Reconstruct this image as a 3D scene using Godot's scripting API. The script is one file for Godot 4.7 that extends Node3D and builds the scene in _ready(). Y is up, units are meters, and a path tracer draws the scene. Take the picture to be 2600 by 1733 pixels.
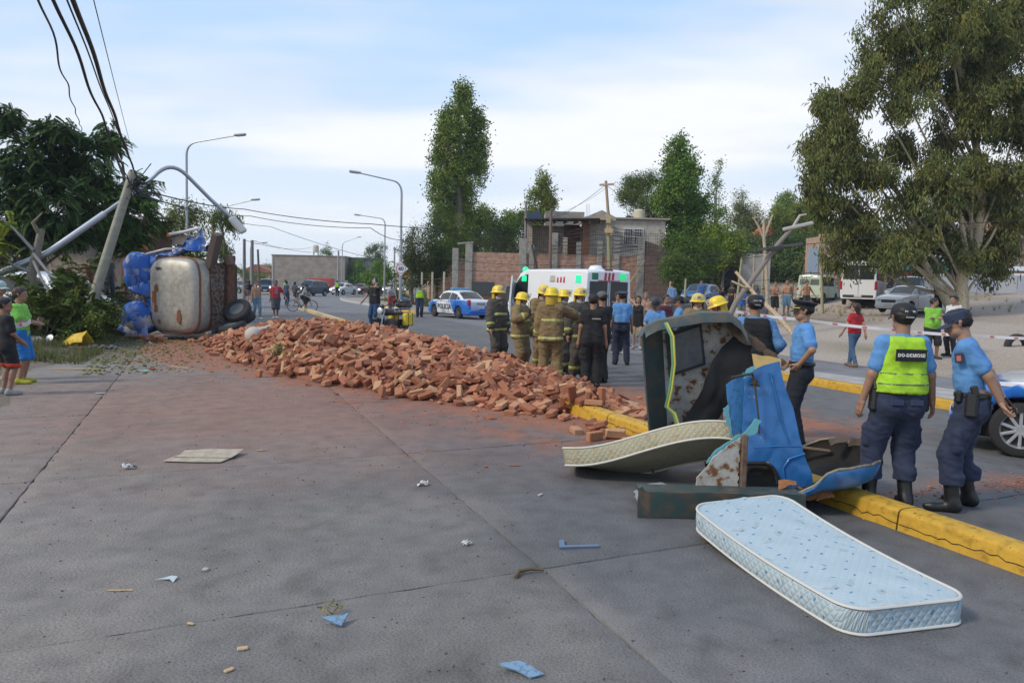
extends Node3D
# A street after a lorry has overturned: spilled bricks, a torn lorry cab, mattresses, police, firefighters and onlookers.

func _ready() -> void:
	rng.seed = 7
	var t0 := Time.get_ticks_msec()
	# --- camera
	var cam := Camera3D.new()
	cam.name = "camera"
	add_child(cam)
	cam.position = vec(0,1.9,0)
	cam.rotation_order = EULER_ORDER_YXZ
	cam.rotation_degrees = vec(-4.2,0,1.4)
	cam.fov = 47.07
	cam.near = .05
	cam.far = 3000.0
	cam.current = true
	# --- sky, haze and exposure
	var we := WorldEnvironment.new()
	we.name = "environment"
	var env := Environment.new()
	env.background_mode = Environment.BG_SKY
	var sky := Sky.new()
	var pano := PanoramaSkyMaterial.new()
	pano.panorama = sky_picture()
	sky.sky_material = pano
	env.sky = sky
	env.background_energy_multiplier = 1.0
	env.tonemap_mode = Environment.TONE_MAPPER_LINEAR
	env.tonemap_exposure = 1.12
	env.fog_enabled = true
	env.fog_density = .0004
	env.fog_light_color = Color(.80,.85,.92)
	env.sdfgi_enabled = true
	env.ssao_enabled = true
	env.ssil_enabled = true
	we.environment = env
	add_child(we)
	# --- the sun behind thin cloud
	var sun := DirectionalLight3D.new()
	sun.name = "sun"
	sun.light_energy = .75
	sun.light_angular_distance = 12.0
	sun.light_color = Color(1.0,.95,.87)
	sun.shadow_enabled = true
	add_child(sun)
	sun.rotation_degrees = vec(-42,-62,0)
	make_textures()
	print("textures ", Time.get_ticks_msec() - t0)
	build_ground()
	print("ground ", Time.get_ticks_msec() - t0)
	build_buildings()
	build_trees()
	print("trees ", Time.get_ticks_msec() - t0)
	build_street()
	build_vehicles()
	print("vehicles ", Time.get_ticks_msec() - t0)
	build_wrecks()
	build_bricks()
	print("bricks ", Time.get_ticks_msec() - t0)
	build_people()
	print("people ", Time.get_ticks_msec() - t0)
	build_litter()
	print("done ", Time.get_ticks_msec() - t0)

# ------------------------------------------------------------------ helpers
class MB:
	var v := PackedVector3Array()
	var uv := PackedVector2Array()
	var col := PackedColorArray()
	var idx := PackedInt32Array()
	var tint := Color(1,1,1)
	var colored := false
	func pt(a: Vector3, u := Vector2.ZERO) -> int:
		v.append(a); uv.append(u); col.append(tint)
		return v.size() - 1
	func tri(a: Vector3, b: Vector3, c: Vector3) -> void:
		var i := pt(a, Vector2(a.x + a.z, a.y)); pt(b, Vector2(b.x + b.z, b.y)); pt(c, Vector2(c.x + c.z, c.y))
		idx.append_array([i, i + 1, i + 2])
	func quad(a: Vector3, b: Vector3, c: Vector3, d: Vector3) -> void:
		var w := a.distance_to(b)
		var h := a.distance_to(d)
		var i := pt(a, Vector2(0,0)); pt(b, Vector2(w, 0)); pt(c, Vector2(w, h)); pt(d, Vector2(0, h))
		idx.append_array([i, i + 1, i + 2, i, i + 2, i + 3])
	# flat polygon turned away from the point ctr
	func poly(p: Array, ctr: Vector3) -> void:
		var m := Vector3.ZERO
		for q in p: m += q
		m /= p.size()
		var n := Vector3.ZERO
		for i in p.size():
			n += (p[i] - m).cross(p[(i + 1) % p.size()] - m)
		if n.dot(m - ctr) > 0: p.reverse()
		var i0 := v.size()
		var ex: Vector3 = (p[1] - p[0]).normalized()
		var ey := n.cross(ex).normalized()
		for q in p: pt(q, Vector2((q - p[0]).dot(ex), (q - p[0]).dot(ey)))
		for i in range(1, p.size() - 1):
			idx.append_array([i0, i0 + i, i0 + i + 1])
	func box(xf: Transform3D, size: Vector3, b := .0) -> void:
		var h := size * .5
		var o := xf.origin
		if b <= .0:
			for ax in 3:
				for s in [-1.0,1.0]:
					var q := []
					for c in [[-1,-1], [1,-1], [1,1], [-1,1]]:
						var w := Vector3.ZERO
						w[ax] = s * h[ax]; w[(ax + 1) % 3] = c[0] * h[(ax + 1) % 3]; w[(ax + 2) % 3] = c[1] * h[(ax + 2) % 3]
						q.append(xf * w)
					poly(q, o)
			return
		b = minf(b, minf(h.x, minf(h.y, h.z)) * .9)
		for ax in 3:
			var a1 := (ax + 1) % 3
			var a2 := (ax + 2) % 3
			for s in [-1.0,1.0]:
				var q := []
				for c in [[-1,-1], [1,-1], [1,1], [-1,1]]:
					var w := Vector3.ZERO
					w[ax] = s * h[ax]; w[a1] = c[0] * (h[a1] - b); w[a2] = c[1] * (h[a2] - b)
					q.append(xf * w)
				poly(q, o)
			for s1 in [-1.0,1.0]:
				for s2 in [-1.0,1.0]:
					var q := []
					for c in [[-1,0], [1,0], [1,1], [-1,1]]:
						var w := Vector3.ZERO
						w[ax] = c[0] * (h[ax] - b)
						w[a1] = s1 * (h[a1] - (b if c[1] == 0 else .0))
						w[a2] = s2 * (h[a2] - (.0 if c[1] == 0 else b))
						q.append(xf * w)
					poly(q, o)
		for sx in [-1.0,1.0]:
			for sy in [-1.0,1.0]:
				for sz in [-1.0,1.0]:
					poly([xf * Vector3(sx * (h.x - b), sy * (h.y - b), sz * h.z), xf * Vector3(sx * h.x, sy * (h.y - b), sz * (h.z - b)), xf * Vector3(sx * (h.x - b), sy * h.y, sz * (h.z - b))], o)
	# rings of equal length, smooth; closed rings are turned outwards by themselves
	func loft(rings: Array, closed := true, cap0 := true, cap1 := true, flip := false) -> void:
		var n: int = rings[0].size()
		var m := rings.size()
		var base := v.size()
		var cols := n + 1 if closed else n
		var dist := .0
		for j in m:
			if j > 0: dist += rings[j][0].distance_to(rings[j - 1][0])
			var run := .0
			for i in cols:
				if i > 0: run += rings[j][i % n].distance_to(rings[j][i - 1])
				pt(rings[j][i % n], Vector2(run, dist))
		var cen := []
		for j in m:
			var c := Vector3.ZERO
			for q in rings[j]: c += q
			cen.append(c / n)
		if closed:
			var vote := .0
			for j in m - 1:
				for i in range(0, n, maxi(1, n / 6)):
					var a: Vector3 = rings[j][i]
					var b: Vector3 = rings[j][(i + 1) % n]
					var c: Vector3 = rings[j + 1][(i + 1) % n]
					vote += (a - c).cross(a - b).dot(a - cen[j])
			flip = vote < 0
		for j in m - 1:
			for i in (n if closed else n - 1):
				var a := base + j * cols + i
				var b := a + 1
				var c := b + cols
				var d := a + cols
				if flip: idx.append_array([a, d, c, a, c, b])
				else: idx.append_array([a, b, c, a, c, d])
		if closed:
			if cap0: poly(Array(rings[0]), cen[mini(1, m - 1)])
			if cap1: poly(Array(rings[m - 1]), cen[maxi(0, m - 2)])
	func tube(path: Array, radii, sides := 8, caps := true) -> void:
		var rings := []
		var up := Vector3.UP
		for i in path.size():
			var t: Vector3 = (path[mini(i + 1, path.size() - 1)] - path[maxi(i - 1,0)]).normalized()
			if i == 0 and absf(t.dot(up)) > .9: up = Vector3.RIGHT
			var x := up.cross(t).normalized()
			if x.length() < .1: x = Vector3.RIGHT
			var y := t.cross(x).normalized()
			up = y
			var r: float = radii[i] if radii is Array else radii
			var ring := PackedVector3Array()
			for k in sides:
				var a := TAU * k / sides
				ring.append(path[i] + (x * cos(a) + y * sin(a)) * r)
			rings.append(ring)
		loft(rings, true, caps, caps)
	# profile of (radius, height) turned round the Y axis of xf
	func lathe(xf: Transform3D, prof: Array, sides := 16, caps := true) -> void:
		var rings := []
		for p in prof:
			var ring := PackedVector3Array()
			for k in sides:
				var a := TAU * k / sides
				ring.append(xf * Vector3(cos(a) * maxf(p.x, .0004), p.y, sin(a) * maxf(p.x, .0004)))
			rings.append(ring)
		loft(rings, true, caps, caps)
	func ball(c: Vector3, r: Vector3, sides := 10, rot := Basis()) -> void:
		var prof := []
		var k := maxi(4, sides / 2)
		for i in k + 1:
			var a := PI * i / k
			prof.append(Vector2(sin(a), -cos(a)))
		lathe(Transform3D(rot * Basis.from_scale(r), c), prof, sides, false)
	# outline in the XY plane of xf given thickness along Z
	func prism(poly2: PackedVector2Array, th: float, xf: Transform3D) -> void:
		var tris := Geometry2D.triangulate_polygon(poly2)
		var far := xf.basis.z.normalized() * 1000.0
		for s in [-.5,.5]:
			for i in range(0, tris.size(), 3):
				var q := []
				for k in 3:
					var w := poly2[tris[i + k]]
					q.append(xf * Vector3(w.x, w.y, s * th))
				poly(q, q[0] - far * s)
		var cw := Geometry2D.is_polygon_clockwise(poly2)
		for i in poly2.size():
			var a := poly2[i]
			var b := poly2[(i + 1) % poly2.size()]
			if a.distance_to(b) < 1e-5: continue
			var nn := Vector2(b.y - a.y, a.x - b.x) * (-1.0 if cw else 1.0)
			var mid := (a + b) * .5
			var q := [xf * Vector3(a.x, a.y, -th * .5), xf * Vector3(b.x, b.y, -th * .5), xf * Vector3(b.x, b.y, th * .5), xf * Vector3(a.x, a.y, th * .5)]
			poly(q, xf * Vector3(mid.x - nn.x, mid.y - nn.y, 0))
	# a bent sheet given as a grid of points, with thickness
	func sheet(rows: Array, th: float) -> void:
		var m := rows.size()
		var n: int = rows[0].size()
		var back := []
		for j in m:
			var r := PackedVector3Array()
			for i in n:
				var dx: Vector3 = rows[j][mini(i + 1, n - 1)] - rows[j][maxi(i - 1,0)]
				var dy: Vector3 = rows[mini(j + 1, m - 1)][i] - rows[maxi(j - 1,0)][i]
				var nn := dx.cross(dy)
				r.append(rows[j][i] + (nn.normalized() if nn.length() > 1e-9 else Vector3.UP) * th)
			back.append(r)
		loft(rows, false, false, false, false)
		loft(back, false, false, false, true)
		for j in m - 1:
			poly([rows[j][0], rows[j + 1][0], back[j + 1][0], back[j][0]], rows[j][mini(1, n - 1)])
			poly([rows[j][n - 1], rows[j + 1][n - 1], back[j + 1][n - 1], back[j][n - 1]], rows[j][maxi(n - 2,0)])
		for i in n - 1:
			poly([rows[0][i], rows[0][i + 1], back[0][i + 1], back[0][i]], rows[mini(1, m - 1)][i])
			poly([rows[m - 1][i], rows[m - 1][i + 1], back[m - 1][i + 1], back[m - 1][i]], rows[maxi(m - 2,0)][i])
	func mesh() -> ArrayMesh:
		var nor := PackedVector3Array()
		nor.resize(v.size())
		for i in range(0, idx.size(), 3):
			var a := v[idx[i]]
			var b := v[idx[i + 1]]
			var c := v[idx[i + 2]]
			var n := (a - c).cross(a - b)
			for k in 3: nor[idx[i + k]] += n
		for i in nor.size():
			nor[i] = nor[i].normalized() if nor[i].length_squared() > 1e-20 else Vector3.UP
		var arr := []
		arr.resize(Mesh.ARRAY_MAX)
		arr[Mesh.ARRAY_VERTEX] = v
		arr[Mesh.ARRAY_NORMAL] = nor
		arr[Mesh.ARRAY_TEX_UV] = uv
		if colored: arr[Mesh.ARRAY_COLOR] = col
		arr[Mesh.ARRAY_INDEX] = idx
		var am := ArrayMesh.new()
		am.add_surface_from_arrays(Mesh.PRIMITIVE_TRIANGLES, arr)
		return am

static func vec(x: float, y: float, z: float) -> Vector3: return Vector3(x, y, z)
static func pva(a: Array) -> PackedVector3Array: return PackedVector3Array(a)

var taken := {}
var mats := {}
var rng := RandomNumberGenerator.new()

func numbered(called: String) -> String:
	var k: int = taken.get(called, 0)
	taken[called] = k + 1
	return called if k == 0 else "%s_%03d" % [called, k]

func tag(o: Node, label := "", category := "", group := "", kind := "") -> Node:
	if label: o.set_meta("label", label)
	if category: o.set_meta("category", category)
	if group: o.set_meta("group", group)
	if kind: o.set_meta("kind", kind)
	return o

func base(called: String, at: Vector3, turn := .0) -> Node3D:
	var o := Node3D.new()
	o.name = numbered(called)
	add_child(o)
	o.position = at
	o.rotation.y = turn
	return o

func put(called: String, m, material: Material, parent: Node = null) -> MeshInstance3D:
	var o := MeshInstance3D.new()
	o.name = called if parent else numbered(called)
	o.mesh = m.mesh() if m is MB else m
	o.material_override = material
	if parent: parent.add_child(o, true)
	else: add_child(o)
	return o

func structure(called: String, m, material: Material) -> MeshInstance3D:
	var o := put(called, m, material)
	o.set_meta("kind", "structure")
	return o

func copy(o: Node3D, at: Vector3, turn: float, label := "") -> Node3D:
	var c: Node3D = o.duplicate()
	c.name = numbered(str(o.name).rstrip("0123456789").rstrip("_"))
	add_child(c)
	c.position = at
	c.rotation.y = turn
	if label: c.set_meta("label", label)
	return c

func T(x: float, y: float, z: float, rx := .0, ry := .0, rz := .0) -> Transform3D:
	return Transform3D(Basis.from_euler(vec(deg_to_rad(rx), deg_to_rad(ry), deg_to_rad(rz))), vec(x, y, z))

func lin(r: float, g: float, b: float) -> Color:   # a real-world base colour
	return Color(r, g, b).linear_to_srgb()

func mat(r: float, g: float, b: float, rough := .8, metal := .0, opts := {}) -> StandardMaterial3D:
	var key := "%.3f %.3f %.3f %.2f %.2f %s" % [r, g, b, rough, metal, str(opts)]
	if mats.has(key): return mats[key]
	var m := StandardMaterial3D.new()
	m.albedo_color = lin(r, g, b)
	m.roughness = rough
	m.metallic = metal
	if opts.has("tex"):
		m.albedo_texture = opts.tex
		m.uv1_triplanar = true
		m.uv1_scale = Vector3.ONE * float(opts.get("scale", 1.0))
		if opts.get("world", false): m.uv1_world_triplanar = true
	if opts.has("detail"):
		m.detail_enabled = true
		m.detail_albedo = opts.detail
		m.detail_blend_mode = BaseMaterial3D.BLEND_MODE_MUL
		m.detail_uv_layer = BaseMaterial3D.DETAIL_UV_2
		m.uv2_triplanar = true
		m.uv2_scale = Vector3.ONE * float(opts.get("dscale", .3))
		if opts.get("world", false): m.uv2_world_triplanar = true
	if opts.has("bump"):
		m.heightmap_enabled = true
		m.heightmap_texture = opts.bump
		m.heightmap_scale = opts.get("bscale", .5)
	if opts.has("rim"):
		m.rim_enabled = true
		m.rim = opts.rim
		m.rim_tint = .5
	if opts.has("coat"):
		m.clearcoat_enabled = true
		m.clearcoat = opts.coat
		m.clearcoat_roughness = .08
	if opts.has("back"):
		m.backlight_enabled = true
		m.backlight = opts.back
	if opts.has("vc"): m.vertex_color_use_as_albedo = true
	if opts.has("glow"):
		m.emission_enabled = true
		m.emission = opts.glow
		m.emission_energy_multiplier = opts.get("energy", 1.0)
	if opts.has("spec"): m.metallic_specular = opts.spec
	mats[key] = m
	return m

func glass(r: float, g: float, b: float, alpha: float) -> StandardMaterial3D:
	var key := "glass %f %f %f %f" % [r, g, b, alpha]
	if mats.has(key): return mats[key]
	var m := StandardMaterial3D.new()
	m.albedo_color = Color(lin(r, g, b), alpha)
	m.transparency = BaseMaterial3D.TRANSPARENCY_ALPHA
	m.roughness = .06
	mats[key] = m
	return m

func grad(stops: Array) -> Gradient:
	var g := Gradient.new()
	var off := PackedFloat32Array()
	var cs := PackedColorArray()
	for s in stops:
		off.append(s[0])
		cs.append(lin(s[1], s[1], s[1]) if s.size() == 2 else lin(s[1], s[2], s[3]))
	g.offsets = off
	g.colors = cs
	return g

func ntex(sd: int, freq: float, oct: int, stops: Array, size := 512, kind := FastNoiseLite.TYPE_SIMPLEX_SMOOTH) -> NoiseTexture2D:
	var n := FastNoiseLite.new()
	n.seed = sd
	n.noise_type = kind
	n.frequency = freq
	n.fractal_type = FastNoiseLite.FRACTAL_FBM
	n.fractal_octaves = oct
	n.fractal_gain = .55
	var t := NoiseTexture2D.new()
	t.width = size
	t.height = size
	t.seamless = true
	t.seamless_blend_skirt = .15
	t.normalize = true
	t.color_ramp = grad(stops)
	t.noise = n
	return t

func text_mesh(s: String, size: float, depth := .004, font := "Droid Sans", bold := true) -> TextMesh:
	var t := TextMesh.new()
	var f := SystemFont.new()
	f.font_names = PackedStringArray([font])
	f.font_weight = 700 if bold else 400
	t.font = f
	t.text = s
	t.font_size = 48
	t.pixel_size = size / 48.0
	t.depth = depth
	t.curve_step = 1.0
	return t

func letters(s: String, size: float, xf: Transform3D, material: Material, parent: Node, called := "lettering", font := "Droid Sans") -> MeshInstance3D:
	var o := MeshInstance3D.new()
	o.name = called
	o.mesh = text_mesh(s, size, .006, font)
	o.material_override = material
	parent.add_child(o, true)
	o.transform = xf
	return o

# ------------------------------------------------------------------ sky and textures
func sky_picture() -> ImageTexture:
	var w := 1536
	var h := 768
	var n1 := FastNoiseLite.new()
	n1.seed = 21
	n1.frequency = 1.0
	n1.fractal_octaves = 5
	n1.fractal_gain = .5
	var n2 := FastNoiseLite.new()
	n2.seed = 5
	n2.frequency = 1.0
	n2.fractal_octaves = 3
	var im := Image.create(w, h, false, Image.FORMAT_RGBF)
	im.fill(Color(.30,.29,.28))
	for y in h / 2 + 3:
		var el := PI * .5 - PI * (y + .5) / h
		var sy := sin(el)
		var cy := cos(el)
		var up := clampf(sy / .36,.0,1.0)
		var clear := Color(.74,.83,.93).lerp(Color(.40,.62,.93), smoothstep(.0,1.0, up))
		if sy > .36: clear = Color(.40,.62,.93).lerp(Color(.30,.50,.86), clampf((sy - .36) / .5,0,1))
		var k := 1.0 / (maxf(sy, .0) + .10)
		for x in w:
			var az := TAU * (x + .5) / w - PI
			var dx := sin(az) * cy
			var dz := -cos(az) * cy
			var qx := dx * k
			var qz := dz * k
			var a := n1.get_noise_2d(qx * .30 + 3.1, qz * .62 + 1.7)
			var b := n2.get_noise_2d(qx * .11 + 9.0, qz * .24 + 4.0)
			var c := n1.get_noise_2d(qx * .9 + 7.0, qz * 2.6)
			var cover := smoothstep(-.42,.22, a * .55 + b * .75 + c * .22 + .03)
			var body := smoothstep(-.25,.55,-a * .8 + c * .7)
			for b2 in [] if absf(az) > .9 or el > .46 else [[-.56,.25,.10,.035,.75], [.40,.28,.07,.06,.6], [-.05,.33,.22,.03,.4], [-.45,.35,.2,.03,.5]]:   # blue gaps
				var u: float = (az - b2[0]) / b2[2]
				var w2: float = (el - b2[1]) / b2[3]
				if absf(u) < 2.5 and absf(w2) < 2.5: cover *= 1.0 - b2[4] * exp(-u * u - w2 * w2) * clampf(.7 + c, 0,1)
			var bank := .0                                     # a low grey bank of cloud
			var e1 := (el - .192 - .012 * a) / .013
			var e2 := (az - .30) / .085
			if absf(e1) < 2.5 and absf(e2) < 2.5: bank = exp(-e1 * e1 - pow(absf(e2), 3.0))
			var cloud := Color(.95,.95,.96).lerp(Color(.60,.66,.77), body * .55)
			var s := clear.lerp(cloud, cover * .86)
			s = s.lerp(Color(.86,.89,.93), .55 * exp(-maxf(el, .0) / .09))
			s = s.lerp(Color(.50,.56,.70), bank * .75)
			im.set_pixel(x, y, s)
	return ImageTexture.create_from_image(im)

var tx := {}
func make_textures() -> void:
	tx.grain = ntex(1,.09,4, [[.0,.62], [.35,.86], [.6,1.0], [1.0,1.0]], 512)
	tx.patch = ntex(2,.012,5, [[.0,.66], [.45,.88], [.7,1.0], [1.0,1.0]], 512)
	tx.speck = ntex(3,.22,2, [[.0,.25], [.16,.45], [.24,.92], [.8,1.0], [1.0,1.0]], 512)
	tx.concrete = ntex(4,.10,5, [[.0,.30], [.24,.62], [.42,.84], [.62,.97], [.85,1.0], [1.0,1.15]], 1024)
	tx.stain = ntex(14,.02,7, [[.0,.62], [.25,.80], [.5,.90], [.75,1.0], [1.0,1.0]], 1024)
	tx.dirt = ntex(5,.05,6, [[.0,.55,.5,.45], [.4,.8,.78,.75], [.7,1.0,.98,.96], [1.0,1.0,1.0,1.0]], 512)
	tx.rust = ntex(6,.02,5, [[.0,.13,.04,.015], [.42,.20,.07,.025], [.5,.42,.41,.38], [1.0,.52,.51,.48]], 512)
	tx.bark = ntex(7,.03,5, [[.0,.35,.3,.25], [.5,.8,.78,.72], [1.0,1.0,1.0,.98]], 256)
	tx.fabric = ntex(8,.25,2, [[.0,.72], [.5,.92], [1.0,1.0]], 256)
	tx.wear = ntex(9,.03,6, [[.0,.35,.33,.30], [.3,.75,.74,.72], [.5,1.0,1.0,1.0], [1.0,1.0,1.0,1.0]], 512)
	tx.bump = ntex(10,.12,4, [[.0,.0], [1.0,1.0]], 512)
	tx.brick = ntex(11,.06,5, [[.0,.32,.24,.20], [.28,.66,.56,.5], [.5,.92,.88,.84], [.72,1.0,1.0,.98], [1.0,1.0,1.0,1.0]], 256)
	tx.wall = brick_picture(Color(.40,.21,.14), Color(.50,.42,.35))
	tx.flower = mattress_picture(0)
	tx.flower2 = mattress_picture(1)

# masonry too far off to tell its bricks apart (one repeat is 1 m by 1 m)
func brick_picture(c: Color, joint: Color) -> ImageTexture:
	var r := RandomNumberGenerator.new()
	r.seed = 40
	var n := 256
	var im := Image.create(n, n, false, Image.FORMAT_RGB8)
	im.fill(joint.linear_to_srgb())
	var rows := 12
	for j in rows:
		for i in 5:
			var f := r.randf_range(.72,1.22)
			var k := Color(c.r * f, c.g * f * r.randf_range(.92,1.08), c.b * f).linear_to_srgb()
			var x0 := int((i + (.5 if j % 2 else .0)) * n / 5.0)
			var y0 := int(j * n / float(rows))
			for px in range(x0, x0 + n / 5 - 4):
				for py in range(y0, y0 + n / rows - 4):
					var g := 1.0 + r.randf_range(-.08,.08)
					im.set_pixel(px % n, py, Color(k.r * g, k.g * g, k.b * g))
	return ImageTexture.create_from_image(im)

# printed ticking: small blue leaves on pale blue, or faded flowers on cream (one repeat is 1 m)
func mattress_picture(kind: int) -> ImageTexture:
	var r := RandomNumberGenerator.new()
	r.seed = 11 + kind
	var n := 512
	var im := Image.create(n, n, false, Image.FORMAT_RGB8)
	im.fill(Color(.80,.865,.89) if kind == 0 else Color(.72,.70,.62))
	for k in 60:
		var cx := r.randi_range(0, n)
		var cy := r.randi_range(0, n)
		var rad := r.randf_range(18,60)
		var c: Color = Color(.85,.90,.92) if kind == 0 else [Color(.76,.74,.66), Color(.67,.66,.57)][k % 2]
		blot(im, cx, cy, rad, rad * .7, r.randf() * 3.0, c, .35)
	for k in (54 if kind == 0 else 24):
		var cx := (k % 6) * n / 6 + r.randi_range(-26,26) + (40 if (k / 6) % 2 else 0)
		var cy := (k / 6) * n / (9 if kind == 0 else 5) + r.randi_range(-20,20)
		var a := r.randf() * 3.1
		if kind == 0:
			blot(im, cx, cy, r.randf_range(7,12), r.randf_range(3,5), a, Color(.36,.58,.74), .9)
			blot(im, cx + 26, cy + 12,22,1.6, a + 1.0, Color(.87,.89,.86), .7)
		else:
			blot(im, cx, cy, 18,9, a, [Color(.80,.70,.36), Color(.73,.58,.56), Color(.56,.62,.5)][k % 3], .7)
			blot(im, cx + 14, cy + 10,12,4, a + 1.2, [Color(.80,.72,.40), Color(.70,.56,.55)][k % 2], .6)
	for k in (14 if kind == 0 else 16):
		blot(im, r.randi_range(0, n), r.randi_range(0, n), r.randf_range(12,36), r.randf_range(6,18), r.randf() * 3, Color(.62,.58,.52) if kind == 0 else Color(.52,.48,.41), .22)
	return ImageTexture.create_from_image(im)

func blot(im: Image, cx: int, cy: int, a: float, b: float, ang: float, c: Color, op: float) -> void:
	var n := im.get_width()
	var m := int(maxf(a, b)) + 1
	var ca := cos(ang)
	var sa := sin(ang)
	for y in range(-m, m + 1):
		for x in range(-m, m + 1):
			var u := (x * ca + y * sa) / a
			var w := (-x * sa + y * ca) / b
			var d := u * u + w * w
			if d < 1.0:
				var px := posmod(cx + x, n)
				var py := posmod(cy + y, n)
				im.set_pixel(px, py, im.get_pixel(px, py).lerp(c, op * minf(1.0, (1.0 - d) * 3.0)))

# ------------------------------------------------------------------ ground
# the road runs along U; T counts metres to its right, from the near edge of the yellow divider
const M0 := Vector2(3.0,-7.1)
const U := Vector2(-.37,-.929)
const V := Vector2(.929,-.37)
func W(s: float, t: float, y := .0) -> Vector3:
	var p := M0 + U * s + V * t
	return vec(p.x, y, p.y)
func ST(x: float, z: float) -> Vector2:
	var d := Vector2(x, z) - M0
	return Vector2(d.dot(U), d.dot(V))

func kerb_off(s: float) -> float:   # the divider wanders a little along the road
	return -.19 - .09 * smoothstep(.0,4.0, s) + .55 * smoothstep(4.0,26.0, s)

func bend(s: float) -> float:   # the far road swings to the right
	var d := clampf(s - 62.0,.0,52.0)
	return d * d * .0085 + maxf(.0, s - 114.0) * .88

var lay := FastNoiseLite.new()
func land(x: float, z: float) -> float:   # height of the bare ground
	var q := ST(x, z)
	var s := q.x
	var t := q.y - bend(s)
	var h := .0
	if t > 9.5 and s > -30:
		h += .80 * smoothstep(10.5,24.0, t)
		h += maxf(.0, t - 28.0) * .085
		h += maxf(.0, s - 38.0) * .085 * smoothstep(7.5,24.0, t) * (1.0 - .6 * smoothstep(60.0,140.0, s))
		h += lay.get_noise_2d(x * .25, z * .25) * .22 * smoothstep(11.0,18.0, t)
		h = minf(h, 26.0)
	if t < -7.6 and s < 60.0:
		h += (.25 * smoothstep(7.6,10.0,-t) + lay.get_noise_2d(x * .4, z * .4) * .12 * smoothstep(7.6,9.0,-t)) * smoothstep(46.0,40.0, s)
	return h

func dust(x: float, z: float) -> float:   # spilled brick dust lying on the road
	var p := Vector2(x, z)
	var a := Vector2(-9.5,-22.0)
	var b := Vector2(2.2,-11.3)
	var k := clampf((p - a).dot(b - a) / (b - a).length_squared(), .0,1.0)
	var d := p.distance_to(a.lerp(b, k))
	var n := lay.get_noise_2d(x * 2.0, z * 2.0) * .9 + lay.get_noise_2d(x * 9.0, z * 9.0) * .5
	var f := smoothstep(3.3,1.7, d + n * 1.4)
	var front := smoothstep(4.2,.6, p.distance_to(Vector2(-3.0,-12.2)) * .6 + n * .7)
	var spill := smoothstep(1.2,.1, absf((p - Vector2(5.3,-7.9)).dot(Vector2(.35,.94))) * 2.2 + absf((p - Vector2(5.3,-7.9)).dot(Vector2(.94,-.35))) * .38 + n * .8)
	return clampf(maxf(maxf(f, front * .55), spill * .8), .0,1.0)

func soil(x: float, z: float) -> float:   # earth trodden onto the left side
	var q := ST(x, z)
	return clampf(smoothstep(-4.6,-7.6, q.y + lay.get_noise_2d(x * 1.5, z * 1.5) * 1.6 + lay.get_noise_2d(x * 8, z * 8) * .8), .0,1.0)

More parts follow.
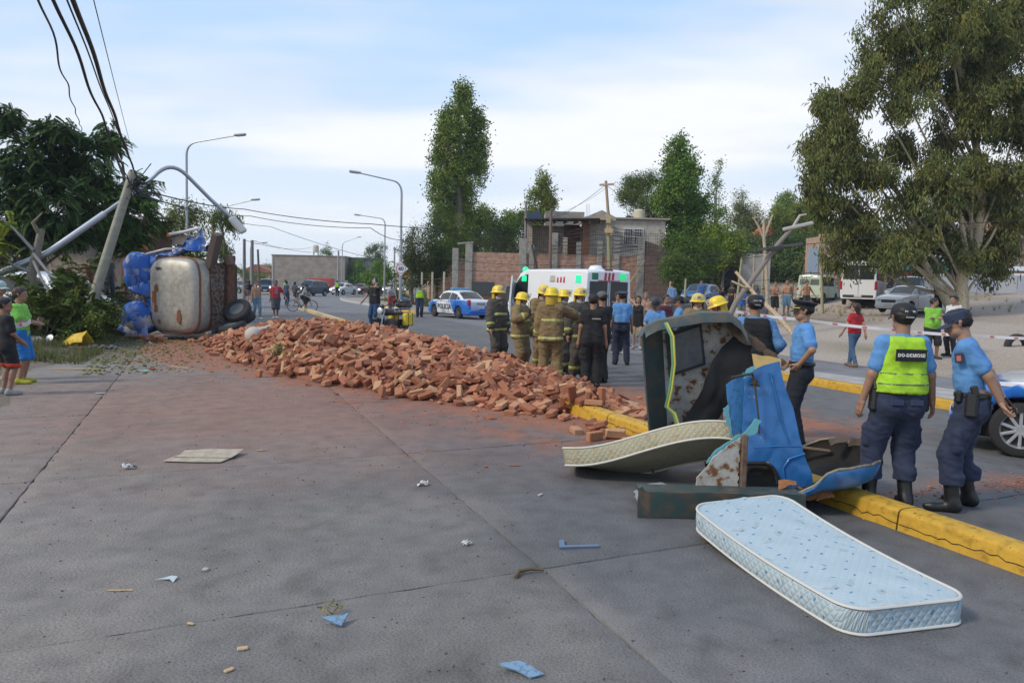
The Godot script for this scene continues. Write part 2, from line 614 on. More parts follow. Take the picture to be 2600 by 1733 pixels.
func build_ground() -> void:
	lay.seed = 3
	lay.frequency = .5
	lay.fractal_octaves = 4
	# one sheet of earth out to the horizon, finer near the road
	var m := MB.new()
	m.colored = true
	var xs := []
	var zs := []
	for k in range(-46,47): xs.append(signf(k) * (absf(k) * 1.1 + pow(absf(k) / 46.0,5.0) * 850.0))
	for k in range(-60,12): zs.append(k * 1.1 if k > 0 else -(absf(k) * 1.1 + pow(absf(k) / 60.0,5.0) * 1100.0))
	var rows := []
	for z in zs:
		var r := PackedVector3Array()
		for x in xs: r.append(vec(x, land(x, z) - .05, z))
		rows.append(r)
	m.loft(rows, false, false, false, true)
	for i in m.v.size():
		var p := m.v[i]
		var q := ST(p.x, p.z)
		var f := lay.get_noise_2d(p.x * .15, p.z * .15)
		var g := smoothstep(.05,.35, lay.get_noise_2d(p.x * .3 + 50, p.z * .3) + (.35 if q.y < -9 else -.12) + smoothstep(42,60, q.x) * .4)
		var c: Color = Color(.47,.405,.345).lerp(Color(.36,.29,.23), clampf(f * 2.2 + .3,0,1))
		if q.y < .0: c = c.lerp(Color(.20,.165,.13), smoothstep(-5.5,-7.5, q.y))
		m.col[i] = c.lerp(Color(.13,.14,.05), g * .75)
	var em := mat(1,1,1,.95,0, {"tex": tx.dirt, "scale": .35, "world": true, "detail": tx.grain, "dscale": 1.7, "bump": tx.bump, "bscale": 3.0, "vc": true})
	structure("ground", m, em)
	# asphalt sheets under and beyond the concrete
	m = MB.new()
	var far := []
	for k in 40:
		var s := 36.0 + pow(k / 39.0,1.6) * 220.0
		var sh := bend(s)
		far.append(pva([W(s, -7.3 + sh, -.012), W(s, -3 + sh, -.008), W(s, 1.5 + sh, -.008), W(s, 6.3 + sh, -.012)]))
	m.loft(far, false, false, false, false)
	var am := mat(.20,.20,.21,.85,0, {"tex": tx.concrete, "scale": .5, "world": true, "detail": tx.patch, "dscale": .12})
	structure("road", m, am)
	m = MB.new()   # the side street on the left of the junction, and the strip past the island
	m.loft([pva([W(47,-60,-.02), W(47,-7.2,-.02)]), pva([W(56,-60,-.02), W(56,-7.2,-.02)])], false, false, false, true)
	structure("side_road", m, am)
	m = MB.new()
	m.loft([pva([W(-14,6.05,-.024), W(-14,9.0,-.024)]), pva([W(40,6.05,-.024), W(40,9.0,-.024)])], false, false, false, true)
	structure("gutter", m, am)
	m = MB.new()
	var strip := []
	for k in 30:
		var s := -14.0 + k * 1.9
		var r := PackedVector3Array()
		for j in 5: r.append(W(s, 7.7 + j * .75 - (3.0 * smoothstep(14.0,26.0, s)) * (1.0 - j / 4.0) * .55,-.004 - j * .004))
		strip.append(r)
	m.loft(strip, false, false, false, true)
	structure("side_strip", m, am)
	# concrete slabs, each its own piece with open joints
	var bedm := MB.new()
	bedm.loft([pva([W(-14,-10.4,-.03), W(-14,6.3,-.03)]), pva([W(13.9,-10.4,-.03), W(13.9,6.3,-.03)]), pva([W(14,-6.85,-.03), W(14,6.3,-.03)]), pva([W(40,-6.85,-.03), W(40,6.3,-.03)])], false, false, false, true)
	var road := structure("concrete_road", bedm, mat(.05,.05,.048,.95))
	var cm := mat(1,1,1,.78,0, {"tex": tx.concrete, "scale": .55, "world": true, "detail": tx.stain, "dscale": .137, "bump": tx.bump, "bscale": .6, "vc": true})
	var cuts := [-10.4,-6.85,-3.3,.12,3.2,6.1]
	var pieces := RandomNumberGenerator.new()
	pieces.seed = 12
	for j in cuts.size() - 1:
		for i in 14:
			var s0 := -11.9 + i * 3.7
			if j == 0 and s0 > 14: continue
			var gap := .012 if j != 1 else .006
			var near := s0 < 16.0
			var st := .13 if near else .4
			var ns := int(3.7 / st)
			var nt := int((cuts[j + 1] - cuts[j]) / st)
			var sm := MB.new()
			sm.colored = true
			var tone := pieces.randf_range(.93,1.07)
			var tilt := pieces.randf_range(-.003,.003)
			var rws := []
			for a in ns + 3:
				var r := PackedVector3Array()
				for b in nt + 3:
					var fs := clampf((a - 1) / float(ns), 0,1)
					var ft := clampf((b - 1) / float(nt), 0,1)
					var edge := a == 0 or b == 0 or a == ns + 2 or b == nt + 2
					var ss := lerpf(s0 + gap, s0 + 3.7 - gap, fs)
					var tt := lerpf(cuts[j] + gap, cuts[j + 1] - gap, ft)
					ss += (tt + 3.3) * .075   # the cross joints run slightly askew
					if a == 1 or a == ns + 1: ss += lay.get_noise_2d(tt * 9.0, s0) * .022 * (1 if a == 1 else -1)
					if b == 1 or b == nt + 1: tt += lay.get_noise_2d(ss * 9.0, cuts[j] + 9) * .022
					var y := tilt * (fs - .5) + (-.028 if edge else (-.004 if (a == 1 or b == 1 or a == ns + 1 or b == nt + 1) else .0))
					r.append(W(ss, tt, y))
				rws.append(r)
			sm.loft(rws, false, false, false, true)
			for k in sm.v.size():
				var p := sm.v[k]
				var st2 := ST(p.x, p.z)
				var c: Color = Color(.138,.136,.137).lerp(Color(.196,.184,.172), smoothstep(-2.6,-4.2, st2.y + lay.get_noise_2d(p.x * .9, p.z * .9) * 1.5)) * tone
				var f := lay.get_noise_2d(p.x * .7, p.z * .7)
				c = c * (1.0 + f * .22)
				var sp2 := lay.get_noise_2d(p.x * 3.1 + 20.0, p.z * 3.1)
				if sp2 < -.34: c = c * (1.0 - .30 * smoothstep(-.34,-.6, sp2))
				c = c.lerp(Color(.27,.235,.205), soil(p.x, p.z) * .7)
				var dd := dust(p.x, p.z)
				c = c.lerp(Color(.34,.130,.065), dd * .9)
				c.a = 1.0
				sm.col[k] = c
			put("slab", sm, cm, road)
	# island kerb on the right, pale paving and its painted edge
	var isl := base("island", Vector3.ZERO)
	isl.set_meta("kind", "structure")
	m = MB.new()
	for k in 12:
		var s := -9.0 + k * 1.55
		m = MB.new()
		var pts := []
		for e in [.008,1.542]:
			var w1 := 7.75 - .75 * smoothstep(4.0,9.6, s + e)
			pts.append(pva([W(s + e, 6.36,-.03), W(s + e, 6.36,.125), W(s + e, 6.37,.135), W(s + e, w1,.135), W(s + e, w1 + .03,.11), W(s + e, w1 + .03,-.03)]))
		m.loft(pts, true)
		put("paving", m, mat(.42,.40,.38,.9,0, {"tex": tx.concrete, "scale": .8, "world": true, "detail": tx.patch, "dscale": .4}), isl)
		m = MB.new()
		var ks := []
		for e in [.004,1.546]:
			ks.append(pva([W(s + e, 6.12,-.03), W(s + e, 6.135,.12), W(s + e, 6.17,.14), W(s + e, 6.355,.145), W(s + e, 6.355,-.03)]))
		m.loft(ks, true)
		put("kerb", m, paint_yellow(), isl)
	# the yellow divider, cast in lengths
	var div := base("road_divider", Vector3.ZERO)
	div.set_meta("kind", "structure")
	for k in 22:
		var s := -5.6 + k * 2.35
		m = MB.new()
		var rr := []
		var lim := .009
		for e in [lim, .5,1.0,1.5,2.0,2.35 - lim]:
			var q: float = s + e
			var wob := lay.get_noise_2d(q * 1.3,3.0) * .012
			var end := smoothstep(46.1,44.5, q)
			var k0 := kerb_off(q)
			rr.append(pva([W(q, k0 - .03 + wob, -.03), W(q, k0 - .012 + wob, .135 * end), W(q, k0 + wob, .158 * end), W(q, k0 + .03 + wob, .170 * end), W(q, k0 + .11,.174 * end), W(q, k0 + .19,.170 * end), W(q, k0 + .215,.15 * end), W(q, k0 + .23,-.03)]))
		m.loft(rr, true)
		if k < 4:   # the hairline crack along its flank
			var cr := []
			for i in 40:
				var q := s + 2.33 * i / 39.0
				var hh := .065 + .03 * lay.get_noise_2d(q * 5.0,1.0) + .012 * sin(q * 60.0) * absf(sin(q * 3.0))
				cr.append(W(q, kerb_off(q) - .03 + .125 * hh + lay.get_noise_2d(q * 1.3,3.0) * .012 - .002, hh))
			var cm2 := MB.new()
			cm2.tube(cr, .0035,4)
			put("crack", cm2, mat(.03,.025,.02,1.0), div)
		put("kerb", m, paint_yellow() if k < 15 else mat(.55,.42,.24,.85,0, {"tex": tx.wear, "scale": .9, "world": true, "detail": tx.grain, "dscale": 2.0}), div)
	# kerb of the pavement by the police car, pavement and gravel heap
	var pav := base("pavement", Vector3.ZERO)
	pav.set_meta("kind", "structure")
	for k in 14:
		var s := 39.0 + k * 2.4
		m = MB.new()
		var a := []
		var b := []
		for e in [.01,2.39]:
			var q: float = s + e
			var sh := bend(q)
			a.append(pva([W(q, 6.35 + sh, -.03), W(q, 6.37 + sh, .14), W(q, 6.6 + sh, .15), W(q, 6.6 + sh, -.03)]))
			b.append(pva([W(q, 6.605 + sh, -.03), W(q, 6.605 + sh, .145), W(q, 9.2 + sh, .17), W(q, 9.2 + sh, -.2)]))
		m.loft(a, true)
		put("kerb", m, paint_yellow() if k < 4 else mat(.35,.34,.32,.9), pav)
		m = MB.new()
		m.loft(b, true)
		put("paving", m, mat(.30,.28,.26,.9,0, {"tex": tx.concrete, "scale": .8, "world": true}), pav)
	# crumbs of brick on the dusty concrete
	crumbs("brick_crumbs", "red brick crumbs strewn over the dusty concrete", Color(.33,.13,.075), 5200, func(r): 
		var k: float = r.randf()
		var p: Vector2 = Vector2(-9.5,-22.0).lerp(Vector2(2.4,-11.2), k) + Vector2(r.randfn(0,1.7), r.randfn(0,1.7))
		if r.randf() < .12: p = Vector2(5.3,-7.9) + Vector2(.94,-.35) * r.randfn(0,1.0) + Vector2(.35,.94) * r.randfn(0,.16)
		return p, .004,.022)
	crumbs("leaf_litter", "torn leaves and twigs strewn over the road before the lorry", Color(.11,.12,.035), 2600, func(r):
		var p := W(r.randf_range(11,21), -7.6 + absf(r.randfn(0,1.3)))
		return Vector2(p.x, p.z), .008,.05)
	crumbs("grit", "dark grit and splinters scattered over the concrete lanes", Color(.08,.068,.056), 9500, func(r):
		return Vector2(r.randf_range(-8,4.0), -2.6 - pow(r.randf(), 1.4) * 16.0), .002,.011)

func crumbs(called: String, label: String, c: Color, n: int, where: Callable, lo: float, hi: float) -> void:
	var r := RandomNumberGenerator.new()
	r.seed = 77 + n + int(c.r * 1000)
	var cm := MB.new()
	cm.box(Transform3D(Basis.from_euler(vec(.3,.5,.2)), Vector3.ZERO), vec(1,.55,.8), .12)
	var mm := MultiMesh.new()
	mm.transform_format = MultiMesh.TRANSFORM_3D
	mm.use_colors = true
	mm.mesh = cm.mesh()
	mm.instance_count = n
	for i in n:
		var p: Vector2 = where.call(r)
		var q := ST(p.x, p.y)
		var y := .0
		if q.y - kerb_off(q.x) > -.06 and q.y - kerb_off(q.x) < .26: y = .17
		elif q.y < -7.2: y = maxf(.0, land(p.x, p.y) - .05)
		if called == "brick_fragments": y = maxf(y, heap(p.x, p.y))
		var s := lerpf(lo, hi, pow(r.randf(), 4.0 if hi < .06 else 2.0))
		mm.set_instance_transform(i, Transform3D(Basis.from_euler(vec(r.randf() * .5, r.randf() * TAU, r.randf() * .5)).scaled(vec(s, s, s) * vec(r.randf_range(.8,2.2), 1,1)), vec(p.x, y + s * .25, p.y)))
		var f := r.randf_range(.6,1.5)
		mm.set_instance_color(i, Color(c.r * f, c.g * f, c.b * f))
	var o := MultiMeshInstance3D.new()
	o.name = called
	o.multimesh = mm
	o.material_override = mat(1,1,1,.95,0, {"vc": true})
	add_child(o)
	tag(o, label, "rubble", "", "stuff")

func paint_yellow() -> StandardMaterial3D:
	return mat(.56,.325,.028,.65,0, {"tex": tx.wear, "scale": .55, "world": true, "detail": tx.grain, "dscale": 3.0, "bump": tx.bump, "bscale": .4})

# ------------------------------------------------------------------ trees
var clumps := {}
func leaf_clump(kind: String) -> ArrayMesh:
	if clumps.has(kind): return clumps[kind]
	var r := RandomNumberGenerator.new()
	r.seed = kind.hash()
	var m := MB.new()
	var n := 26
	for i in n:
		var a: Vector3
		var d: Vector3
		var ln := .2
		var w := .03
		match kind:
			"euc":
				a = vec(r.randfn(0,.20), r.randf_range(-.35,.25), r.randfn(0,.20))
				d = vec(r.randfn(0,.35), -1.0, r.randfn(0,.35)).normalized()
				ln = r.randf_range(.16,.30)
				w = .030
			"frond":
				var side := 1.0 if i % 2 else -1.0
				var k := (i / 2) / 12.0
				a = vec(k * .75 - .3,.10 - k * k * .30,0)
				d = vec(.45,-.30 + r.randf_range(-.2,.1), side).normalized()
				ln = .24 * (1.0 - .5 * k)
				w = .055
			"fine":
				a = vec(r.randfn(0,.22), r.randfn(0,.20), r.randfn(0,.22))
				d = vec(r.randfn(0,1), r.randfn(.4,1), r.randfn(0,1)).normalized()
				ln = r.randf_range(.09,.2)
				w = .028
			_:
				a = vec(r.randfn(0,.22), r.randfn(0,.25), r.randfn(0,.22))
				d = vec(r.randfn(0,1), r.randfn(0,.8), r.randfn(0,1)).normalized()
				ln = r.randf_range(.11,.18)
				w = .062
		var s := d.cross(vec(r.randfn(0,1), r.randfn(0,1), r.randfn(0,1))).normalized() * w
		if kind == "frond": s = d.cross(vec(0,1,.1 * r.randfn(0,1))).normalized() * w
		var nn := s.cross(d).normalized() * ln * .12
		var p1 := a + d * ln * .45 + nn
		m.quad(a, p1 + s, a + d * ln, p1 - s)
	clumps[kind] = m.mesh()
	return clumps[kind]

# leaf clumps set out as one real mesh
func bake(parent: Node3D, called: String, kind: String, xfs: Array, cols: Array, material: Material, src: ArrayMesh = null) -> MeshInstance3D:
	var arr := (src if src else leaf_clump(kind)).surface_get_arrays(0)
	var v0: PackedVector3Array = arr[Mesh.ARRAY_VERTEX]
	var n0: PackedVector3Array = arr[Mesh.ARRAY_NORMAL]
	var i0: PackedInt32Array = arr[Mesh.ARRAY_INDEX]
	var v := PackedVector3Array()
	var n := PackedVector3Array()
	var c := PackedColorArray()
	var idx := PackedInt32Array()
	idx.resize(i0.size() * xfs.size())
	var one := PackedColorArray()
	one.resize(v0.size())
	var w := 0
	for k in xfs.size():
		var xf: Transform3D = xfs[k]
		var b := v.size()
		v.append_array(xf * v0)
		n.append_array(Transform3D(xf.basis.orthonormalized(), Vector3.ZERO) * n0)
		one.fill(cols[k])
		c.append_array(one)
		for i in i0:
			idx[w] = i + b
			w += 1
	var out := []
	out.resize(Mesh.ARRAY_MAX)
	out[Mesh.ARRAY_VERTEX] = v
	out[Mesh.ARRAY_NORMAL] = n
	out[Mesh.ARRAY_COLOR] = c
	out[Mesh.ARRAY_INDEX] = idx
	var am := ArrayMesh.new()
	if v.size(): am.add_surface_from_arrays(Mesh.PRIMITIVE_TRIANGLES, out)
	return put(called, am, material, parent)

func tree(called: String, label: String, at: Vector3, kind: String, dens: int, c: Color, lobes: Array, category := "tree", trunk_col := vec(.22,.19,.16)) -> void:
	if called == "eucalyptus_tree": trunk_col = vec(.52,.46,.34)
	var r := RandomNumberGenerator.new()
	r.seed = label.hash()
	var gy := land(at.x, at.z) - .15
	var root := base(called, vec(at.x, gy, at.z))
	tag(root, label, category)
	var off := at.y - gy
	var top := .0
	var cx := Vector3.ZERO
	for l in lobes:
		top = maxf(top, l[1] + off)
		cx += vec(l[0], 0, l[2])
	cx /= lobes.size()
	var big := top > 6.0
	var rad := clampf(top * .026,.05,.42)
	var trunk := MB.new()
	var spine := []
	var rr := []
	for i in 9:
		var k := i / 8.0
		spine.append(vec(cx.x * k * k + r.randfn(0,.05) * k * top * .15, k * top * .88, cx.z * k * k + r.randfn(0,.05) * k * top * .15))
		rr.append(rad * (1.15 - k) + .02 + (.35 * rad if i == 0 else .0))
	if called == "eucalyptus_tree":
		spine = [vec(0,0,0), vec(.05,.8,0), vec(-.05,1.7,0), vec(.1,2.6,0), vec(.7,3.8,-.2), vec(.9,5.5,-.3), vec(.3,8.0,0), vec(-.6,10.5,.2), vec(-1.0,13.0,0)]
		rr = [.42,.33,.30,.29,.24,.2,.17,.12,.05]
		trunk.tube([vec(-.25,0,.1), vec(-.8,.9,.1), vec(-1.5,1.9,.2), vec(-2.15,2.9,.2), vec(-2.5,4.2,.3), vec(-3.4,5.8,.3), vec(-4.8,7.6,.4)], [.24,.21,.19,.16,.13,.10,.05], 8)
		trunk.tube([vec(.05,2.3,0), vec(-.15,3.4,.3), vec(-.5,5.0,.3), vec(-1.4,6.4,.1)], [.2,.14,.1,.05], 7)
	trunk.tube(spine, rr, 9)
	var spots := []
	for l in lobes:
		var c0 := vec(l[0], l[1] + off, l[2])
		var rz: float = maxf(l[3] * .95,.5)
		# limb from the trunk into the lobe, then twigs inside it
		var hy := clampf(c0.y - Vector2(c0.x, c0.z).length() * .75 - l[4] * .4, top * .12, top * .8)
		var f := clampf(hy / (top * .88), 0,.999) * 8.0
		var st: Vector3 = spine[int(f)].lerp(spine[int(f) + 1], f - int(f))
		var lr := rad * (.19 if kind == "euc" else .34)
		var mid := st.lerp(c0,.5) + vec(r.randfn(0,.12), -.08 * top * .3, r.randfn(0,.12))
		trunk.tube([st, mid, c0], [lr, lr * .75, lr * .45], 5)
		for k in (7 if big else 4):
			var d := vec(r.randfn(0,1), r.randfn(.25,.9), r.randfn(0,1)).normalized()
			var e := c0 + vec(d.x * l[3], d.y * l[4], d.z * rz) * .85
			trunk.tube([c0, c0.lerp(e, .5) + vec(0,.06,0), e], [lr * .42, lr * .26,.008], 4, false)
		var vol: float = l[3] * l[4] * rz
		var n := int(clampf(dens * pow(vol, .72), 16,1100))
		var seedv := r.randf() * 100.0
		for k in n:
			var d := vec(r.randfn(0,1), r.randfn(0,1), r.randfn(0,1)).normalized()
			var q := pow(r.randf(), .42)
			var ruff := .86 + (.75 if kind == "euc" else .5) * lay.get_noise_3d(d.x * 2.6 + seedv, d.y * 2.6, d.z * 2.6)
			var p := vec(d.x * l[3], d.y * l[4], d.z * rz) * q * ruff * 1.1
			if lay.get_noise_3d((c0.x + p.x) * 1.1 + 31.0, (c0.y + p.y) * 1.1, (c0.z + p.z) * 1.1) < (.05 if kind == "euc" else -.14): continue
			spots.append([c0 + p, d])
	put("trunk", trunk, mat(trunk_col.x, trunk_col.y, trunk_col.z, .9,0, {"tex": tx.bark, "scale": 1.3}), root)
	var far := absf(at.z) > 90.0
	var xfs := []
	var cols := []
	for i in spots.size():
		var d: Vector3 = spots[i][1]
		var sc := r.randf_range(.75,1.35) * (1.25 if far else 1.0) * (.62 if kind == "frond" else 1.0)
		var b := Basis.from_euler(vec(r.randfn(0,.3), atan2(-d.z, d.x) + r.randfn(0,.7), r.randfn(0,.3) - (.25 if kind == "frond" else .0)))
		if kind == "poplar" or kind == "fine": b = Basis.from_euler(vec(r.randf() * TAU, r.randf() * TAU, r.randf() * TAU))
		xfs.append(Transform3D(b.scaled(Vector3.ONE * sc), spots[i][0]))
		var g := r.randf_range(.72,1.38)
		var y := r.randf_range(-.1,.28)
		cols.append(Color(c.r * g * (1.0 + y), c.g * g, c.b * g * (1.0 - y * .4)))
	bake(root, "crown", kind, xfs, cols, leaf_mat())

func leaf_mat() -> StandardMaterial3D:
	return mat(1,1,1,.8,0, {"vc": true, "back": Color(.34,.42,.10), "spec": .25})

# leafy stems of a plant or a broken branch: stems and leaves on one root
func plant(called: String, label: String, category: String, at: Vector3, ends: Array, kind: String, per: int, c: Color, scale_ := 1.0, group := "") -> Node3D:
	var r := RandomNumberGenerator.new()
	r.seed = (label + str(at)).hash()
	var root := base(called, at)
	tag(root, label, category, group)
	var st := MB.new()
	var xs := []
	for e in ends:
		var mid: Vector3 = e * .5 + vec(r.randfn(0,.05), .10 * e.length(), r.randfn(0,.05))
		st.tube([Vector3.ZERO, mid, e], [.028 * scale_, .018 * scale_, .006], 5, false)
		for k in per:
			var f := r.randf_range(.3,1.08)
			var p: Vector3 = (mid * 2 * f if f < .5 else mid.lerp(e, f * 2 - 1)) + vec(r.randfn(0,.13), r.randfn(0,.12), r.randfn(0,.13)) * scale_
			p.y = maxf(p.y, .03)
			xs.append(p)
	put("stem", st, mat(.17,.14,.10,.9), root)
	var xfs := []
	var cols := []
	for i in xs.size():
		xfs.append(Transform3D(Basis.from_euler(vec(r.randfn(0,.5), r.randf() * TAU, r.randfn(0,.5))).scaled(Vector3.ONE * r.randf_range(.6,1.1) * scale_), xs[i]))
		var g := r.randf_range(.7,1.45)
		cols.append(Color(c.r * g * r.randf_range(.95,1.3), c.g * g, c.b * g))
	bake(root, "foliage", kind, xfs, cols, leaf_mat())
	return root

func tufts(called: String, label: String, c: Color, n: int, where: Callable, lo: float, hi: float) -> void:
	var r := RandomNumberGenerator.new()
	r.seed = label.hash()
	var m := MB.new()
	for i in 12:
		var a := vec(r.randfn(0,.10), 0, r.randfn(0,.10))
		var e := a + vec(r.randfn(0,.16), r.randf_range(.5,1.0), r.randfn(0,.16))
		var s := vec(r.randfn(0,1), 0, r.randfn(0,1)).normalized() * .025
		m.tri(a - s, e, a + s)
	var mm := MultiMesh.new()
	mm.transform_format = MultiMesh.TRANSFORM_3D
	mm.use_colors = true
	mm.mesh = m.mesh()
	mm.instance_count = n
	for i in n:
		var p: Vector2 = where.call(r)
		var s := r.randf_range(lo, hi)
		mm.set_instance_transform(i, Transform3D(Basis(Vector3.UP, r.randf() * TAU).scaled(vec(s * 1.3, s, s * 1.3)), vec(p.x, land(p.x, p.y) - .06, p.y)))
		var g := r.randf_range(.7,1.4)
		mm.set_instance_color(i, Color(c.r * g * r.randf_range(.9,1.3), c.g * g, c.b * g))
	var o := MultiMeshInstance3D.new()
	o.name = called
	o.multimesh = mm
	o.material_override = mat(1,1,1,.8,0, {"vc": true, "back": Color(.1,.12,.03)})
	add_child(o)
	tag(o, label, "grass", "", "stuff")

func build_trees() -> void:
	tree("eucalyptus_tree", "big drooping eucalyptus with pale forked trunk beside the white pickup", vec(21.7,.6,-38.0), "euc", 195, Color(.120,.145,.048), [[-6.59,8.84,.72,1.49,2.28], [-7.26,6.59,.9,1.24,1.75], [-5.32,5.28,.38,1.99,1.78], [-5.55,11.29,.59,.94,1.56], [-4.41,14.34,.99,1.23,1.03], [-2.12,15.72,.3,1.68,1.05], [.79,16.57,-1.27,1.75,1.31], [2.32,15.07,-.69,1.29,1.5], [-3.47,13.34,-.81,1.72,1.83], [-2.0,13.6,1.06,2.05,1.64], [.98,12.84,-.13,1.91,2.54], [1.78,9.67,.59,1.45,2.49], [-.27,9.99,.75,1.24,1.86], [-3.92,3.42,1.12,1.54,1.23], [-2.21,6.32,.81,1.55,1.45], [1.69,5.84,-1.54,2.09,1.87], [2.09,3.44,-.69,1.18,1.29], [-1.4,4.43,-.87,1.62,1.4], [-5.41,3.47,-.63,1.18,1.18], [-3.51,10.22,.7,1.24,1.24], [2.2,6.68,.43,1.25,1.67], [-.54,3.15,-.34,1.49,1.17], [-2.96,8.52,-.4,.96,.85], [-.66,11.54,-.74,1.18,1.29], [-1.11,9.01,-.58,.86,.96], [-4.97,7.24,.94,1.24,1.03], [-2.85,11.96,-.2,1.06,.96], [-7.41,8.18,-.23,.74,1.06], [-6.99,10.4,-.01,.84,.95], [-.14,7.2,.67,1.14,.93]])
	tree("poplar_tree", "tallest narrow poplar rising above the brick compound", vec(-4.6,1.3,-65.0), "poplar", 136, Color(.136,.200,.042), [[.16,15.65,.04,.87,1.52], [-.54,13.09,.96,1.28,1.96], [1.05,13.12,-.79,1.02,2.19], [-1.29,10.78,-.9,1.39,2.2], [.69,9.82,-.13,1.52,2.17], [-1.55,8.28,.47,1.29,1.61], [.15,7.06,-.96,1.32,2.02], [-.28,4.3,-.19,1.45,2.17], [-.85,2.34,-.94,1.39,1.83], [1.35,11.32,-.57,.91,1.82]])
	tree("poplar_tree", "small poplar behind the blue roof sheet of the brick house", vec(2.4,5.8,-75.0), "poplar", 112, Color(.155,.200,.042), [[.13,5.82,-.01,.71,1.17], [-.12,4.28,.17,1.12,1.25], [.82,3.73,-.13,.75,1.46], [-.07,2.45,.18,1.41,1.45], [-1.1,2.19,.56,.91,1.03]])
	tree("leafy_tree", "tall dark conical tree behind the cream water tank", vec(13.4,2.3,-62.0), "poplar", 120, Color(.101,.190,.035), [[-.73,11.03,.24,.69,1.17], [-.87,9.56,-.62,1.11,1.39], [-.02,8.86,.79,.95,1.36], [-.9,7.29,1.27,1.52,1.69], [.51,6.17,-.33,1.45,1.73], [-1.54,6.37,.48,1.2,1.54], [-.51,4.76,-.11,1.79,1.55], [.52,3.76,.07,1.38,1.38], [-.53,2.36,.44,1.54,1.54]])
	tree("leafy_tree", "feathery olive tree leaning out beside the dark conical tree", vec(10.7,4.0,-66.0), "fine", 120, Color(.095,.144,.038), [[-.58,6.45,-1.25,1.42,1.12], [.21,6.42,.6,1.09,1.09], [-1.31,5.36,.17,1.1,.91], [-.12,4.61,.78,1.45,1.09], [.83,3.66,-.31,1.29,1.11]])
	tree("cypress_tree", "brownish cypress behind the speed limit sign", vec(-7.8,.8,-60.0), "fine", 128, Color(.081,.105,.028), [[.11,4.94,.19,.47,.93], [-.19,3.46,.24,.93,1.33], [.24,2.0,-.5,1.14,1.51], [-.48,1.31,.3,.93,1.16], [.71,3.0,-.09,.83,1.5]])
	tree("cypress_tree", "dark green cypress between the speed sign and the tallest poplar", vec(-6.2,.8,-63.0), "fine", 128, Color(.065,.105,.031), [[-.15,5.58,-.56,.78,1.41], [-.51,3.94,.75,1.04,1.56], [.56,3.11,.94,1.17,1.55], [.03,1.73,.61,1.25,1.56]])
	tree("leafy_tree", "round green tree spreading round the foot of the tallest poplar", vec(-3.1,2.3,-70.0), "poplar", 120, Color(.126,.200,.048), [[.05,5.44,-.65,1.37,1.26], [-.88,4.24,-.32,1.56,1.56], [1.08,4.04,.46,.97,1.35], [-3.16,5.27,.41,1.35,1.35], [-1.55,3.0,.9,1.54,1.54]])
	tree("leafy_tree", "low green tree behind the rusty mesh of the brick compound", vec(-.0,3.2,-72.0), "poplar", 120, Color(.119,.200,.042), [[-.11,4.53,.08,1.12,.88], [-.87,3.46,1.15,1.38,1.18], [.9,4.0,-.36,1.0,1.0], [-1.68,2.79,-1.14,1.63,1.22]])
	tree("large_shrub", "wide green shrub beside the dark brick end wall", vec(11.6,1.7,-52.0), "fine", 136, Color(.081,.144,.032), [[-.48,2.9,-.99,1.24,1.32], [.34,1.74,-.55,1.31,1.31], [1.27,2.65,-.96,1.18,1.18], [-1.39,1.67,.88,.99,1.14], [-.44,.85,.55,1.43,.71]])
	tree("large_shrub", "bright green shrub behind the grey block wall", vec(15.4,2.7,-58.0), "poplar", 128, Color(.136,.200,.035), [[-.17,2.92,-1.08,1.31,1.15], [.66,2.59,-.48,.97,1.14], [-.76,1.57,.21,1.28,1.12], [1.4,1.65,-.64,.81,.81]])
	tree("slender_tree", "thin sparse tree with sky showing through on the hillside", vec(21.6,4.9,-85.0), "poplar", 30, Color(.109,.190,.048), [[.01,9.29,-.14,.66,1.89], [-.17,7.02,-.54,.95,1.9], [.35,5.08,.49,1.31,1.64], [-.84,4.11,.79,1.4,1.87]])
	tree("leafy_tree", "ragged olive tree above the tiled roofs on the hillside", vec(27.8,5.3,-95.0), "fine", 72, Color(.124,.161,.044), [[-.86,6.73,.1,.95,2.11], [-.07,5.11,1.21,1.82,2.08], [-1.36,4.63,.34,1.58,1.58], [1.63,3.27,-1.54,1.88,1.61]])
	tree("leafy_tree", "small tree alone on the skyline of the hill", vec(37.5,8.4,-110.0), "poplar", 72, Color(.126,.200,.042), [[-.11,5.66,.37,1.22,1.71], [-1.26,4.05,1.35,1.51,1.33], [.95,4.14,1.0,1.21,1.51]])
	tree("leafy_tree", "broad bright tree on the hillside next to the eucalyptus", vec(32.8,5.3,-90.0), "poplar", 96, Color(.146,.200,.042), [[-.47,5.31,1.19,1.97,1.97], [-1.29,4.0,-1.15,2.28,1.77], [1.07,3.94,.56,2.24,2.24], [-.49,2.65,.94,2.47,1.48], [-3.24,4.79,.8,1.09,1.49]])
	tree("leafy_tree", "low dark tree above the pink block house", vec(28.6,3.9,-75.0), "fine", 112, Color(.051,.101,.028), [[-.36,2.54,-1.63,1.92,.94], [-2.68,2.6,.17,1.25,.83], [.42,2.03,.77,1.44,.82]])
	tree("shade_tree", "large dark shade tree behind the fallen lamp post", vec(-18.7,.8,-31.0), "frond", 330, Color(.058,.105,.037), [[-.82,6.79,.61,.76,.68], [1.12,6.31,.83,1.01,.7], [.14,5.14,.87,1.42,1.09], [.88,5.18,-.44,1.4,1.14], [-.23,3.82,.87,1.34,1.17], [1.46,3.66,1.21,1.41,1.16], [2.17,5.99,.01,.77,.77], [2.6,4.77,.39,.85,.94], [1.28,3.87,-.93,1.06,1.06], [.69,2.52,1.05,1.5,1.0], [-1.35,2.53,-.05,1.04,1.21], [1.36,2.62,-.42,.87,.7]])
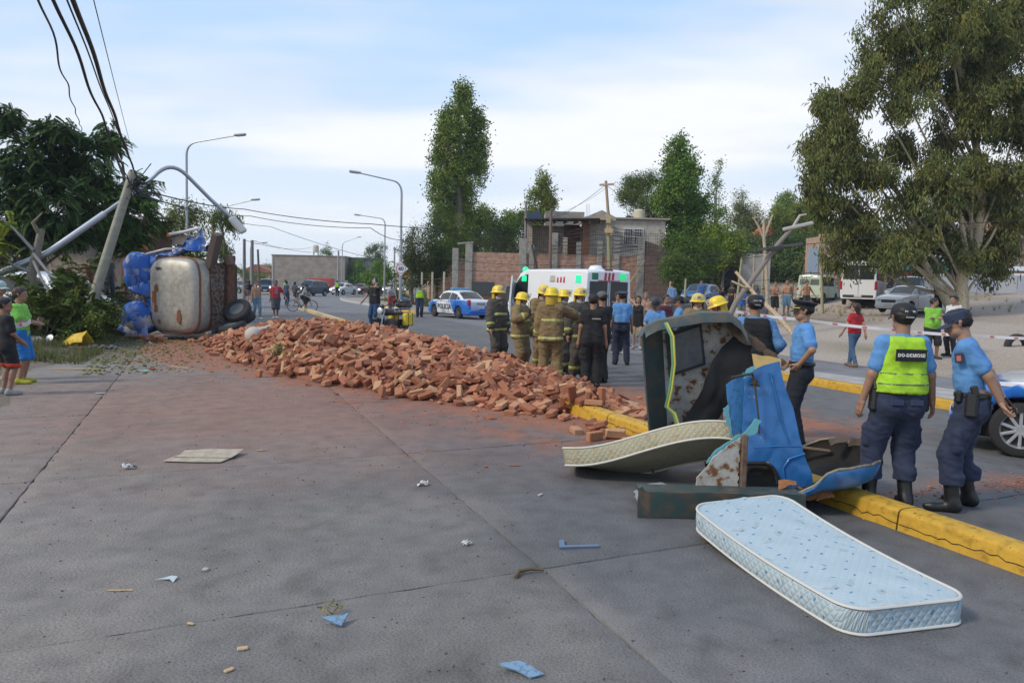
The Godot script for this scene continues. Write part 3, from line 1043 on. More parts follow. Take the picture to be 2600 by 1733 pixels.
	tree("shade_tree", "green shade tree behind the leaning concrete pole", vec(-17.6,.7,-36.0), "frond", 330, Color(.073,.144,.032), [[-.73,7.24,.14,.84,.8], [.08,5.04,-.79,.92,.92], [-.22,4.15,.04,1.1,1.1], [.91,3.76,.35,.75,1.09], [-.07,2.87,.19,1.19,.99], [-.52,3.3,.83,.98,.98], [-.97,4.71,.11,.8,1.0]])
	tree("leafy_tree", "pale green tree behind the overturned lorry", vec(-20.2,1.2,-48.0), "fine", 96, Color(.131,.165,.044), [[-.07,4.71,.39,.85,.74], [.29,4.29,-.65,.95,.81], [-.85,3.71,-.48,.81,.94], [.28,3.05,.0,1.07,.8]])
	tree("willow_tree", "small willow with trailing twigs behind the bent lamp head", vec(-19.0,.6,-52.0), "euc", 80, Color(.117,.161,.044), [[-.06,5.34,.97,1.13,.68], [.42,4.85,.33,.75,1.0], [-.73,4.25,.33,.72,1.15], [-.01,3.42,.33,.63,1.15]])
	tree("leafy_tree", "distant dark tree on the roofline of the grey building", vec(-38.1,1.1,-160.0), "poplar", 30, Color(.091,.159,.042), [[.06,6.59,.43,.89,1.24], [-.6,6.0,-.47,.71,.89], [.69,5.91,.46,.71,.89]])
	tree("leafy_tree", "distant tall dark tree far beyond the waiting cars", vec(-26.5,1.4,-150.0), "poplar", 30, Color(.091,.147,.042), [[-1.19,5.73,.67,.83,1.83], [-.07,6.23,-.9,1.17,2.01], [1.57,5.83,-.12,1.0,2.0], [.58,4.18,-1.18,1.34,1.51], [-.84,3.7,.2,1.17,1.5]])
	tree("leafy_tree", "round bush-like tree at the corner of the grey building", vec(-25.1,.4,-128.0), "poplar", 96, Color(.101,.190,.035), [[-.45,3.04,-1.03,1.43,1.58], [-.8,1.75,-.35,1.28,1.28], [.36,1.78,-.6,1.14,1.29]])
	tree("leafy_tree", "green roadside tree behind the far street lamp", vec(-16.0,.8,-95.0), "poplar", 96, Color(.109,.200,.035), [[-.62,2.35,-.42,.95,1.06], [.51,1.85,.01,.95,1.27], [-.02,1.05,.85,1.15,.84], [-1.25,1.28,.41,.79,.84]])
	tree("leafy_tree", "distant small tree left of the grey building", vec(-43.4,.6,-140.0), "poplar", 35, Color(.109,.180,.042), [[-.85,2.7,-.73,1.09,1.09], [.18,2.88,-.67,.94,.94]])
	tree("leafy_tree", "distant low tree between the far poles", vec(-46.1,.6,-130.0), "poplar", 35, Color(.126,.190,.042), [[-.71,2.37,-.99,1.31,1.02], [1.19,2.11,.3,1.01,.86], [3.44,1.53,-.51,1.81,1.16]])
	# grass on the bank by the brick compound, weeds on the dirt and under the lorry
	tufts("grass_bank", "green grass on the bank below the cypresses", Color(.10,.14,.03), 2600, func(r): 
		var p := W(r.randf_range(40,66), r.randf_range(9.4,14.5))
		return Vector2(p.x, p.z), .15,.4)
	tufts("roadside_weeds", "trampled weeds along the earth beside the overturned lorry", Color(.10,.12,.035), 2600, func(r):
		var p := W(r.randf_range(13,30), -7.7 - absf(r.randfn(0,1.7)))
		return Vector2(p.x, p.z), .08,.3)
	tufts("dry_grass", "dry yellow grass tufts on the dirt slope", Color(.22,.19,.08), 2400, func(r):
		var p := W(r.randf_range(20,75), r.randf_range(20,60))
		if lay.get_noise_2d(p.x * .3 + 50, p.z * .3) < .0: p = W(r.randf_range(36,60), r.randf_range(30,48))
		return Vector2(p.x, p.z), .12,.38)
	# scrub and treetops that read as one mass on the hillside
	var r0 := RandomNumberGenerator.new()
	r0.seed = 61
	var xfs := []
	var cols := []
	for i in 430:
		var p := W(r0.randf_range(52,120), r0.randf_range(26,92))
		if i % 4 == 0: p = W(r0.randf_range(44,60), r0.randf_range(24,48))
		if Vector2(p.x, p.z).distance_to(Vector2(23.5,-60)) < 6.0: continue
		var y := land(p.x, p.z)
		var w := r0.randf_range(.7,2.3) * (1.35 if i % 4 else 1.0)
		var tone := r0.randf_range(.7,1.3)
		var warm := r0.randf_range(.8,1.25)
		for k in int(20 + w * 22):
			var d := vec(r0.randfn(0,1), absf(r0.randfn(0,1)), r0.randfn(0,1)).normalized() * pow(r0.randf(), .4)
			xfs.append(Transform3D(Basis.from_euler(vec(r0.randf() * TAU, r0.randf() * TAU, 0)).scaled(Vector3.ONE * r0.randf_range(1.0,1.9)), vec(p.x + d.x * w, y + d.y * w * 1.3, p.z + d.z * w)))
			var g := tone * r0.randf_range(.75,1.3)
			cols.append(Color(.085 * g * warm, .115 * g, .04 * g))
	var scrub := Node3D.new()
	scrub.name = "hillside_scrub"
	add_child(scrub)
	tag(scrub, "green scrub and treetops covering the far hillside", "scrub", "", "stuff")
	bake(scrub, "foliage", "poplar", xfs, cols, leaf_mat())
	# torn-off branches heaped beside the leaning pole
	var spots := [[-13.4,-19.9], [-12.7,-20.7], [-12.1,-20.2], [-13.0,-21.8], [-12.2,-22.0], [-14.0,-21.0], [-11.6,-21.2], [-13.6,-23.4], [-12.6,-23.6]]
	var labs := ["torn leafy branch behind the boy in the green shirt", "torn leafy branch in front of the leaning concrete pole", "low torn branch above the yellow bag", "tall torn branch in front of the buried car", "torn branch at the foot of the leaning pole", "torn branch at the edge behind the boys", "small torn branch between yellow bag and lorry", "upright torn branch beside the bare trunk", "upright torn branch hiding the side of the buried car"]
	for i in spots.size():
		var r := RandomNumberGenerator.new()
		r.seed = 90 + i
		var ends := []
		for k in 10:
			ends.append(vec(r.randfn(0,.55), r.randf_range(.25,1.0 + .4 * (i % 3)) + (.5 if i > 6 else .0), r.randfn(0,.5)))
		plant("torn_branch", labs[i], "branch", vec(spots[i][0], land(spots[i][0], spots[i][1]) - .06, spots[i][1]), ends, "frond" if i % 3 else "poplar", 26, Color(.085,.125,.03), .52, "torn branches beside the lorry")
	var ends2 := []
	for k in 9: ends2.append(vec(-.6 + k * .14,.7 + .4 * sin(k * 2.1), .2 * cos(k * 3.0)))
	plant("torn_branch", "bright green sprig standing up behind the crumpled blue cab", "branch", vec(-11.3, land(-11.3,-27.0), -27.0), [vec(.2,2.6,0), vec(.6,2.9,.1), vec(.9,2.5,0), vec(-.2,2.4,.2)], "poplar", 30, Color(.11,.15,.04), .9, "torn branches beside the lorry")
	plant("roadside_plant", "yellow-green sprig at the frame edge above the boys' heads", "plant", vec(-14.2, land(-14.2,-21.5), -21.5), [vec(-.3,2.9,.2), vec(.1,3.0,0), vec(.35,2.7,.2), vec(-.1,3.1,.3)], "frond", 14, Color(.17,.21,.03), .7)
	plant("roadside_plant", "low olive bush on the pavement beside the far cyclist", "plant", W(46.5,6.9,.15), [vec(-.4,.9,0), vec(.3,.8,.2), vec(0,1.1,0), vec(.5,.6,0)], "fine", 22, Color(.09,.09,.03), .9)
	plant("brick_pile_weed", "small green weed sticking out of the brick heap", "plant", vec(-4.75,.38,-15.9), [vec(.0,.16,.05), vec(.08,.13,.08), vec(-.07,.12,.06)], "poplar", 3, Color(.13,.16,.04), .28)

# ------------------------------------------------------------------ buildings
func bx(x: float, y: float, z: float, w: float, h: float, d: float, b := .0, ry := .0, rx := .0, rz := .0) -> MB:
	var m := MB.new()
	m.box(T(x, y, z, rx, ry, rz), vec(w, h, d), b)
	return m

func masonry(f := 1.0) -> StandardMaterial3D:
	return mat(f, f * .98, f * .96,.95,0, {"tex": tx.wall, "scale": 1.0, "detail": tx.patch, "dscale": .35})

func window_in(parent: Node3D, x: float, y: float, z: float, w: float, h: float, frame: Material, pane: Material, bars := 0, turn := .0) -> void:
	var f := MB.new()
	var xf := T(x, y, z, 0, turn)
	f.box(xf * T(0, h / 2 + .03,.03), vec(w + .16,.08,.10), .01)
	f.box(xf * T(0,-h / 2 - .03,.04), vec(w + .22,.08,.14), .01)
	for s in [-1,1]: f.box(xf * T(s * (w / 2 + .03), 0,.03), vec(.08, h - .02,.10), .01)
	f.box(xf * T(0,0,.025), vec(.05, h - .02,.05))
	var fr := put("window", f, frame, parent)
	var p := MB.new()
	p.box(xf * T(0,0,.008), vec(w - .01, h - .03,.012))
	put("pane", p, pane, fr)
	if bars > 0:
		var g := MB.new()
		for i in bars: g.box(xf * T(-w / 2 + w * (i + .5) / bars, 0,.12), vec(.025, h + .1,.025))
		for k in 3: g.box(xf * T(0,-h / 2 + h * (k + .5) / 3.0,.145), vec(w + .1,.03,.02))
		put("grille", g, mat(.55,.55,.55,.6), fr)

func build_buildings() -> void:
	var conc := mat(.36,.345,.31,.92,0, {"tex": tx.concrete, "scale": .5, "detail": tx.patch, "dscale": .4})
	var dark := glass(.02,.025,.03,.85)
	# walled yard with concrete pillars
	var yard := base("walled_yard", vec(2.5,.0,-55.0))
	tag(yard, "unfinished brick yard wall with tall concrete pillars behind the ambulance", "wall")
	var px := [-6.58,-5.64,-1.89,-1.27,.32,2.0,3.46,4.66,6.33]
	var pt := [4.28,4.61,5.06,4.6,5.5,4.91,5.07,5.31,5.41]
	var pw := [.42,.50,.52,.34,.42,.34,.36,.36,.50]
	for i in px.size():
		put("pillar", bx(px[i], (pt[i] + .4) / 2.0,.04, pw[i], pt[i] - .4,.42,.02), conc, yard)
		if i < px.size() - 1:
			var a: float = px[i] + pw[i] / 2.0
			var b: float = px[i + 1] - pw[i + 1] / 2.0
			if i == 0: continue
			put("brick_wall", bx((a + b) / 2,2.24,.0, b - a, 3.6,.20), masonry(1.0), yard)
	put("beam", bx(-5.9,4.66,.0,1.1,.10,.5,.01,0,0,6), conc, yard)
	put("brick_wall", bx(5.5,2.24,.01,1.15,3.5,.2), masonry(.82), yard)
	var em := MB.new()
	em.prism(PackedVector2Array([Vector2(0,.6), Vector2(2.6,.9), Vector2(2.6,4.4), Vector2(1.2,4.85), Vector2(0,5.1)]), .2, T(6.6,0,0,0,28))
	put("brick_wall", em, masonry(.88), yard)
	var net := MB.new()   # rusty reinforcing mesh over the wall
	for i in 64: net.box(T(-1.7 + i * .155,4.85,.17), vec(.016,1.75 + .15 * sin(i * 1.7), .016))
	for k in 9: net.box(T(3.2,4.1 + k * .19,.19,0,0,.4 * sin(k * 2.0)), vec(9.8,.016,.016))
	put("wire_mesh", net, mat(.07,.05,.04,.9), yard)
	net = MB.new()
	for i in 26: net.box(T(-5.4 + i * .15,4.75,.0), vec(.02,1.1,.02))
	for k in 7: net.box(T(-3.5,4.3 + k * .16,.02), vec(3.9,.016,.016))
	put("wire_mesh", net, mat(.06,.05,.045,.9), yard)
	for i in 7:
		var m := MB.new()
		var y0 := 4.2 + .22 * i
		m.tube([vec(-.6 + .3 * i, y0,.3), vec(1.6, y0 - .1 + .05 * i, .3), vec(3.4, y0 + .12 * i - .1,.3), vec(6.4, y0 + .35 - .05 * i, .25)], .02,5)
		put("bent_bar", m, mat(.05,.04,.035,.9), yard)
	put("prop", bx(5.75,2.5,.5,.1,3.0,.1,0,0,0,-32), mat(.40,.32,.22,.9), yard)
	put("sheeting", bx(-4.6,1.55,.35,1.6,.9,.02,0,4,-8), mat(.045,.05,.055,.8), yard)
	put("sheeting", bx(-2.9,1.35,.42,1.7,.8,.02,0,-5,-10), mat(.04,.043,.05,.8), yard)
	# cream house behind the yard
	var h := base("house", vec(6.4,0,-61.5))
	tag(h, "cream house with black roof edge and wooden porch behind the yard wall", "house")
	var cream := mat(.50,.46,.39,.9,0, {"tex": tx.patch, "scale": .3, "detail": tx.grain, "dscale": .6})
	put("wall", bx(1.8,4.2,0,5.9,5.3,6.0), cream, h)
	put("wall", bx(-3.1,4.0,-1.3,3.85,4.9,3.4), cream, h)
	put("wall", bx(-5.3,4.2,.2,.45,5.0,4.0), cream, h)
	put("porch_back", bx(-2.0,5.2,.55,1.2,2.7,.12,.0), mat(.17,.075,.035,.8,0, {"tex": tx.bark, "scale": .8}), h)
	put("porch_roof", bx(-2.6,6.80,2.0,6.2,.12,4.8,.01,0,3,1.5), mat(.035,.03,.03,.9), h)
	for i in 7: put("rafter", bx(-5.0 + i * .8,6.62,2.1,.1,.16,4.4,0,0,3), mat(.15,.08,.05,.9), h)
	put("post", bx(-1.15,5.1,3.6,.5,3.2,.16,.01), mat(.24,.10,.045,.8,0, {"tex": tx.bark, "scale": .8}), h)
	put("post", bx(-2.75,4.55,5.0,.32,1.5,.2,.02), mat(.42,.36,.28,.9), h)
	put("parapet", bx(1.9,6.93,.1,6.3,.12,6.3,.01), mat(.36,.30,.24,.9), h)
	window_in(h, 2.4,5.6,3.02,1.35,1.1, mat(.55,.55,.53,.6), dark, 8)
	window_in(h, -3.2,5.4,.42,.95,1.0, mat(.5,.5,.5,.6), dark, 5)
	var tk := MB.new()
	tk.lathe(T(3.1,6.99,1.0), [Vector2(.44,0), Vector2(.45,.05), Vector2(.44,.66), Vector2(.40,.78), Vector2(.15,.84), Vector2(.0,.85)], 20)
	put("water_tank", tk, mat(.48,.45,.32,.7), h)
	put("vent", bx(2.3,7.15,1.0,.4,.32,.5,.04), mat(.03,.035,.04,.6), h)
	var sheetm := MB.new()
	sheetm.box(T(-5.0,7.15,1.0,0,0,8), vec(1.2,.5,.06))
	put("roof_sheet", sheetm, mat(.035,.06,.11,.7), h)
	for k in 3: put("starter_bar", bx(-.6 + .12 * k, 7.9,-3.0,.02,1.3,.02), mat(.12,.09,.08,.9), h)
	# roofs of the houses behind
	var gable := MB.new()
	gable.prism(PackedVector2Array([Vector2(-2.4,0), Vector2(2.4,0), Vector2(2.4,7.6), Vector2(.1,8.7), Vector2(-2.4,7.6)]), 6.0, T(7.7,0,-74))
	var gh := put("house", gable, mat(.42,.37,.32,.9,0, {"tex": tx.patch, "scale": .3}))
	tag(gh, "plain rendered gable showing just above the cream house", "house")
	var fl := put("house", bx(4.4,4.3,-72,3.4,8.1,5.0), mat(.44,.38,.31,.9,0, {"tex": tx.patch, "scale": .3}))
	tag(fl, "flat cream block showing above the porch roof", "house")
	var bb := put("house", bx(9.8,4.0,-70,4.2,7.6,4.0), masonry(.95))
	tag(bb, "bare brick house showing above the roof beside the water tank", "house")
	# grey warehouse far down the road
	var wh := base("warehouse", vec(-32,0,-133))
	tag(wh, "windowless grey block warehouse at the end of the road", "building")
	var blk := mat(.33,.29,.25,.95,0, {"tex": tx.patch, "scale": .12, "detail": tx.grain, "dscale": .3})
	put("wall", bx(-1.2,2.8,0,11.8,5.6,12), blk, wh)
	put("wall", bx(6.4,2.8,-2,3.3,5.2,9), mat(.22,.22,.22,.9), wh)
	put("roof", bx(6.6,5.55,-1.9,4.0,.2,9.6), mat(.12,.12,.12,.8), wh)
	put("roof_edge", bx(-1.2,5.66,0,12.0,.12,12.2), mat(.25,.22,.19,.9), wh)
	put("low_wall", bx(.4,.9,6.6,10.0,1.8,.3), mat(.28,.26,.24,.9,0, {"tex": tx.patch, "scale": .2}), wh)
	var wt := MB.new()
	wt.lathe(T(-1.0,6.4,2), [Vector2(.45,0), Vector2(.5,.1), Vector2(.5,.9), Vector2(.35,1.15), Vector2(.0,1.2)], 14)
	for s in [-1,1]: wt.box(T(-1.0 + s * .35,6.05,2), vec(.08,.75,.5))
	put("water_tank", wt, mat(.5,.45,.36,.8), wh)
	var rc := base("container", vec(-28.6,0,-117))
	tag(rc, "faded red ribbed container by the warehouse wall", "container")
	put("shell", bx(0,1.05,0,3.4,2.0,2.2,.03), mat(.45,.075,.05,.7), rc)
	for i in 16: put("rib", bx(-1.55 + i * .205,1.05,1.11,.08,1.8,.05), mat(.42,.07,.045,.7), rc)
	# low houses left of the warehouse
	for i in 4:
		var hx: float = [-49.0,-44.5,-53.5,-57.0][i]
		var hz: float = [-125.0,-138.0,-118.0,-95.0][i]
		var hh := base("house", vec(hx, 0, hz))
		tag(hh, ["small brick house with low roof beside the far poles", "small cream house beyond the far poles", "low brown house behind the parked grey car", "red brick house glimpsed behind the lorry wheels"][i], "house")
		put("wall", bx(0,1.4,0,5,2.8,5), [masonry(.9), mat(.45,.36,.27,.9), mat(.25,.18,.13,.9), masonry(.8)][i], hh)
		var g := MB.new()
		g.prism(PackedVector2Array([Vector2(-3,2.8), Vector2(3,2.8), Vector2(0,4.2)]), 5.6, T(0,0,0))
		put("roof", g, mat(.30,.11,.07,.9,0, {"tex": tx.grain, "scale": 1.0}), hh)
		window_in(hh, 1.0,1.5,2.51,1.1,1.0, mat(.4,.4,.4,.7), dark)
		put("door", bx(-1.2,1.05,2.53,.9,2.0,.06), mat(.12,.07,.04,.8), hh)
	# right hillside: block wall, pink house, tiled houses
	var bw := put("block_wall", bx(17.8,3.4,-58,2.1,2.3,.25,0,-4), mat(.40,.38,.36,.95,0, {"tex": tx.concrete, "scale": .4}))
	tag(bw, "grey block wall behind the leaning pole", "wall")
	var bw2 := put("block_wall", bx(16.0,3.3,-59,.9,2.4,.3), mat(.03,.03,.035,.9))
	tag(bw2, "dark sheet gate beside the grey block wall", "gate")
	var ph := base("house", vec(24.4,2.2,-61))
	tag(ph, "pink block house with rough top behind the green van", "house")
	var pm := mat(.52,.36,.29,.95,0, {"tex": tx.wall, "scale": .55, "detail": tx.patch, "dscale": .3})
	put("wall", bx(.2,1.9,0,3.0,3.9,3.0), mat(.50,.34,.26,.95,0, {"tex": tx.grain, "scale": .5, "detail": tx.patch, "dscale": .4}), ph)
	for i in 6: put("block", bx(-1.15 + i * .45,3.93,1.2,.36,.16 + .1 * (i % 2), .3,.01), mat(.48,.31,.24,.95), ph)
	window_in(ph, .5,2.4,1.52,.5,.8, mat(.45,.45,.45,.6), dark)
	put("door", bx(-1.75,1.9,1.4,.75,2.2,.08), mat(.32,.40,.48,.6), ph)
	var tl := [[-.2,-95,22.6,3.2], [4.6,-92,28.9,2.4], [9.0,-98,33.0,2.6], [2.6,-108,33.5,2.4]]
	var tlab := ["hillside house with an orange tiled roof above the shrubs", "small hillside house with a red tiled roof beside the forked post", "hillside house with a blue-grey sheet roof", "highest hillside house with an orange wall among trees"]
	for i in 4:
		var hx: float = tl[i][2]
		var hz: float = tl[i][1]
		var hh := base("house", vec(hx, land(hx, hz), hz))
		tag(hh, tlab[i], "house")
		var w: float = tl[i][3]
		put("wall", bx(0,.9,0, w, 3.2,3), [mat(.45,.32,.26,.9), mat(.42,.37,.32,.9), mat(.4,.4,.4,.9), mat(.48,.22,.12,.9)][i], hh)
		var g := MB.new()
		g.prism(PackedVector2Array([Vector2(-w * .62,2.4), Vector2(w * .62,2.4), Vector2(w * .1,3.5), Vector2(-w * .1,3.5)]), 3.6, T(0,0,0))
		put("roof", g, [mat(.42,.14,.08,.9), mat(.48,.13,.07,.9), mat(.16,.24,.28,.7), mat(.45,.15,.08,.9)][i], hh)
		window_in(hh, .3,1.5,1.52,.7,.7, mat(.4,.4,.4,.7), dark)
	var ch := MB.new()
	ch.prism(PackedVector2Array([Vector2(-.5,0), Vector2(.5,0), Vector2(.42,3.6), Vector2(.2,4.5), Vector2(-.25,3.9)]), .6, T(30.4, land(30.4,-96), -96))
	tag(put("chimney_stack", ch, mat(.42,.38,.33,.9)), "grey chimney-like stub beside the red tiled roof", "chimney")
	# brick building and sheds on the right
	var rb := base("brick_building", vec(48.6,0,-74))
	tag(rb, "tall bare brick building half hidden behind the eucalyptus", "building")
	put("wall", bx(0,6.3,0,8.4,12.6,8), masonry(1.0), rb)
	put("wall", bx(-5.9,3.8,1.5,3.4,7.6,5), mat(.55,.36,.29,.95,0, {"tex": tx.patch, "scale": .3}), rb)
	put("pilaster", bx(-4.0,6.4,4.1,.5,12.4,.3), conc, rb)
	window_in(rb, -2.2,5.0,4.03,1.2,1.3, conc, dark)
	window_in(rb, -2.2,9.0,4.03,1.2,1.3, conc, dark)
	var shed := base("shed", vec(29.0,0,-54))
	tag(shed, "long low shed with turquoise sheet front behind the eucalyptus trunk", "shed")
	var gy := land(29,-54)
	put("wall", bx(0, gy + 1.0,-1.5,9.0,2.2,3.0), mat(.06,.045,.04,.95), shed)
	put("fascia", bx(-.6, gy + 1.95,.05,7.6,.62,.05,0,0,-8,1), mat(.03,.20,.22,.6), shed)
	put("roof", bx(1.4, gy + 2.45,-1.4,3.4,.05,3.2,0,0,12), mat(.45,.46,.47,.5), shed)
	put("roof", bx(6.4, gy + 1.75,-1.2,3.4,.05,3.0,0,0,14), mat(.45,.46,.47,.5), shed)
	put("wall", bx(6.6, gy + .9,-1.6,3.2,1.7,2.4), mat(.14,.07,.05,.95), shed)
	put("door", bx(-2.0, gy + 1.1,.03,.7,1.9,.06), mat(.12,.03,.03,.8), shed)
	for i in 4: put("post", bx(-3.6 + i * 2.6, gy + 1.0,.3,.12,2.1,.12), mat(.2,.16,.12,.9), shed)
	var cf := base("sheet_fence", vec(31.6, land(31,-50) - .05,-50))
	tag(cf, "pale corrugated sheet fence on the dirt behind the eucalyptus", "fence")
	for i in 6:
		var c := MB.new()
		var rows := []
		for k in 15: rows.append(pva([vec(-.62,.06 + k * .085,.02 * (k % 2)), vec(.62,.06 + k * .085,.02 * (k % 2))]))
		c.loft(rows, false, false, false, true)
		var o := put("panel", c, mat(.46 - .03 * (i % 3), .47 - .03 * (i % 3), .48,.55,.1), cf)
		o.position = vec(-4.0 + i * 1.27,.02 * (i % 2), 0)
	for i in 5: put("post", bx(-4.7 + i * 1.9,.8,-.1,.1,1.8,.1), mat(.2,.16,.12,.9), cf)
	# stick fence behind the vans
	var sf := base("stick_fence", vec(22.6, land(22.6,-54) - .05,-54))
	tag(sf, "rough fence of upright sticks and planks between the two vans", "fence")
	for i in 14:
		var m := MB.new()
		var hgt := 1.2 + 1.5 * absf(sin(i * 2.3)) * (1.4 if i % 5 == 0 else .8)
		m.tube([vec(-3.4 + i * .42,0,.1 * sin(i * 3.0)), vec(-3.4 + i * .42 + .25 * sin(i * 1.9), hgt, .1)], [.06,.035], 5)
		put("stick", m, mat(.24,.19,.14,.95,0, {"tex": tx.bark, "scale": 2.0}), sf)
	for i in 7: put("plank", bx(-.6 + .05 * i, .14 + i * .2,.3,3.4,.16,.04,.005,0,0, sin(i * 2.0)), mat(.25 - .015 * (i % 3), .20 - .012 * (i % 3), .16,.95,0, {"tex": tx.bark, "scale": 1.5}), sf)
	# pale wall piece, gate posts and fence in the background left
	var rw := base("brick_wall", vec(-24,0,-48))
	tag(rw, "dark red wall behind the pale green tree on the left", "wall")
	put("wall", bx(0,2.6,0,5.0,5.2,3.0), mat(.20,.085,.06,.95,0, {"tex": tx.patch, "scale": .4}), rw)
	put("roof", bx(0,5.35,0,5.6,.15,3.6,0,0,4), mat(.32,.28,.25,.9), rw)
	var lw := base("house", vec(-22.5,0,-35.5))
	tag(lw, "pale house wall glimpsed through the dark shade tree", "house")
	put("wall", bx(0,1.9,0,8.0,3.8,3.0), mat(.40,.34,.29,.95,0, {"tex": tx.patch, "scale": .4}), lw)
	put("roof", bx(0,3.9,.2,8.6,.14,3.8,0,0,5), mat(.22,.10,.07,.9), lw)
	window_in(lw, 1.5,2.0,1.52,1.2,1.1, mat(.4,.4,.4,.7), dark)
	# brick house beyond the grass bank
	var gb := base("house", vec(-4.4,0,-66))
	tag(gb, "low brick house behind the cypress trunks", "house")
	put("wall", bx(0,2.2,0,5.5,3.4,3.0,0,10), masonry(1.05), gb)
	var fn := base("post_fence", vec(-5.2,0,-56.5))
	tag(fn, "thin wire fence with pale posts on the grass bank", "fence")
	for i in 6:
		var q := W(45 + i * 3.2,9.7 + .1 * i) - fn.position
		put("post", bx(q.x, 1.3, q.z, .14,2.6,.14,.02), mat(.42,.38,.28,.9), fn)
		if i < 5:
			var q2 := W(45 + (i + 1) * 3.2,9.7 + .1 * (i + 1)) - fn.position
			for k in 4:
				var wr := MB.new()
				wr.tube([vec(q.x, .6 + k * .5, q.z), vec(q2.x, .6 + k * .5, q2.z)], .012,4)
				put("wire", wr, mat(.12,.12,.12,.6), fn)

# ------------------------------------------------------------------ street furniture
func arc(a: Vector3, b: Vector3, c: Vector3, n := 6) -> Array:   # rounded corner at b
	var o := []
	for i in n + 1:
		var k := i / float(n)
		o.append(a.lerp(b, k).lerp(b.lerp(c, k), k))
	return o

func lamp_post(label: String, at: Vector3, hgt: float, tip: Vector3, lit_side := 1.0) -> Node3D:
	var root := base("street_lamp", at)
	tag(root, label, "street lamp", "street lamps along the road")
	var steel := mat(.36,.38,.40,.45,.6)
	var m := MB.new()
	m.tube([vec(0,0,0), vec(0, hgt * .45,0)], [.095,.085], 10)
	m.lathe(T(0, hgt * .45 - .1,0), [Vector2(.085,0), Vector2(.1,.05), Vector2(.07,.18)], 10)
	put("pole", m, steel, root)
	m = MB.new()
	var p := [vec(0, hgt * .45,0)] + arc(vec(0, hgt - .6,0), vec(0, hgt + .05,0), vec(tip.x * .22, hgt + tip.y * .3, tip.z * .22), 6) + [vec(tip.x, hgt + tip.y, tip.z)]
	var rr := []
	for i in p.size(): rr.append(lerpf(.07,.035, i / float(p.size() - 1)))
	m.tube(p, rr, 9)
	put("arm", m, steel, root)
	var d := tip.normalized()
	m = MB.new()
	var bs := Basis.looking_at(vec(d.x, .08, d.z).normalized(), Vector3.UP)
	m.box(Transform3D(bs, vec(tip.x, hgt + tip.y, tip.z) + d * .3), vec(.26,.13,.68), .045)
	var hd := put("lamp_head", m, mat(.42,.43,.44,.5), root)
	m = MB.new()
	m.box(Transform3D(bs, vec(tip.x, hgt + tip.y - .072, tip.z) + d * .34), vec(.2,.03,.46), .01)
	put("lens", m, mat(.28,.28,.27,.3), hd)
	return root

func wire(label: String, pts: Array, r := .02, sag := .0, called := "cable", n := 14, wob := .0) -> void:
	var p := []
	for j in pts.size() - 1:
		var a: Vector3 = pts[j]
		var b: Vector3 = pts[j + 1]
		for i in n + (1 if j == pts.size() - 2 else 0):
			var k := i / float(n)
			var q := a.lerp(b, k) - vec(0, sag * 4.0 * k * (1 - k), 0)
			if wob > .0: q += vec(sin(k * 37.0 + j), sin(k * 29.0 + 2), 0) * wob
			p.append(q)
	var m := MB.new()
	m.tube(p, r, 6)
	tag(put(called, m, mat(.02,.02,.022,.7)), label, "cable", "overhead cables")

func pole(label: String, a: Vector3, b: Vector3, r0: float, r1: float, c: Vector3, category := "pole", called := "pole") -> Node3D:
	var root := base(called, a)
	tag(root, label, category)
	var m := MB.new()
	var d := b - a
	m.tube([Vector3.ZERO, d * .3, d * .65, d], [r0, lerpf(r0, r1,.3), lerpf(r0, r1,.65), r1], 10)
	put("shaft", m, mat(c.x, c.y, c.z, .9,0, {"tex": tx.concrete, "scale": .9, "detail": tx.patch, "dscale": .6}), root)
	return root

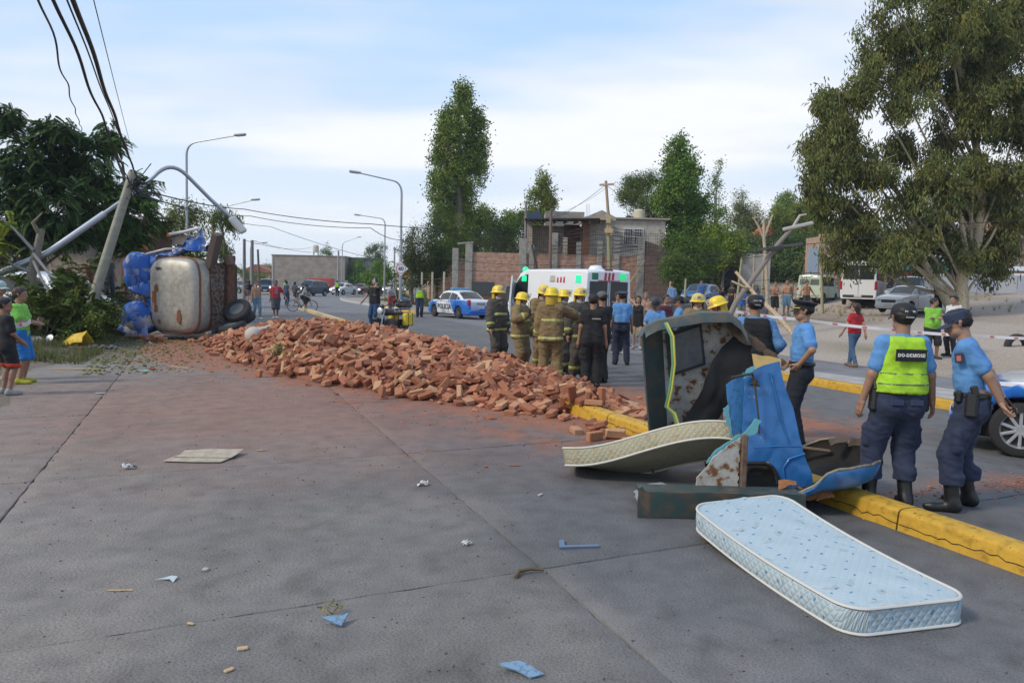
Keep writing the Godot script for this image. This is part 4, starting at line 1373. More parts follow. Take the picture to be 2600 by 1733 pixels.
func build_street() -> void:
	lamp_post("tall street lamp behind the overturned lorry with arm to the road", vec(-18.7,0,-45), 9.3, vec(2.9,.5,.4))
	var l2 := lamp_post("street lamp carrying the speed limit sign", vec(-6.62,.1,-46), 7.45, vec(-2.3,.45,.6))
	# speed sign, a diamond plate with a ring and figures
	var sg := base("speed_sign", vec(-6.58,2.62,-45.84))
	tag(sg, "white diamond speed limit sign reading 40 on the lamp post", "sign")
	sg.rotation_degrees = vec(0,8,1)
	put("plate", bx(0,0,0,.60,.60,.015,.006,0,0,45), mat(.72,.72,.72,.5), sg)
	var m := MB.new()
	var ring := PackedVector2Array()
	for i in 33: ring.append(Vector2(cos(TAU * i / 32.0), sin(TAU * i / 32.0)) * .29)
	for i in 33: ring.append(Vector2(cos(TAU * (32 - i) / 32.0), sin(TAU * (32 - i) / 32.0)) * .25)
	m.prism(ring, .004, T(0,0,.011))
	put("ring", m, mat(.5,.12,.12,.5), sg)
	letters("40", .30, T(0,0,.013), mat(.02,.02,.025,.6), sg, "figures")
	lamp_post("far street lamp on the right beyond the speed sign", vec(-13.15,.1,-80), 8.0, vec(-2.4,.3,.5))
	lamp_post("street lamp behind the bent lamp head on the left", vec(-22.3,0,-60), 7.1, vec(2.4,.6,.3))
	lamp_post("most distant street lamp in front of the warehouse", vec(-26.2,0,-120), 7.4, vec(2.3,.9,.3))
	lamp_post("distant street lamp with short arm above the far poles", vec(-33.5,0,-100), 6.0, vec(1.6,.3,.2))
	pole("brown timber pole behind the fallen lamp head", vec(-26.8,0,-70), vec(-26.8,7.1,-70), .18,.14, vec(.36,.32,.2), "pole", "utility_pole")
	pole("dark pole in front of the far houses", vec(-24.0,0,-70), vec(-24.0,5.3,-70), .16,.12, vec(.22,.21,.19), "pole", "utility_pole")
	pole("grey pole beside the dark pole far off", vec(-23.3,0,-70), vec(-23.3,5.2,-70), .17,.13, vec(.25,.24,.22), "pole", "utility_pole")
	pole("slightly tilted short pole left of the warehouse", vec(-22.6,0,-70), vec(-22.8,4.4,-70), .12,.09, vec(.18,.15,.12), "pole", "utility_pole")
	pole("pale slim post just left of the warehouse wall", vec(-30.6,0,-100), vec(-30.6,4.6,-100), .18,.16, vec(.4,.38,.34), "pole", "utility_pole")
	pole("grey pole in front of the warehouse side", vec(-25.0,0,-112), vec(-25.0,6.0,-112), .17,.13, vec(.38,.36,.33), "pole", "utility_pole")
	pole("slim lamp pole right of the warehouse", vec(-15.2,0,-100), vec(-15.2,6.2,-100), .14,.1, vec(.4,.4,.4), "pole", "utility_pole")
	# crossed timber pole in front of the house
	var up := base("utility_pole", vec(6.62,1.0,-53))
	tag(up, "leaning timber power pole with boards in front of the cream house", "pole")
	m = MB.new()
	m.tube([vec(0,0,0), vec(-.2,2.7,0), vec(-.36,5.0,0)], [.17,.15,.14], 9)
	put("shaft", m, mat(.34,.33,.2,.9,0, {"tex": tx.bark, "scale": 1.5}), up)
	m = MB.new()
	m.tube([vec(-.12,4.3,.12), vec(-.42,6.0,.1), vec(-.62,7.9,.1)], [.12,.1,.09], 8)
	put("extension", m, mat(.45,.36,.24,.9,0, {"tex": tx.bark, "scale": 1.5}), up)
	put("crossarm", bx(-.55,7.65,.16,1.0,.14,.1,.01,0,0,4), mat(.45,.35,.24,.9), up)
	put("crossarm", bx(-.4,5.35,.2,1.05,.12,.1,.01,0,0,-2), mat(.40,.33,.2,.9), up)
	put("bracket", bx(-.32,4.6,.2,.55,.3,.12,.01), mat(.5,.34,.2,.9), up)
	put("bracket", bx(-.38,5.35,.27,.3,.5,.1,.01), mat(.42,.36,.22,.9), up)
	var bp := pole("charred dark post leaning on the yard wall", vec(2.5,1.2,-54.0), vec(2.45,7.0,-54.0), .13,.1, vec(.22,.14,.1), "post", "post")
	var bp2 := pole("thin grey post behind the yard wall pillars", vec(.85,3.0,-58), vec(.77,7.95,-58), .12,.1, vec(.3,.27,.25), "post", "post")
	var br := MB.new()
	br.tube([vec(1.2,4.6,-54.3), vec(1.6,3.0,-54.2), vec(1.95,1.4,-54.0)], .08,6)
	tag(put("plank", br, mat(.05,.045,.045,.9)), "dark charred plank hanging against the yard wall", "plank")
	# fallen galvanised lamp post, bent over the lorry
	var fb := base("fallen_lamp_post", vec(-13.9,.3,-21.8))
	tag(fb, "fallen galvanised lamp post bent over the overturned lorry", "street lamp")
	var gal := mat(.40,.42,.46,.42,.65)
	var o := fb.position
	m = MB.new()
	m.tube([vec(-14.4,1.75,-21.7) - o, vec(-13.03,2.45,-22) - o, vec(-11.9,3.65,-22.9) - o], [.098,.095,.09], 12)
	put("pole", m, gal, fb)
	m = MB.new()
	var path := [vec(-11.95,3.60,-22.86) - o, vec(-11.05,4.58,-23.6) - o] + arc(vec(-10.85,4.85,-23.75) - o, vec(-10.5,5.42,-24.05) - o, vec(-10.1,4.98,-24.3) - o, 8) + [vec(-9.5,4.28,-24.7) - o, vec(-8.95,3.75,-25.0) - o]
	m.tube(path, .058,12)
	put("arm", m, gal, fb)
	m = MB.new()
	var hx := Transform3D(Basis.looking_at(vec(.62,-.72,-.1).normalized(), vec(.6,.6,.4)), vec(-8.78,3.55,-25.0) - o)
	m.box(hx, vec(.30,.16,.62), .05)
	put("lamp_head", m, mat(.5,.49,.45,.5), fb)
	m = MB.new()
	m.box(hx * T(0,-.085,-.06), vec(.22,.05,.40), .02)
	put("lens", m, mat(.36,.33,.26,.3), fb)
	# leaning concrete pole with the cable knot
	var lp := pole("leaning concrete power pole beside the crumpled blue cab", vec(-12.1,.05,-21.9), vec(-11.12,4.85,-23.0), .155,.12, vec(.34,.33,.26), "pole", "utility_pole")
	var kn := MB.new()
	for i in 26:
		var r := RandomNumberGenerator.new()
		r.seed = 300 + i
		var c := vec(.95,4.45,-1.05)
		var a := c + vec(r.randfn(0,.12), r.randfn(.05,.16), r.randfn(0,.1))
		var b := c + vec(r.randfn(.15,.4), r.randfn(-.1,.25), r.randfn(0,.2))
		kn.tube([a, a.lerp(b, .5) + vec(r.randfn(0,.12), r.randfn(-.1,.12), .05), b], .016,5)
	put("cable_knot", kn, mat(.025,.025,.028,.7), lp)
	# bare broken trunk on the left
	var bt := base("broken_trunk", vec(-13.5,.2,-21.6))
	tag(bt, "bare broken tree trunk with dead limbs behind the boys", "tree trunk")
	m = MB.new()
	m.tube([vec(0,-.2,0), vec(.05,.9,0), vec(.25,1.9,-.1), vec(.42,2.9,-.2)], [.15,.13,.13,.09], 8)
	m.tube([vec(.4,2.7,-.2), vec(.3,3.05,0), vec(.52,3.35,-.1)], [.07,.05,.012], 6)
	put("trunk", m, mat(.26,.24,.20,.95,0, {"tex": tx.bark, "scale": 2.0}), bt)
	for e in [[vec(.2,1.7,0), vec(-.5,2.0,.1), vec(-1.0,2.5,.2)], [vec(.15,1.5,0), vec(-.6,1.55,.2), vec(-1.2,1.5,.1)], [vec(.3,2.2,0), vec(.9,1.6,.2), vec(1.5,1.45,.3)], [vec(.3,2.3,0), vec(-.2,2.9,.1), vec(-.7,3.3,.1)], [vec(.3,2.0,0), vec(.7,1.5,.3), vec(1.1,.9,.4)]]:
		m = MB.new()
		m.tube(e, [.05,.035,.012], 6)
		put("limb", m, mat(.24,.23,.22,.95), bt)
	for st in [[-13.0,-19.9,.5,8, "short stump behind the boy in the green shirt"], [-12.4,-20.2,.62,-22, "slanted broken stake beside the yellow bag"], [-14.0,-20.6,.9,4, "leaning stump at the edge behind the boys"]]:
		m = MB.new()
		m.tube([Vector3.ZERO, vec(sin(deg_to_rad(-st[3])) * st[2], st[2], 0)], [.10,.085], 8)
		var so := put("stump", m, mat(.33,.25,.17,.95,0, {"tex": tx.bark, "scale": 3.0}))
		so.position = vec(st[0], land(st[0], st[1]) - .08, st[1])
		tag(so, st[4], "stump", "broken stumps")
	# cables: five run overhead to the knot
	var knot := vec(-11.1,4.42,-23.0)
	for c in [["thin wavy overhead cable farthest left across the sky", vec(-3.32,3.92,-5.5), vec(-14.2,6.5,-26), .012,.05], ["twisted overhead cable second from the left in the sky", vec(-3.24,3.93,-5.5), knot + vec(-.1,.1,0), .018,.03], ["thin cable between the two thick overhead cables", vec(-3.15,3.93,-5.5), knot + vec(.1,.3,0), .009,.01], ["thickest twisted overhead cable running to the leaning pole", vec(-3.10,3.93,-5.5), knot + vec(.15,.15,0), .024,.02], ["thinnest straight overhead wire farthest right in the sky", vec(-2.95,3.93,-5.5), vec(-11.2,5.4,-23.2), .005,.0]]:
		wire(c[0], [c[1] + (c[1] - c[2]) * .12, c[2]], c[3] * .85,.05, "cable", 60, c[4] * .4)
	# cables across the street to the house and right
	wire("upper black cable bundle sagging across the road", [knot, vec(-13.73,5.34,-40), vec(-7.3,4.75,-40), vec(.2,5.0,-46), vec(.8,7.3,-58)], .022,.12)
	wire("second black cable bundle sagging across the road", [knot + vec(.1,-.2,0), vec(-13.4,5.0,-40), vec(-7.3,4.55,-40), vec(-6.6,4.3,-46)], .018,.16)
	wire("lower single cable slanting across the road", [knot + vec(0,-.1,0), vec(-12.4,4.5,-40), vec(-6.6,2.9,-48), vec(2.4,2.85,-54)], .012,.2)
	wire("cable from the house pole down to the post", [vec(6.0,8.65,-53), vec(3.4,6.9,-56), vec(.8,6.5,-58)], .014,.1)
	wire("second cable from the house pole down to the post", [vec(6.0,8.4,-53), vec(3.2,7.0,-56), vec(.8,6.3,-58)], .009,.15)
	wire("cable from the house pole into the conical tree", [vec(6.1,8.6,-53), vec(10.5,7.4,-60)], .014,.15)
	wire("cable in front of the brick yard pillars", [vec(-7.0,3.7,-46), vec(2.0,3.0,-44), vec(11.0,3.4,-34)], .014,.25)
	wire("cable pair running to the leaning pole over the shrubs", [vec(2.0,2.9,-44), vec(6.2,3.5,-38), vec(10.25,3.5,-30.2)], .014,.15)
	wire("second cable of the pair running to the leaning pole", [vec(2.0,2.7,-44), vec(6.4,3.3,-38), vec(10.25,3.45,-30.2)], .011,.2)
	wire("dark cable from the leaning pole to the right through the eucalyptus", [vec(10.3,3.6,-30.2), vec(17.0,4.6,-30), vec(26,5.8,-34)], .014,.1)
	wire("pale cable from the leaning pole to the right below the eucalyptus", [vec(9.0,2.2,-33), vec(16.0,3.2,-32), vec(26,5.0,-34)], .010,.15)
	wire("low pale cable across the shrubs behind the officers", [vec(4.0,2.9,-40), vec(9.5,2.4,-36), vec(14.0,1.7,-38)], .010,.1)
	wire("faint far cable left of the warehouse", [vec(-24,5.2,-70), vec(-33,7.0,-128)], .02,.5)
	wire("faint far cable from the far pole to the lamp", [vec(-23.3,5.2,-70), vec(-25.0,6.0,-112)], .02,.6)
	# leaning concrete pole on the right, propped by a forked log
	var rp := base("utility_pole", vec(8.3,.0,-29.7))
	tag(rp, "broken concrete pole leaning above the officers with lamp arm", "pole")
	m = MB.new()
	m.tube([vec(-.5,-.1,.1), vec(.22,1.39,-.3), vec(1.75,3.68,-.3), vec(2.25,4.3,-.3)], [.115,.105,.09,.08], 10)
	put("shaft", m, mat(.24,.21,.19,.9,0, {"tex": tx.concrete, "scale": .9}), rp)
	put("crossarm", bx(1.75,3.55,-.1,1.7,.10,.10,.01,0,0,9), mat(.08,.075,.07,.8), rp)
	put("insulators", bx(1.55,3.48,.0,.5,.16,.2,.03,0,0,12), mat(.03,.03,.03,.5), rp)
	put("lamp_arm", bx(2.45,4.35,-.3,1.15,.13,.2,.03,0,0,14), mat(.42,.40,.37,.6), rp)
	m = MB.new()
	m.tube([vec(2.2,4.2,-.3), vec(2.5,4.75,-.3), vec(2.75,4.8,-.3)], [.06,.05,.03], 7)
	put("hook", m, mat(.4,.36,.32,.7), rp)
	var lg := base("prop_log", vec(9.6,.0,-25.8))
	tag(lg, "bare barkless log propped against the broken pole", "log")
	m = MB.new()
	m.tube([vec(.1,-.05,.1), vec(-.35,1.0,-1.5), vec(-.75,1.75,-3.0), vec(-1.15,2.55,-4.1)], [.085,.085,.07,.055], 9)
	m.tube([vec(-.82,1.95,-3.2), vec(-1.1,2.0,-3.2), vec(-1.5,2.2,-3.4)], [.055,.05,.04], 7)
	put("log", m, mat(.52,.41,.29,.9,0, {"tex": tx.bark, "scale": 1.2}), lg)
	var fp := base("forked_post", vec(11.1,.4,-34))
	tag(fp, "pale forked timber post behind the leaning pole", "post")
	m = MB.new()
	m.tube([vec(0,0,0), vec(-.15,2.0,0), vec(-.36,3.8,0)], [.09,.08,.07], 8)
	m.tube([vec(-.36,3.7,0), vec(-.6,4.2,0), vec(-.85,4.6,0)], [.055,.045,.03], 7)
	m.tube([vec(-.36,3.7,0), vec(-.2,4.2,0), vec(-.02,4.75,0)], [.055,.05,.04], 7)
	m.tube([vec(-.36,3.8,0), vec(-.4,4.6,0)], [.07,.05], 7)
	put("post", m, mat(.52,.43,.33,.9,0, {"tex": tx.bark, "scale": 1.2}), fp)
	put("crosspiece", bx(-.65,4.62,0,.5,.05,.06,0,0,0,8), mat(.4,.33,.25,.9), fp)
	for q in [[13.1,-46.0,3.0,4, "slim greenish post between the shrubs"], [14.9,-47.0,3.4,0, "pale post beside the grey block wall"], [14.5,-47.5,3.3,0, "grey post close beside the pale post"], [9.2,-46.0,1.7,0, "white painted stake left of the blue car"], [10.3,-47.0,1.8,0, "thin stake behind the blue car"], [21.3,-49.0,3.8,3, "tall thin stake behind the pale green van"], [16.6,-42.0,4.2,-4, "pale tree-like post behind the shirtless men"]]:
		var y: float = land(q[0], q[1]) - .1
		pole(q[4], vec(q[0], y, q[1]), vec(q[0] + sin(deg_to_rad(q[3])) * q[2], y + q[2], q[1]), .085,.06, vec(.40,.37,.24), "post", "fence_post")
	# warning tape
	var tapem := mat(.62,.60,.60,.5)
	var redm := mat(.5,.13,.12,.5)
	tape("red and white warning tape strung behind the officers", [vec(5.75,1.33,-20.2), vec(7.36,1.18,-20), vec(9.7,.98,-19.6), vec(11.6,.9,-19.4), vec(13.6,.88,-19.4)], tapem, redm, .075)
	tape("white warning tape held by the boys at the frame edge", [vec(-8.9,.93,-11.9), vec(-8.05,1.0,-11.75), vec(-7.70,1.08,-12.3), vec(-7.95,1.10,-12.9)], mat(.55,.53,.56,.5), redm, .07)
	var sgn := base("road_sign", vec(-9.6,.1,-70))
	tag(sgn, "small orange arrow sign far down the pavement", "sign")
	put("post", bx(0,1.3,0,.07,2.6,.07), mat(.35,.3,.25,.8), sgn)
	put("plate", bx(.1,2.35,.05,.75,.75,.03,.01,0,0,45), mat(.62,.33,.08,.6), sgn)

func tape(label: String, pts: Array, white: Material, red: Material, w: float) -> void:
	var root := base("warning_tape", pts[0])
	tag(root, label, "tape")
	var p := []
	for j in pts.size() - 1:
		for i in 10: p.append(pts[j].lerp(pts[j + 1], i / 10.0) - vec(0,.10 * (i / 10.0) * (1 - i / 10.0), 0))
	p.append(pts[-1])
	var mw := MB.new()
	var mr := MB.new()
	for i in p.size() - 1:
		var a: Vector3 = p[i] - pts[0]
		var b: Vector3 = p[i + 1] - pts[0]
		var tw := vec(0,1,.25 * sin(i * .7)).normalized() * w * .5
		var tw2 := vec(0,1,.25 * sin((i + 1) * .7)).normalized() * w * .5
		mw.sheet([pva([a + tw, b + tw2]), pva([a - tw, b - tw2])], .003)
		if i % 3 == 1:
			var c := a.lerp(b, .25)
			var d := a.lerp(b, .75)
			mr.sheet([pva([c + tw * .6 + vec(0,0,.008), d + tw2 * .6 + vec(0,0,.008)]), pva([c - tw * .6 + vec(0,0,.008), d - tw2 * .6 + vec(0,0,.008)])], .002)
	put("band", mw, white, root)
	put("print", mr, red, root)

# ------------------------------------------------------------------ vehicles
# local frame: front towards +Z, wheels on y = 0. prof rows: [z, belt, roof, half width, half roof width]
func prof_at(pr: Array, z: float) -> Array:
	if z <= pr[0][0]: return pr[0]
	for i in pr.size() - 1:
		if z <= pr[i + 1][0]:
			var k: float = (z - pr[i][0]) / (pr[i + 1][0] - pr[i][0])
			var o := [z]
			for j in range(1,5): o.append(lerpf(pr[i][j], pr[i + 1][j], k))
			return o
	return pr[-1]

func section(p: Array, y0: float) -> PackedVector3Array:
	var yb: float = p[1]
	var yr: float = p[2]
	var w: float = p[3]
	var r: float = p[4]
	var half := []
	y0 = minf(y0, yb - .05)
	half.append(Vector2(w * .95, y0))
	half.append(Vector2(w * .995, lerpf(y0, yb, .14)))
	half.append(Vector2(w * 1.015, lerpf(y0, yb, .55)))
	half.append(Vector2(w * 1.0, lerpf(y0, yb, .93)))
	half.append(Vector2(w - .025, yb))
	var gh := clampf((yr - yb) / .12,.0,1.0)
	var flat := [Vector2(w - .05, yb + .012), Vector2(w * .78, yb + .02), Vector2(w * .42, yb + .03), Vector2(0, yb + .033)]
	var tall := [Vector2(r + .045, yr - .09), Vector2(r, yr - .03), Vector2(r * .5, yr + .008), Vector2(0, yr + .02)]
	for i in 4: half.append(flat[i].lerp(tall[i], gh))
	var o := PackedVector3Array()
	for q in half: o.append(vec(q.x, q.y, p[0]))
	for i in range(half.size() - 2,-1,-1): o.append(vec(-half[i].x, half[i].y, p[0]))
	return o

func patch_side(pr: Array, s: float, z0: float, z1: float, f0: float, f1: float, out := .008) -> MB:
	var rows := []
	var n := 7
	for i in n:
		var z := lerpf(z0, z1, i / float(n - 1))
		var p := prof_at(pr, z)
		var a := Vector2(p[3] - .025, p[1])
		var b := Vector2(p[4] + .045, p[2] - .09)
		var q0 := a.lerp(b, f0)
		var q1 := a.lerp(b, f1)
		rows.append(pva([vec(s * (q0.x + out), q0.y, z), vec(s * (q1.x + out), q1.y, z)]))
	var m := MB.new()
	m.sheet(rows, .004 if s > 0 else -.004)
	return m

func patch_top(pr: Array, z0: float, z1: float, k := .9, out := .010) -> MB:
	var rows := []
	var d := signf(z0)
	for i in 6:
		var z := lerpf(z0, z1, i / 5.0)
		var p := prof_at(pr, z)
		var r: float = p[4] * k
		rows.append(pva([vec(-r, p[2] - .028 + out, z + d * out), vec(-r * .5, p[2] + .008 + out, z + d * out), vec(0, p[2] + .02 + out, z + d * out), vec(r * .5, p[2] + .008 + out, z + d * out), vec(r, p[2] - .028 + out, z + d * out)]))
	var m := MB.new()
	m.sheet(rows, .004)
	return m

var wheel_cache := {}
func wheel(parent: Node3D, x: float, z: float, r: float, w: float, spokes := 8, alloy := true) -> void:
	var key := "%f %f %d" % [r, w, spokes]
	if not wheel_cache.has(key):
		var t := MB.new()
		t.lathe(T(0,0,0,0,0,90), [Vector2(r * .66,-w / 2), Vector2(r * .90,-w / 2), Vector2(r * .985,-w * .38), Vector2(r, -w * .2), Vector2(r, w * .2), Vector2(r * .985, w * .38), Vector2(r * .90, w / 2), Vector2(r * .66, w / 2)], 26, false)
		var rim := MB.new()
		rim.lathe(T(0,0,0,0,0,90), [Vector2(r * .66,-w * .49), Vector2(r * .60,-w * .36), Vector2(r * .58,.0), Vector2(r * .60, w * .36), Vector2(r * .66, w * .49)], 26, false)
		for i in spokes:
			for s in [-1,1]:
				rim.box(T(s * w * .36,0,0,360.0 * i / spokes) * T(0, r * .36,0), vec(.03, r * .52, r * (.62 / spokes + .05)), .006)
		rim.lathe(T(0,0,0,0,0,90), [Vector2(r * .14,-w * .42), Vector2(r * .17,-w * .36), Vector2(r * .17, w * .36), Vector2(r * .14, w * .42)], 12)
		var hub := MB.new()
		hub.lathe(T(0,0,0,0,0,90), [Vector2(r * .58,-w * .2), Vector2(r * .58, w * .2)], 20)
		wheel_cache[key] = [t.mesh(), rim.mesh(), hub.mesh()]
	var c: Array = wheel_cache[key]
	var o := Node3D.new()
	o.name = "wheel"
	parent.add_child(o, true)
	o.position = vec(x, r, z)
	put("tyre", c[0], mat(.018,.018,.019,.85), o)
	put("rim", c[1], mat(.50,.51,.53,.35,.7) if alloy else mat(.10,.10,.105,.5,.3), o)
	put("brake", c[2], mat(.03,.03,.03,.8), o)

# spec keys: prof, W, wr, fa, ra (axle z), paint, glassz [[z0,z1]...], ws [z0,z1], rw [z0,z1], extras
func car(called: String, label: String, category: String, at: Vector3, heading: Vector2, sp: Dictionary, group := "") -> Node3D:
	var root := base(called, at, atan2(heading.x, heading.y))
	tag(root, label, category, group)
	var pr: Array = sp.prof
	var wr: float = sp.wr
	var zs := []
	for p in pr: zs.append(p[0])
	for i in pr.size() - 1: zs.append((pr[i][0] + pr[i + 1][0]) * .5)
	for ax in [sp.fa, sp.ra]:
		for k in 13: zs.append(ax + cos(PI * k / 12.0) * (wr + .07))
		zs.append(ax + wr + .078)
		zs.append(ax - wr - .078)
	for z in sp.get("cuts", []):
		zs.append(z - .006)
		zs.append(z + .006)
	zs.sort()
	var sill: float = sp.get("sill", .24)
	var rings := []
	for z in zs:
		var y0 := sill
		for ax in [sp.fa, sp.ra]:
			var d: float = absf(z - ax)
			if d < wr + .072: y0 = maxf(y0, wr + sqrt(maxf(.0, pow(wr + .07,2) - d * d)) * .98)
		rings.append(section(prof_at(pr, z), y0))
	var m := MB.new()
	m.loft(rings, false, false, false, false)
	for e in [0, rings.size() - 1]: m.poly(Array(rings[e]), vec(0,.7,0))
	var body: MeshInstance3D
	if sp.has("livery"):
		m.colored = true
		for i in m.v.size(): m.col[i] = sp.livery.call(m.v[i])
		body = put("body", m, mat(1,1,1,.3,0, {"vc": true, "coat": .7}), root)
	else:
		var c: Vector3 = sp.paint
		body = put("body", m, mat(c.x, c.y, c.z, sp.get("rough", .32), 0, {"coat": .6}) if not sp.has("paint_mat") else sp.paint_mat, root)
	var z_lo: float = pr[0][0]
	var z_hi: float = pr[-1][0]
	var W_: float = prof_at(pr, .0)[3]
	put("underbody", bx(0, sill + .07, (z_lo + z_hi) / 2, W_ * 1.55,.24, (z_hi - z_lo) * .93,.03), mat(.015,.015,.016,.9), root)
	for ax in [sp.fa, sp.ra]:
		put("wheel_well", bx(0, wr + .16, ax, W_ * 1.30, wr * 1.3, wr * 2.0,.05), mat(.012,.012,.012,.95), root)
		for s in [-1,1]: wheel(root, s * (W_ - .12), ax, wr, sp.get("tw", .19), sp.get("spokes", 8), sp.get("alloy", true))
	var gl := glass(.012,.016,.02, sp.get("tint", .82))
	for g in sp.glassz:
		for s in [-1.0,1.0]: put("side_window", patch_side(pr, s, g[0], g[1], .08,.90), gl, root)
	if sp.has("ws"): put("windscreen", patch_top(pr, sp.ws[0], sp.ws[1]), gl, root)
	if sp.has("rw"): put("rear_window", patch_top(pr, sp.rw[0], sp.rw[1]), gl, root)
	var lit: bool = sp.get("lit", false)
	var yb: float = sp.get("hl_y", .66)
	var hz: float = sp.get("hl_z", z_hi - .12)
	for s in [-1,1]:
		var hw: float = prof_at(pr, hz)[3]
		put("headlight", bx(s * (hw - .14), yb, hz + .07,.32,.15,.14,.05, s * 14.0), mat(.85,.87,.9,.08,.2, {"glow": Color(1,.97,.9), "energy": 6.0}) if lit else mat(.55,.57,.6,.1,.3), root)
		var tz: float = z_lo + .07
		var tw: float = prof_at(pr, tz)[3]
		put("tail_light", bx(s * (tw - .06), sp.get("tl_y", .86), tz, .17, sp.get("tl_h", .26), .16,.04,-s * 16.0), mat(.35,.015,.02,.2), root)
	put("grille", bx(0, yb - .06, z_hi - .02,.75,.16,.06,.02), mat(.02,.02,.022,.5), root)
	var bump: Material = sp.get("bumper", mat(.03,.03,.032,.6))
	put("front_bumper", bx(0, sill + .13, z_hi - .07, W_ * 1.72,.24,.22,.08), bump, root)
	put("rear_bumper", bx(0, sill + .15, z_lo + .07, W_ * 1.76,.24,.22,.08), bump, root)
	put("number_plate", bx(0, sill + .16, z_hi + .05,.40,.13,.012), mat(.55,.55,.56,.5), root)
	put("number_plate", bx(0, sp.get("plate_y", .55), z_lo - .045 + sp.get("plate_z", .0), .40,.13,.012), mat(.55,.55,.56,.5), root)
	var mz: float = sp.get("mirror_z", .75)
	var mp := prof_at(pr, mz)
	for s in [-1,1]:
		put("mirror", bx(s * (mp[3] + .10), mp[1] + .08, mz, .16,.12,.1,.03), body.material_override if not sp.has("livery") else mat(.03,.03,.03,.5), root)
	for dz in sp.get("doors", []):   # shut lines of the doors and their handles
		for s in [-1,1]:
			var p := prof_at(pr, dz)
			put("door_seam", bx(s * (p[3] * 1.007), (sill + p[1]) / 2 + .03, dz, .012, p[1] - sill - .1,.012), mat(.02,.02,.02,.9), root)
			if dz < z_hi - 1.3: put("door_handle", bx(s * (p[3] * 1.012), p[1] - .13, dz + .17,.03,.03,.16,.01), mat(.08,.08,.08,.4), root)
	return root

func sedan_prof() -> Array:
	return [[-2.18,.88,.88,.66,.5], [-2.12,.97,.97,.76,.6], [-1.8,1.01,1.02,.82,.66], [-1.45,1.01,1.05,.845,.68], [-.85,.98,1.40,.85,.60], [-.45,.96,1.48,.85,.59], [.2,.94,1.49,.85,.59], [.62,.93,1.42,.85,.61], [1.2,.95,1.0,.845,.68], [1.5,.91,.915,.83,.66], [1.95,.80,.80,.77,.6], [2.12,.68,.68,.68,.5], [2.18,.55,.55,.6,.45]]
func hatch_prof() -> Array:
	return [[-1.95,.90,.90,.70,.5], [-1.88,.98,1.08,.78,.6], [-1.55,.97,1.36,.82,.60], [-1.1,.95,1.45,.84,.59], [-.2,.92,1.48,.84,.58], [.35,.91,1.42,.84,.60], [1.0,.93,.99,.83,.66], [1.35,.88,.885,.81,.62], [1.75,.76,.76,.74,.55], [1.88,.64,.64,.66,.5], [1.93,.5,.5,.58,.45]]
func suv_prof() -> Array:
	return [[-2.25,1.0,1.0,.80,.6], [-2.2,1.10,1.30,.86,.66], [-1.95,1.10,1.66,.90,.68], [-1.2,1.08,1.76,.91,.67], [.0,1.05,1.78,.91,.67], [.45,1.04,1.70,.91,.69], [1.05,1.06,1.13,.90,.74], [1.5,1.03,1.035,.88,.7], [2.05,.96,.96,.83,.66], [2.22,.82,.82,.76,.6], [2.28,.6,.6,.7,.5]]

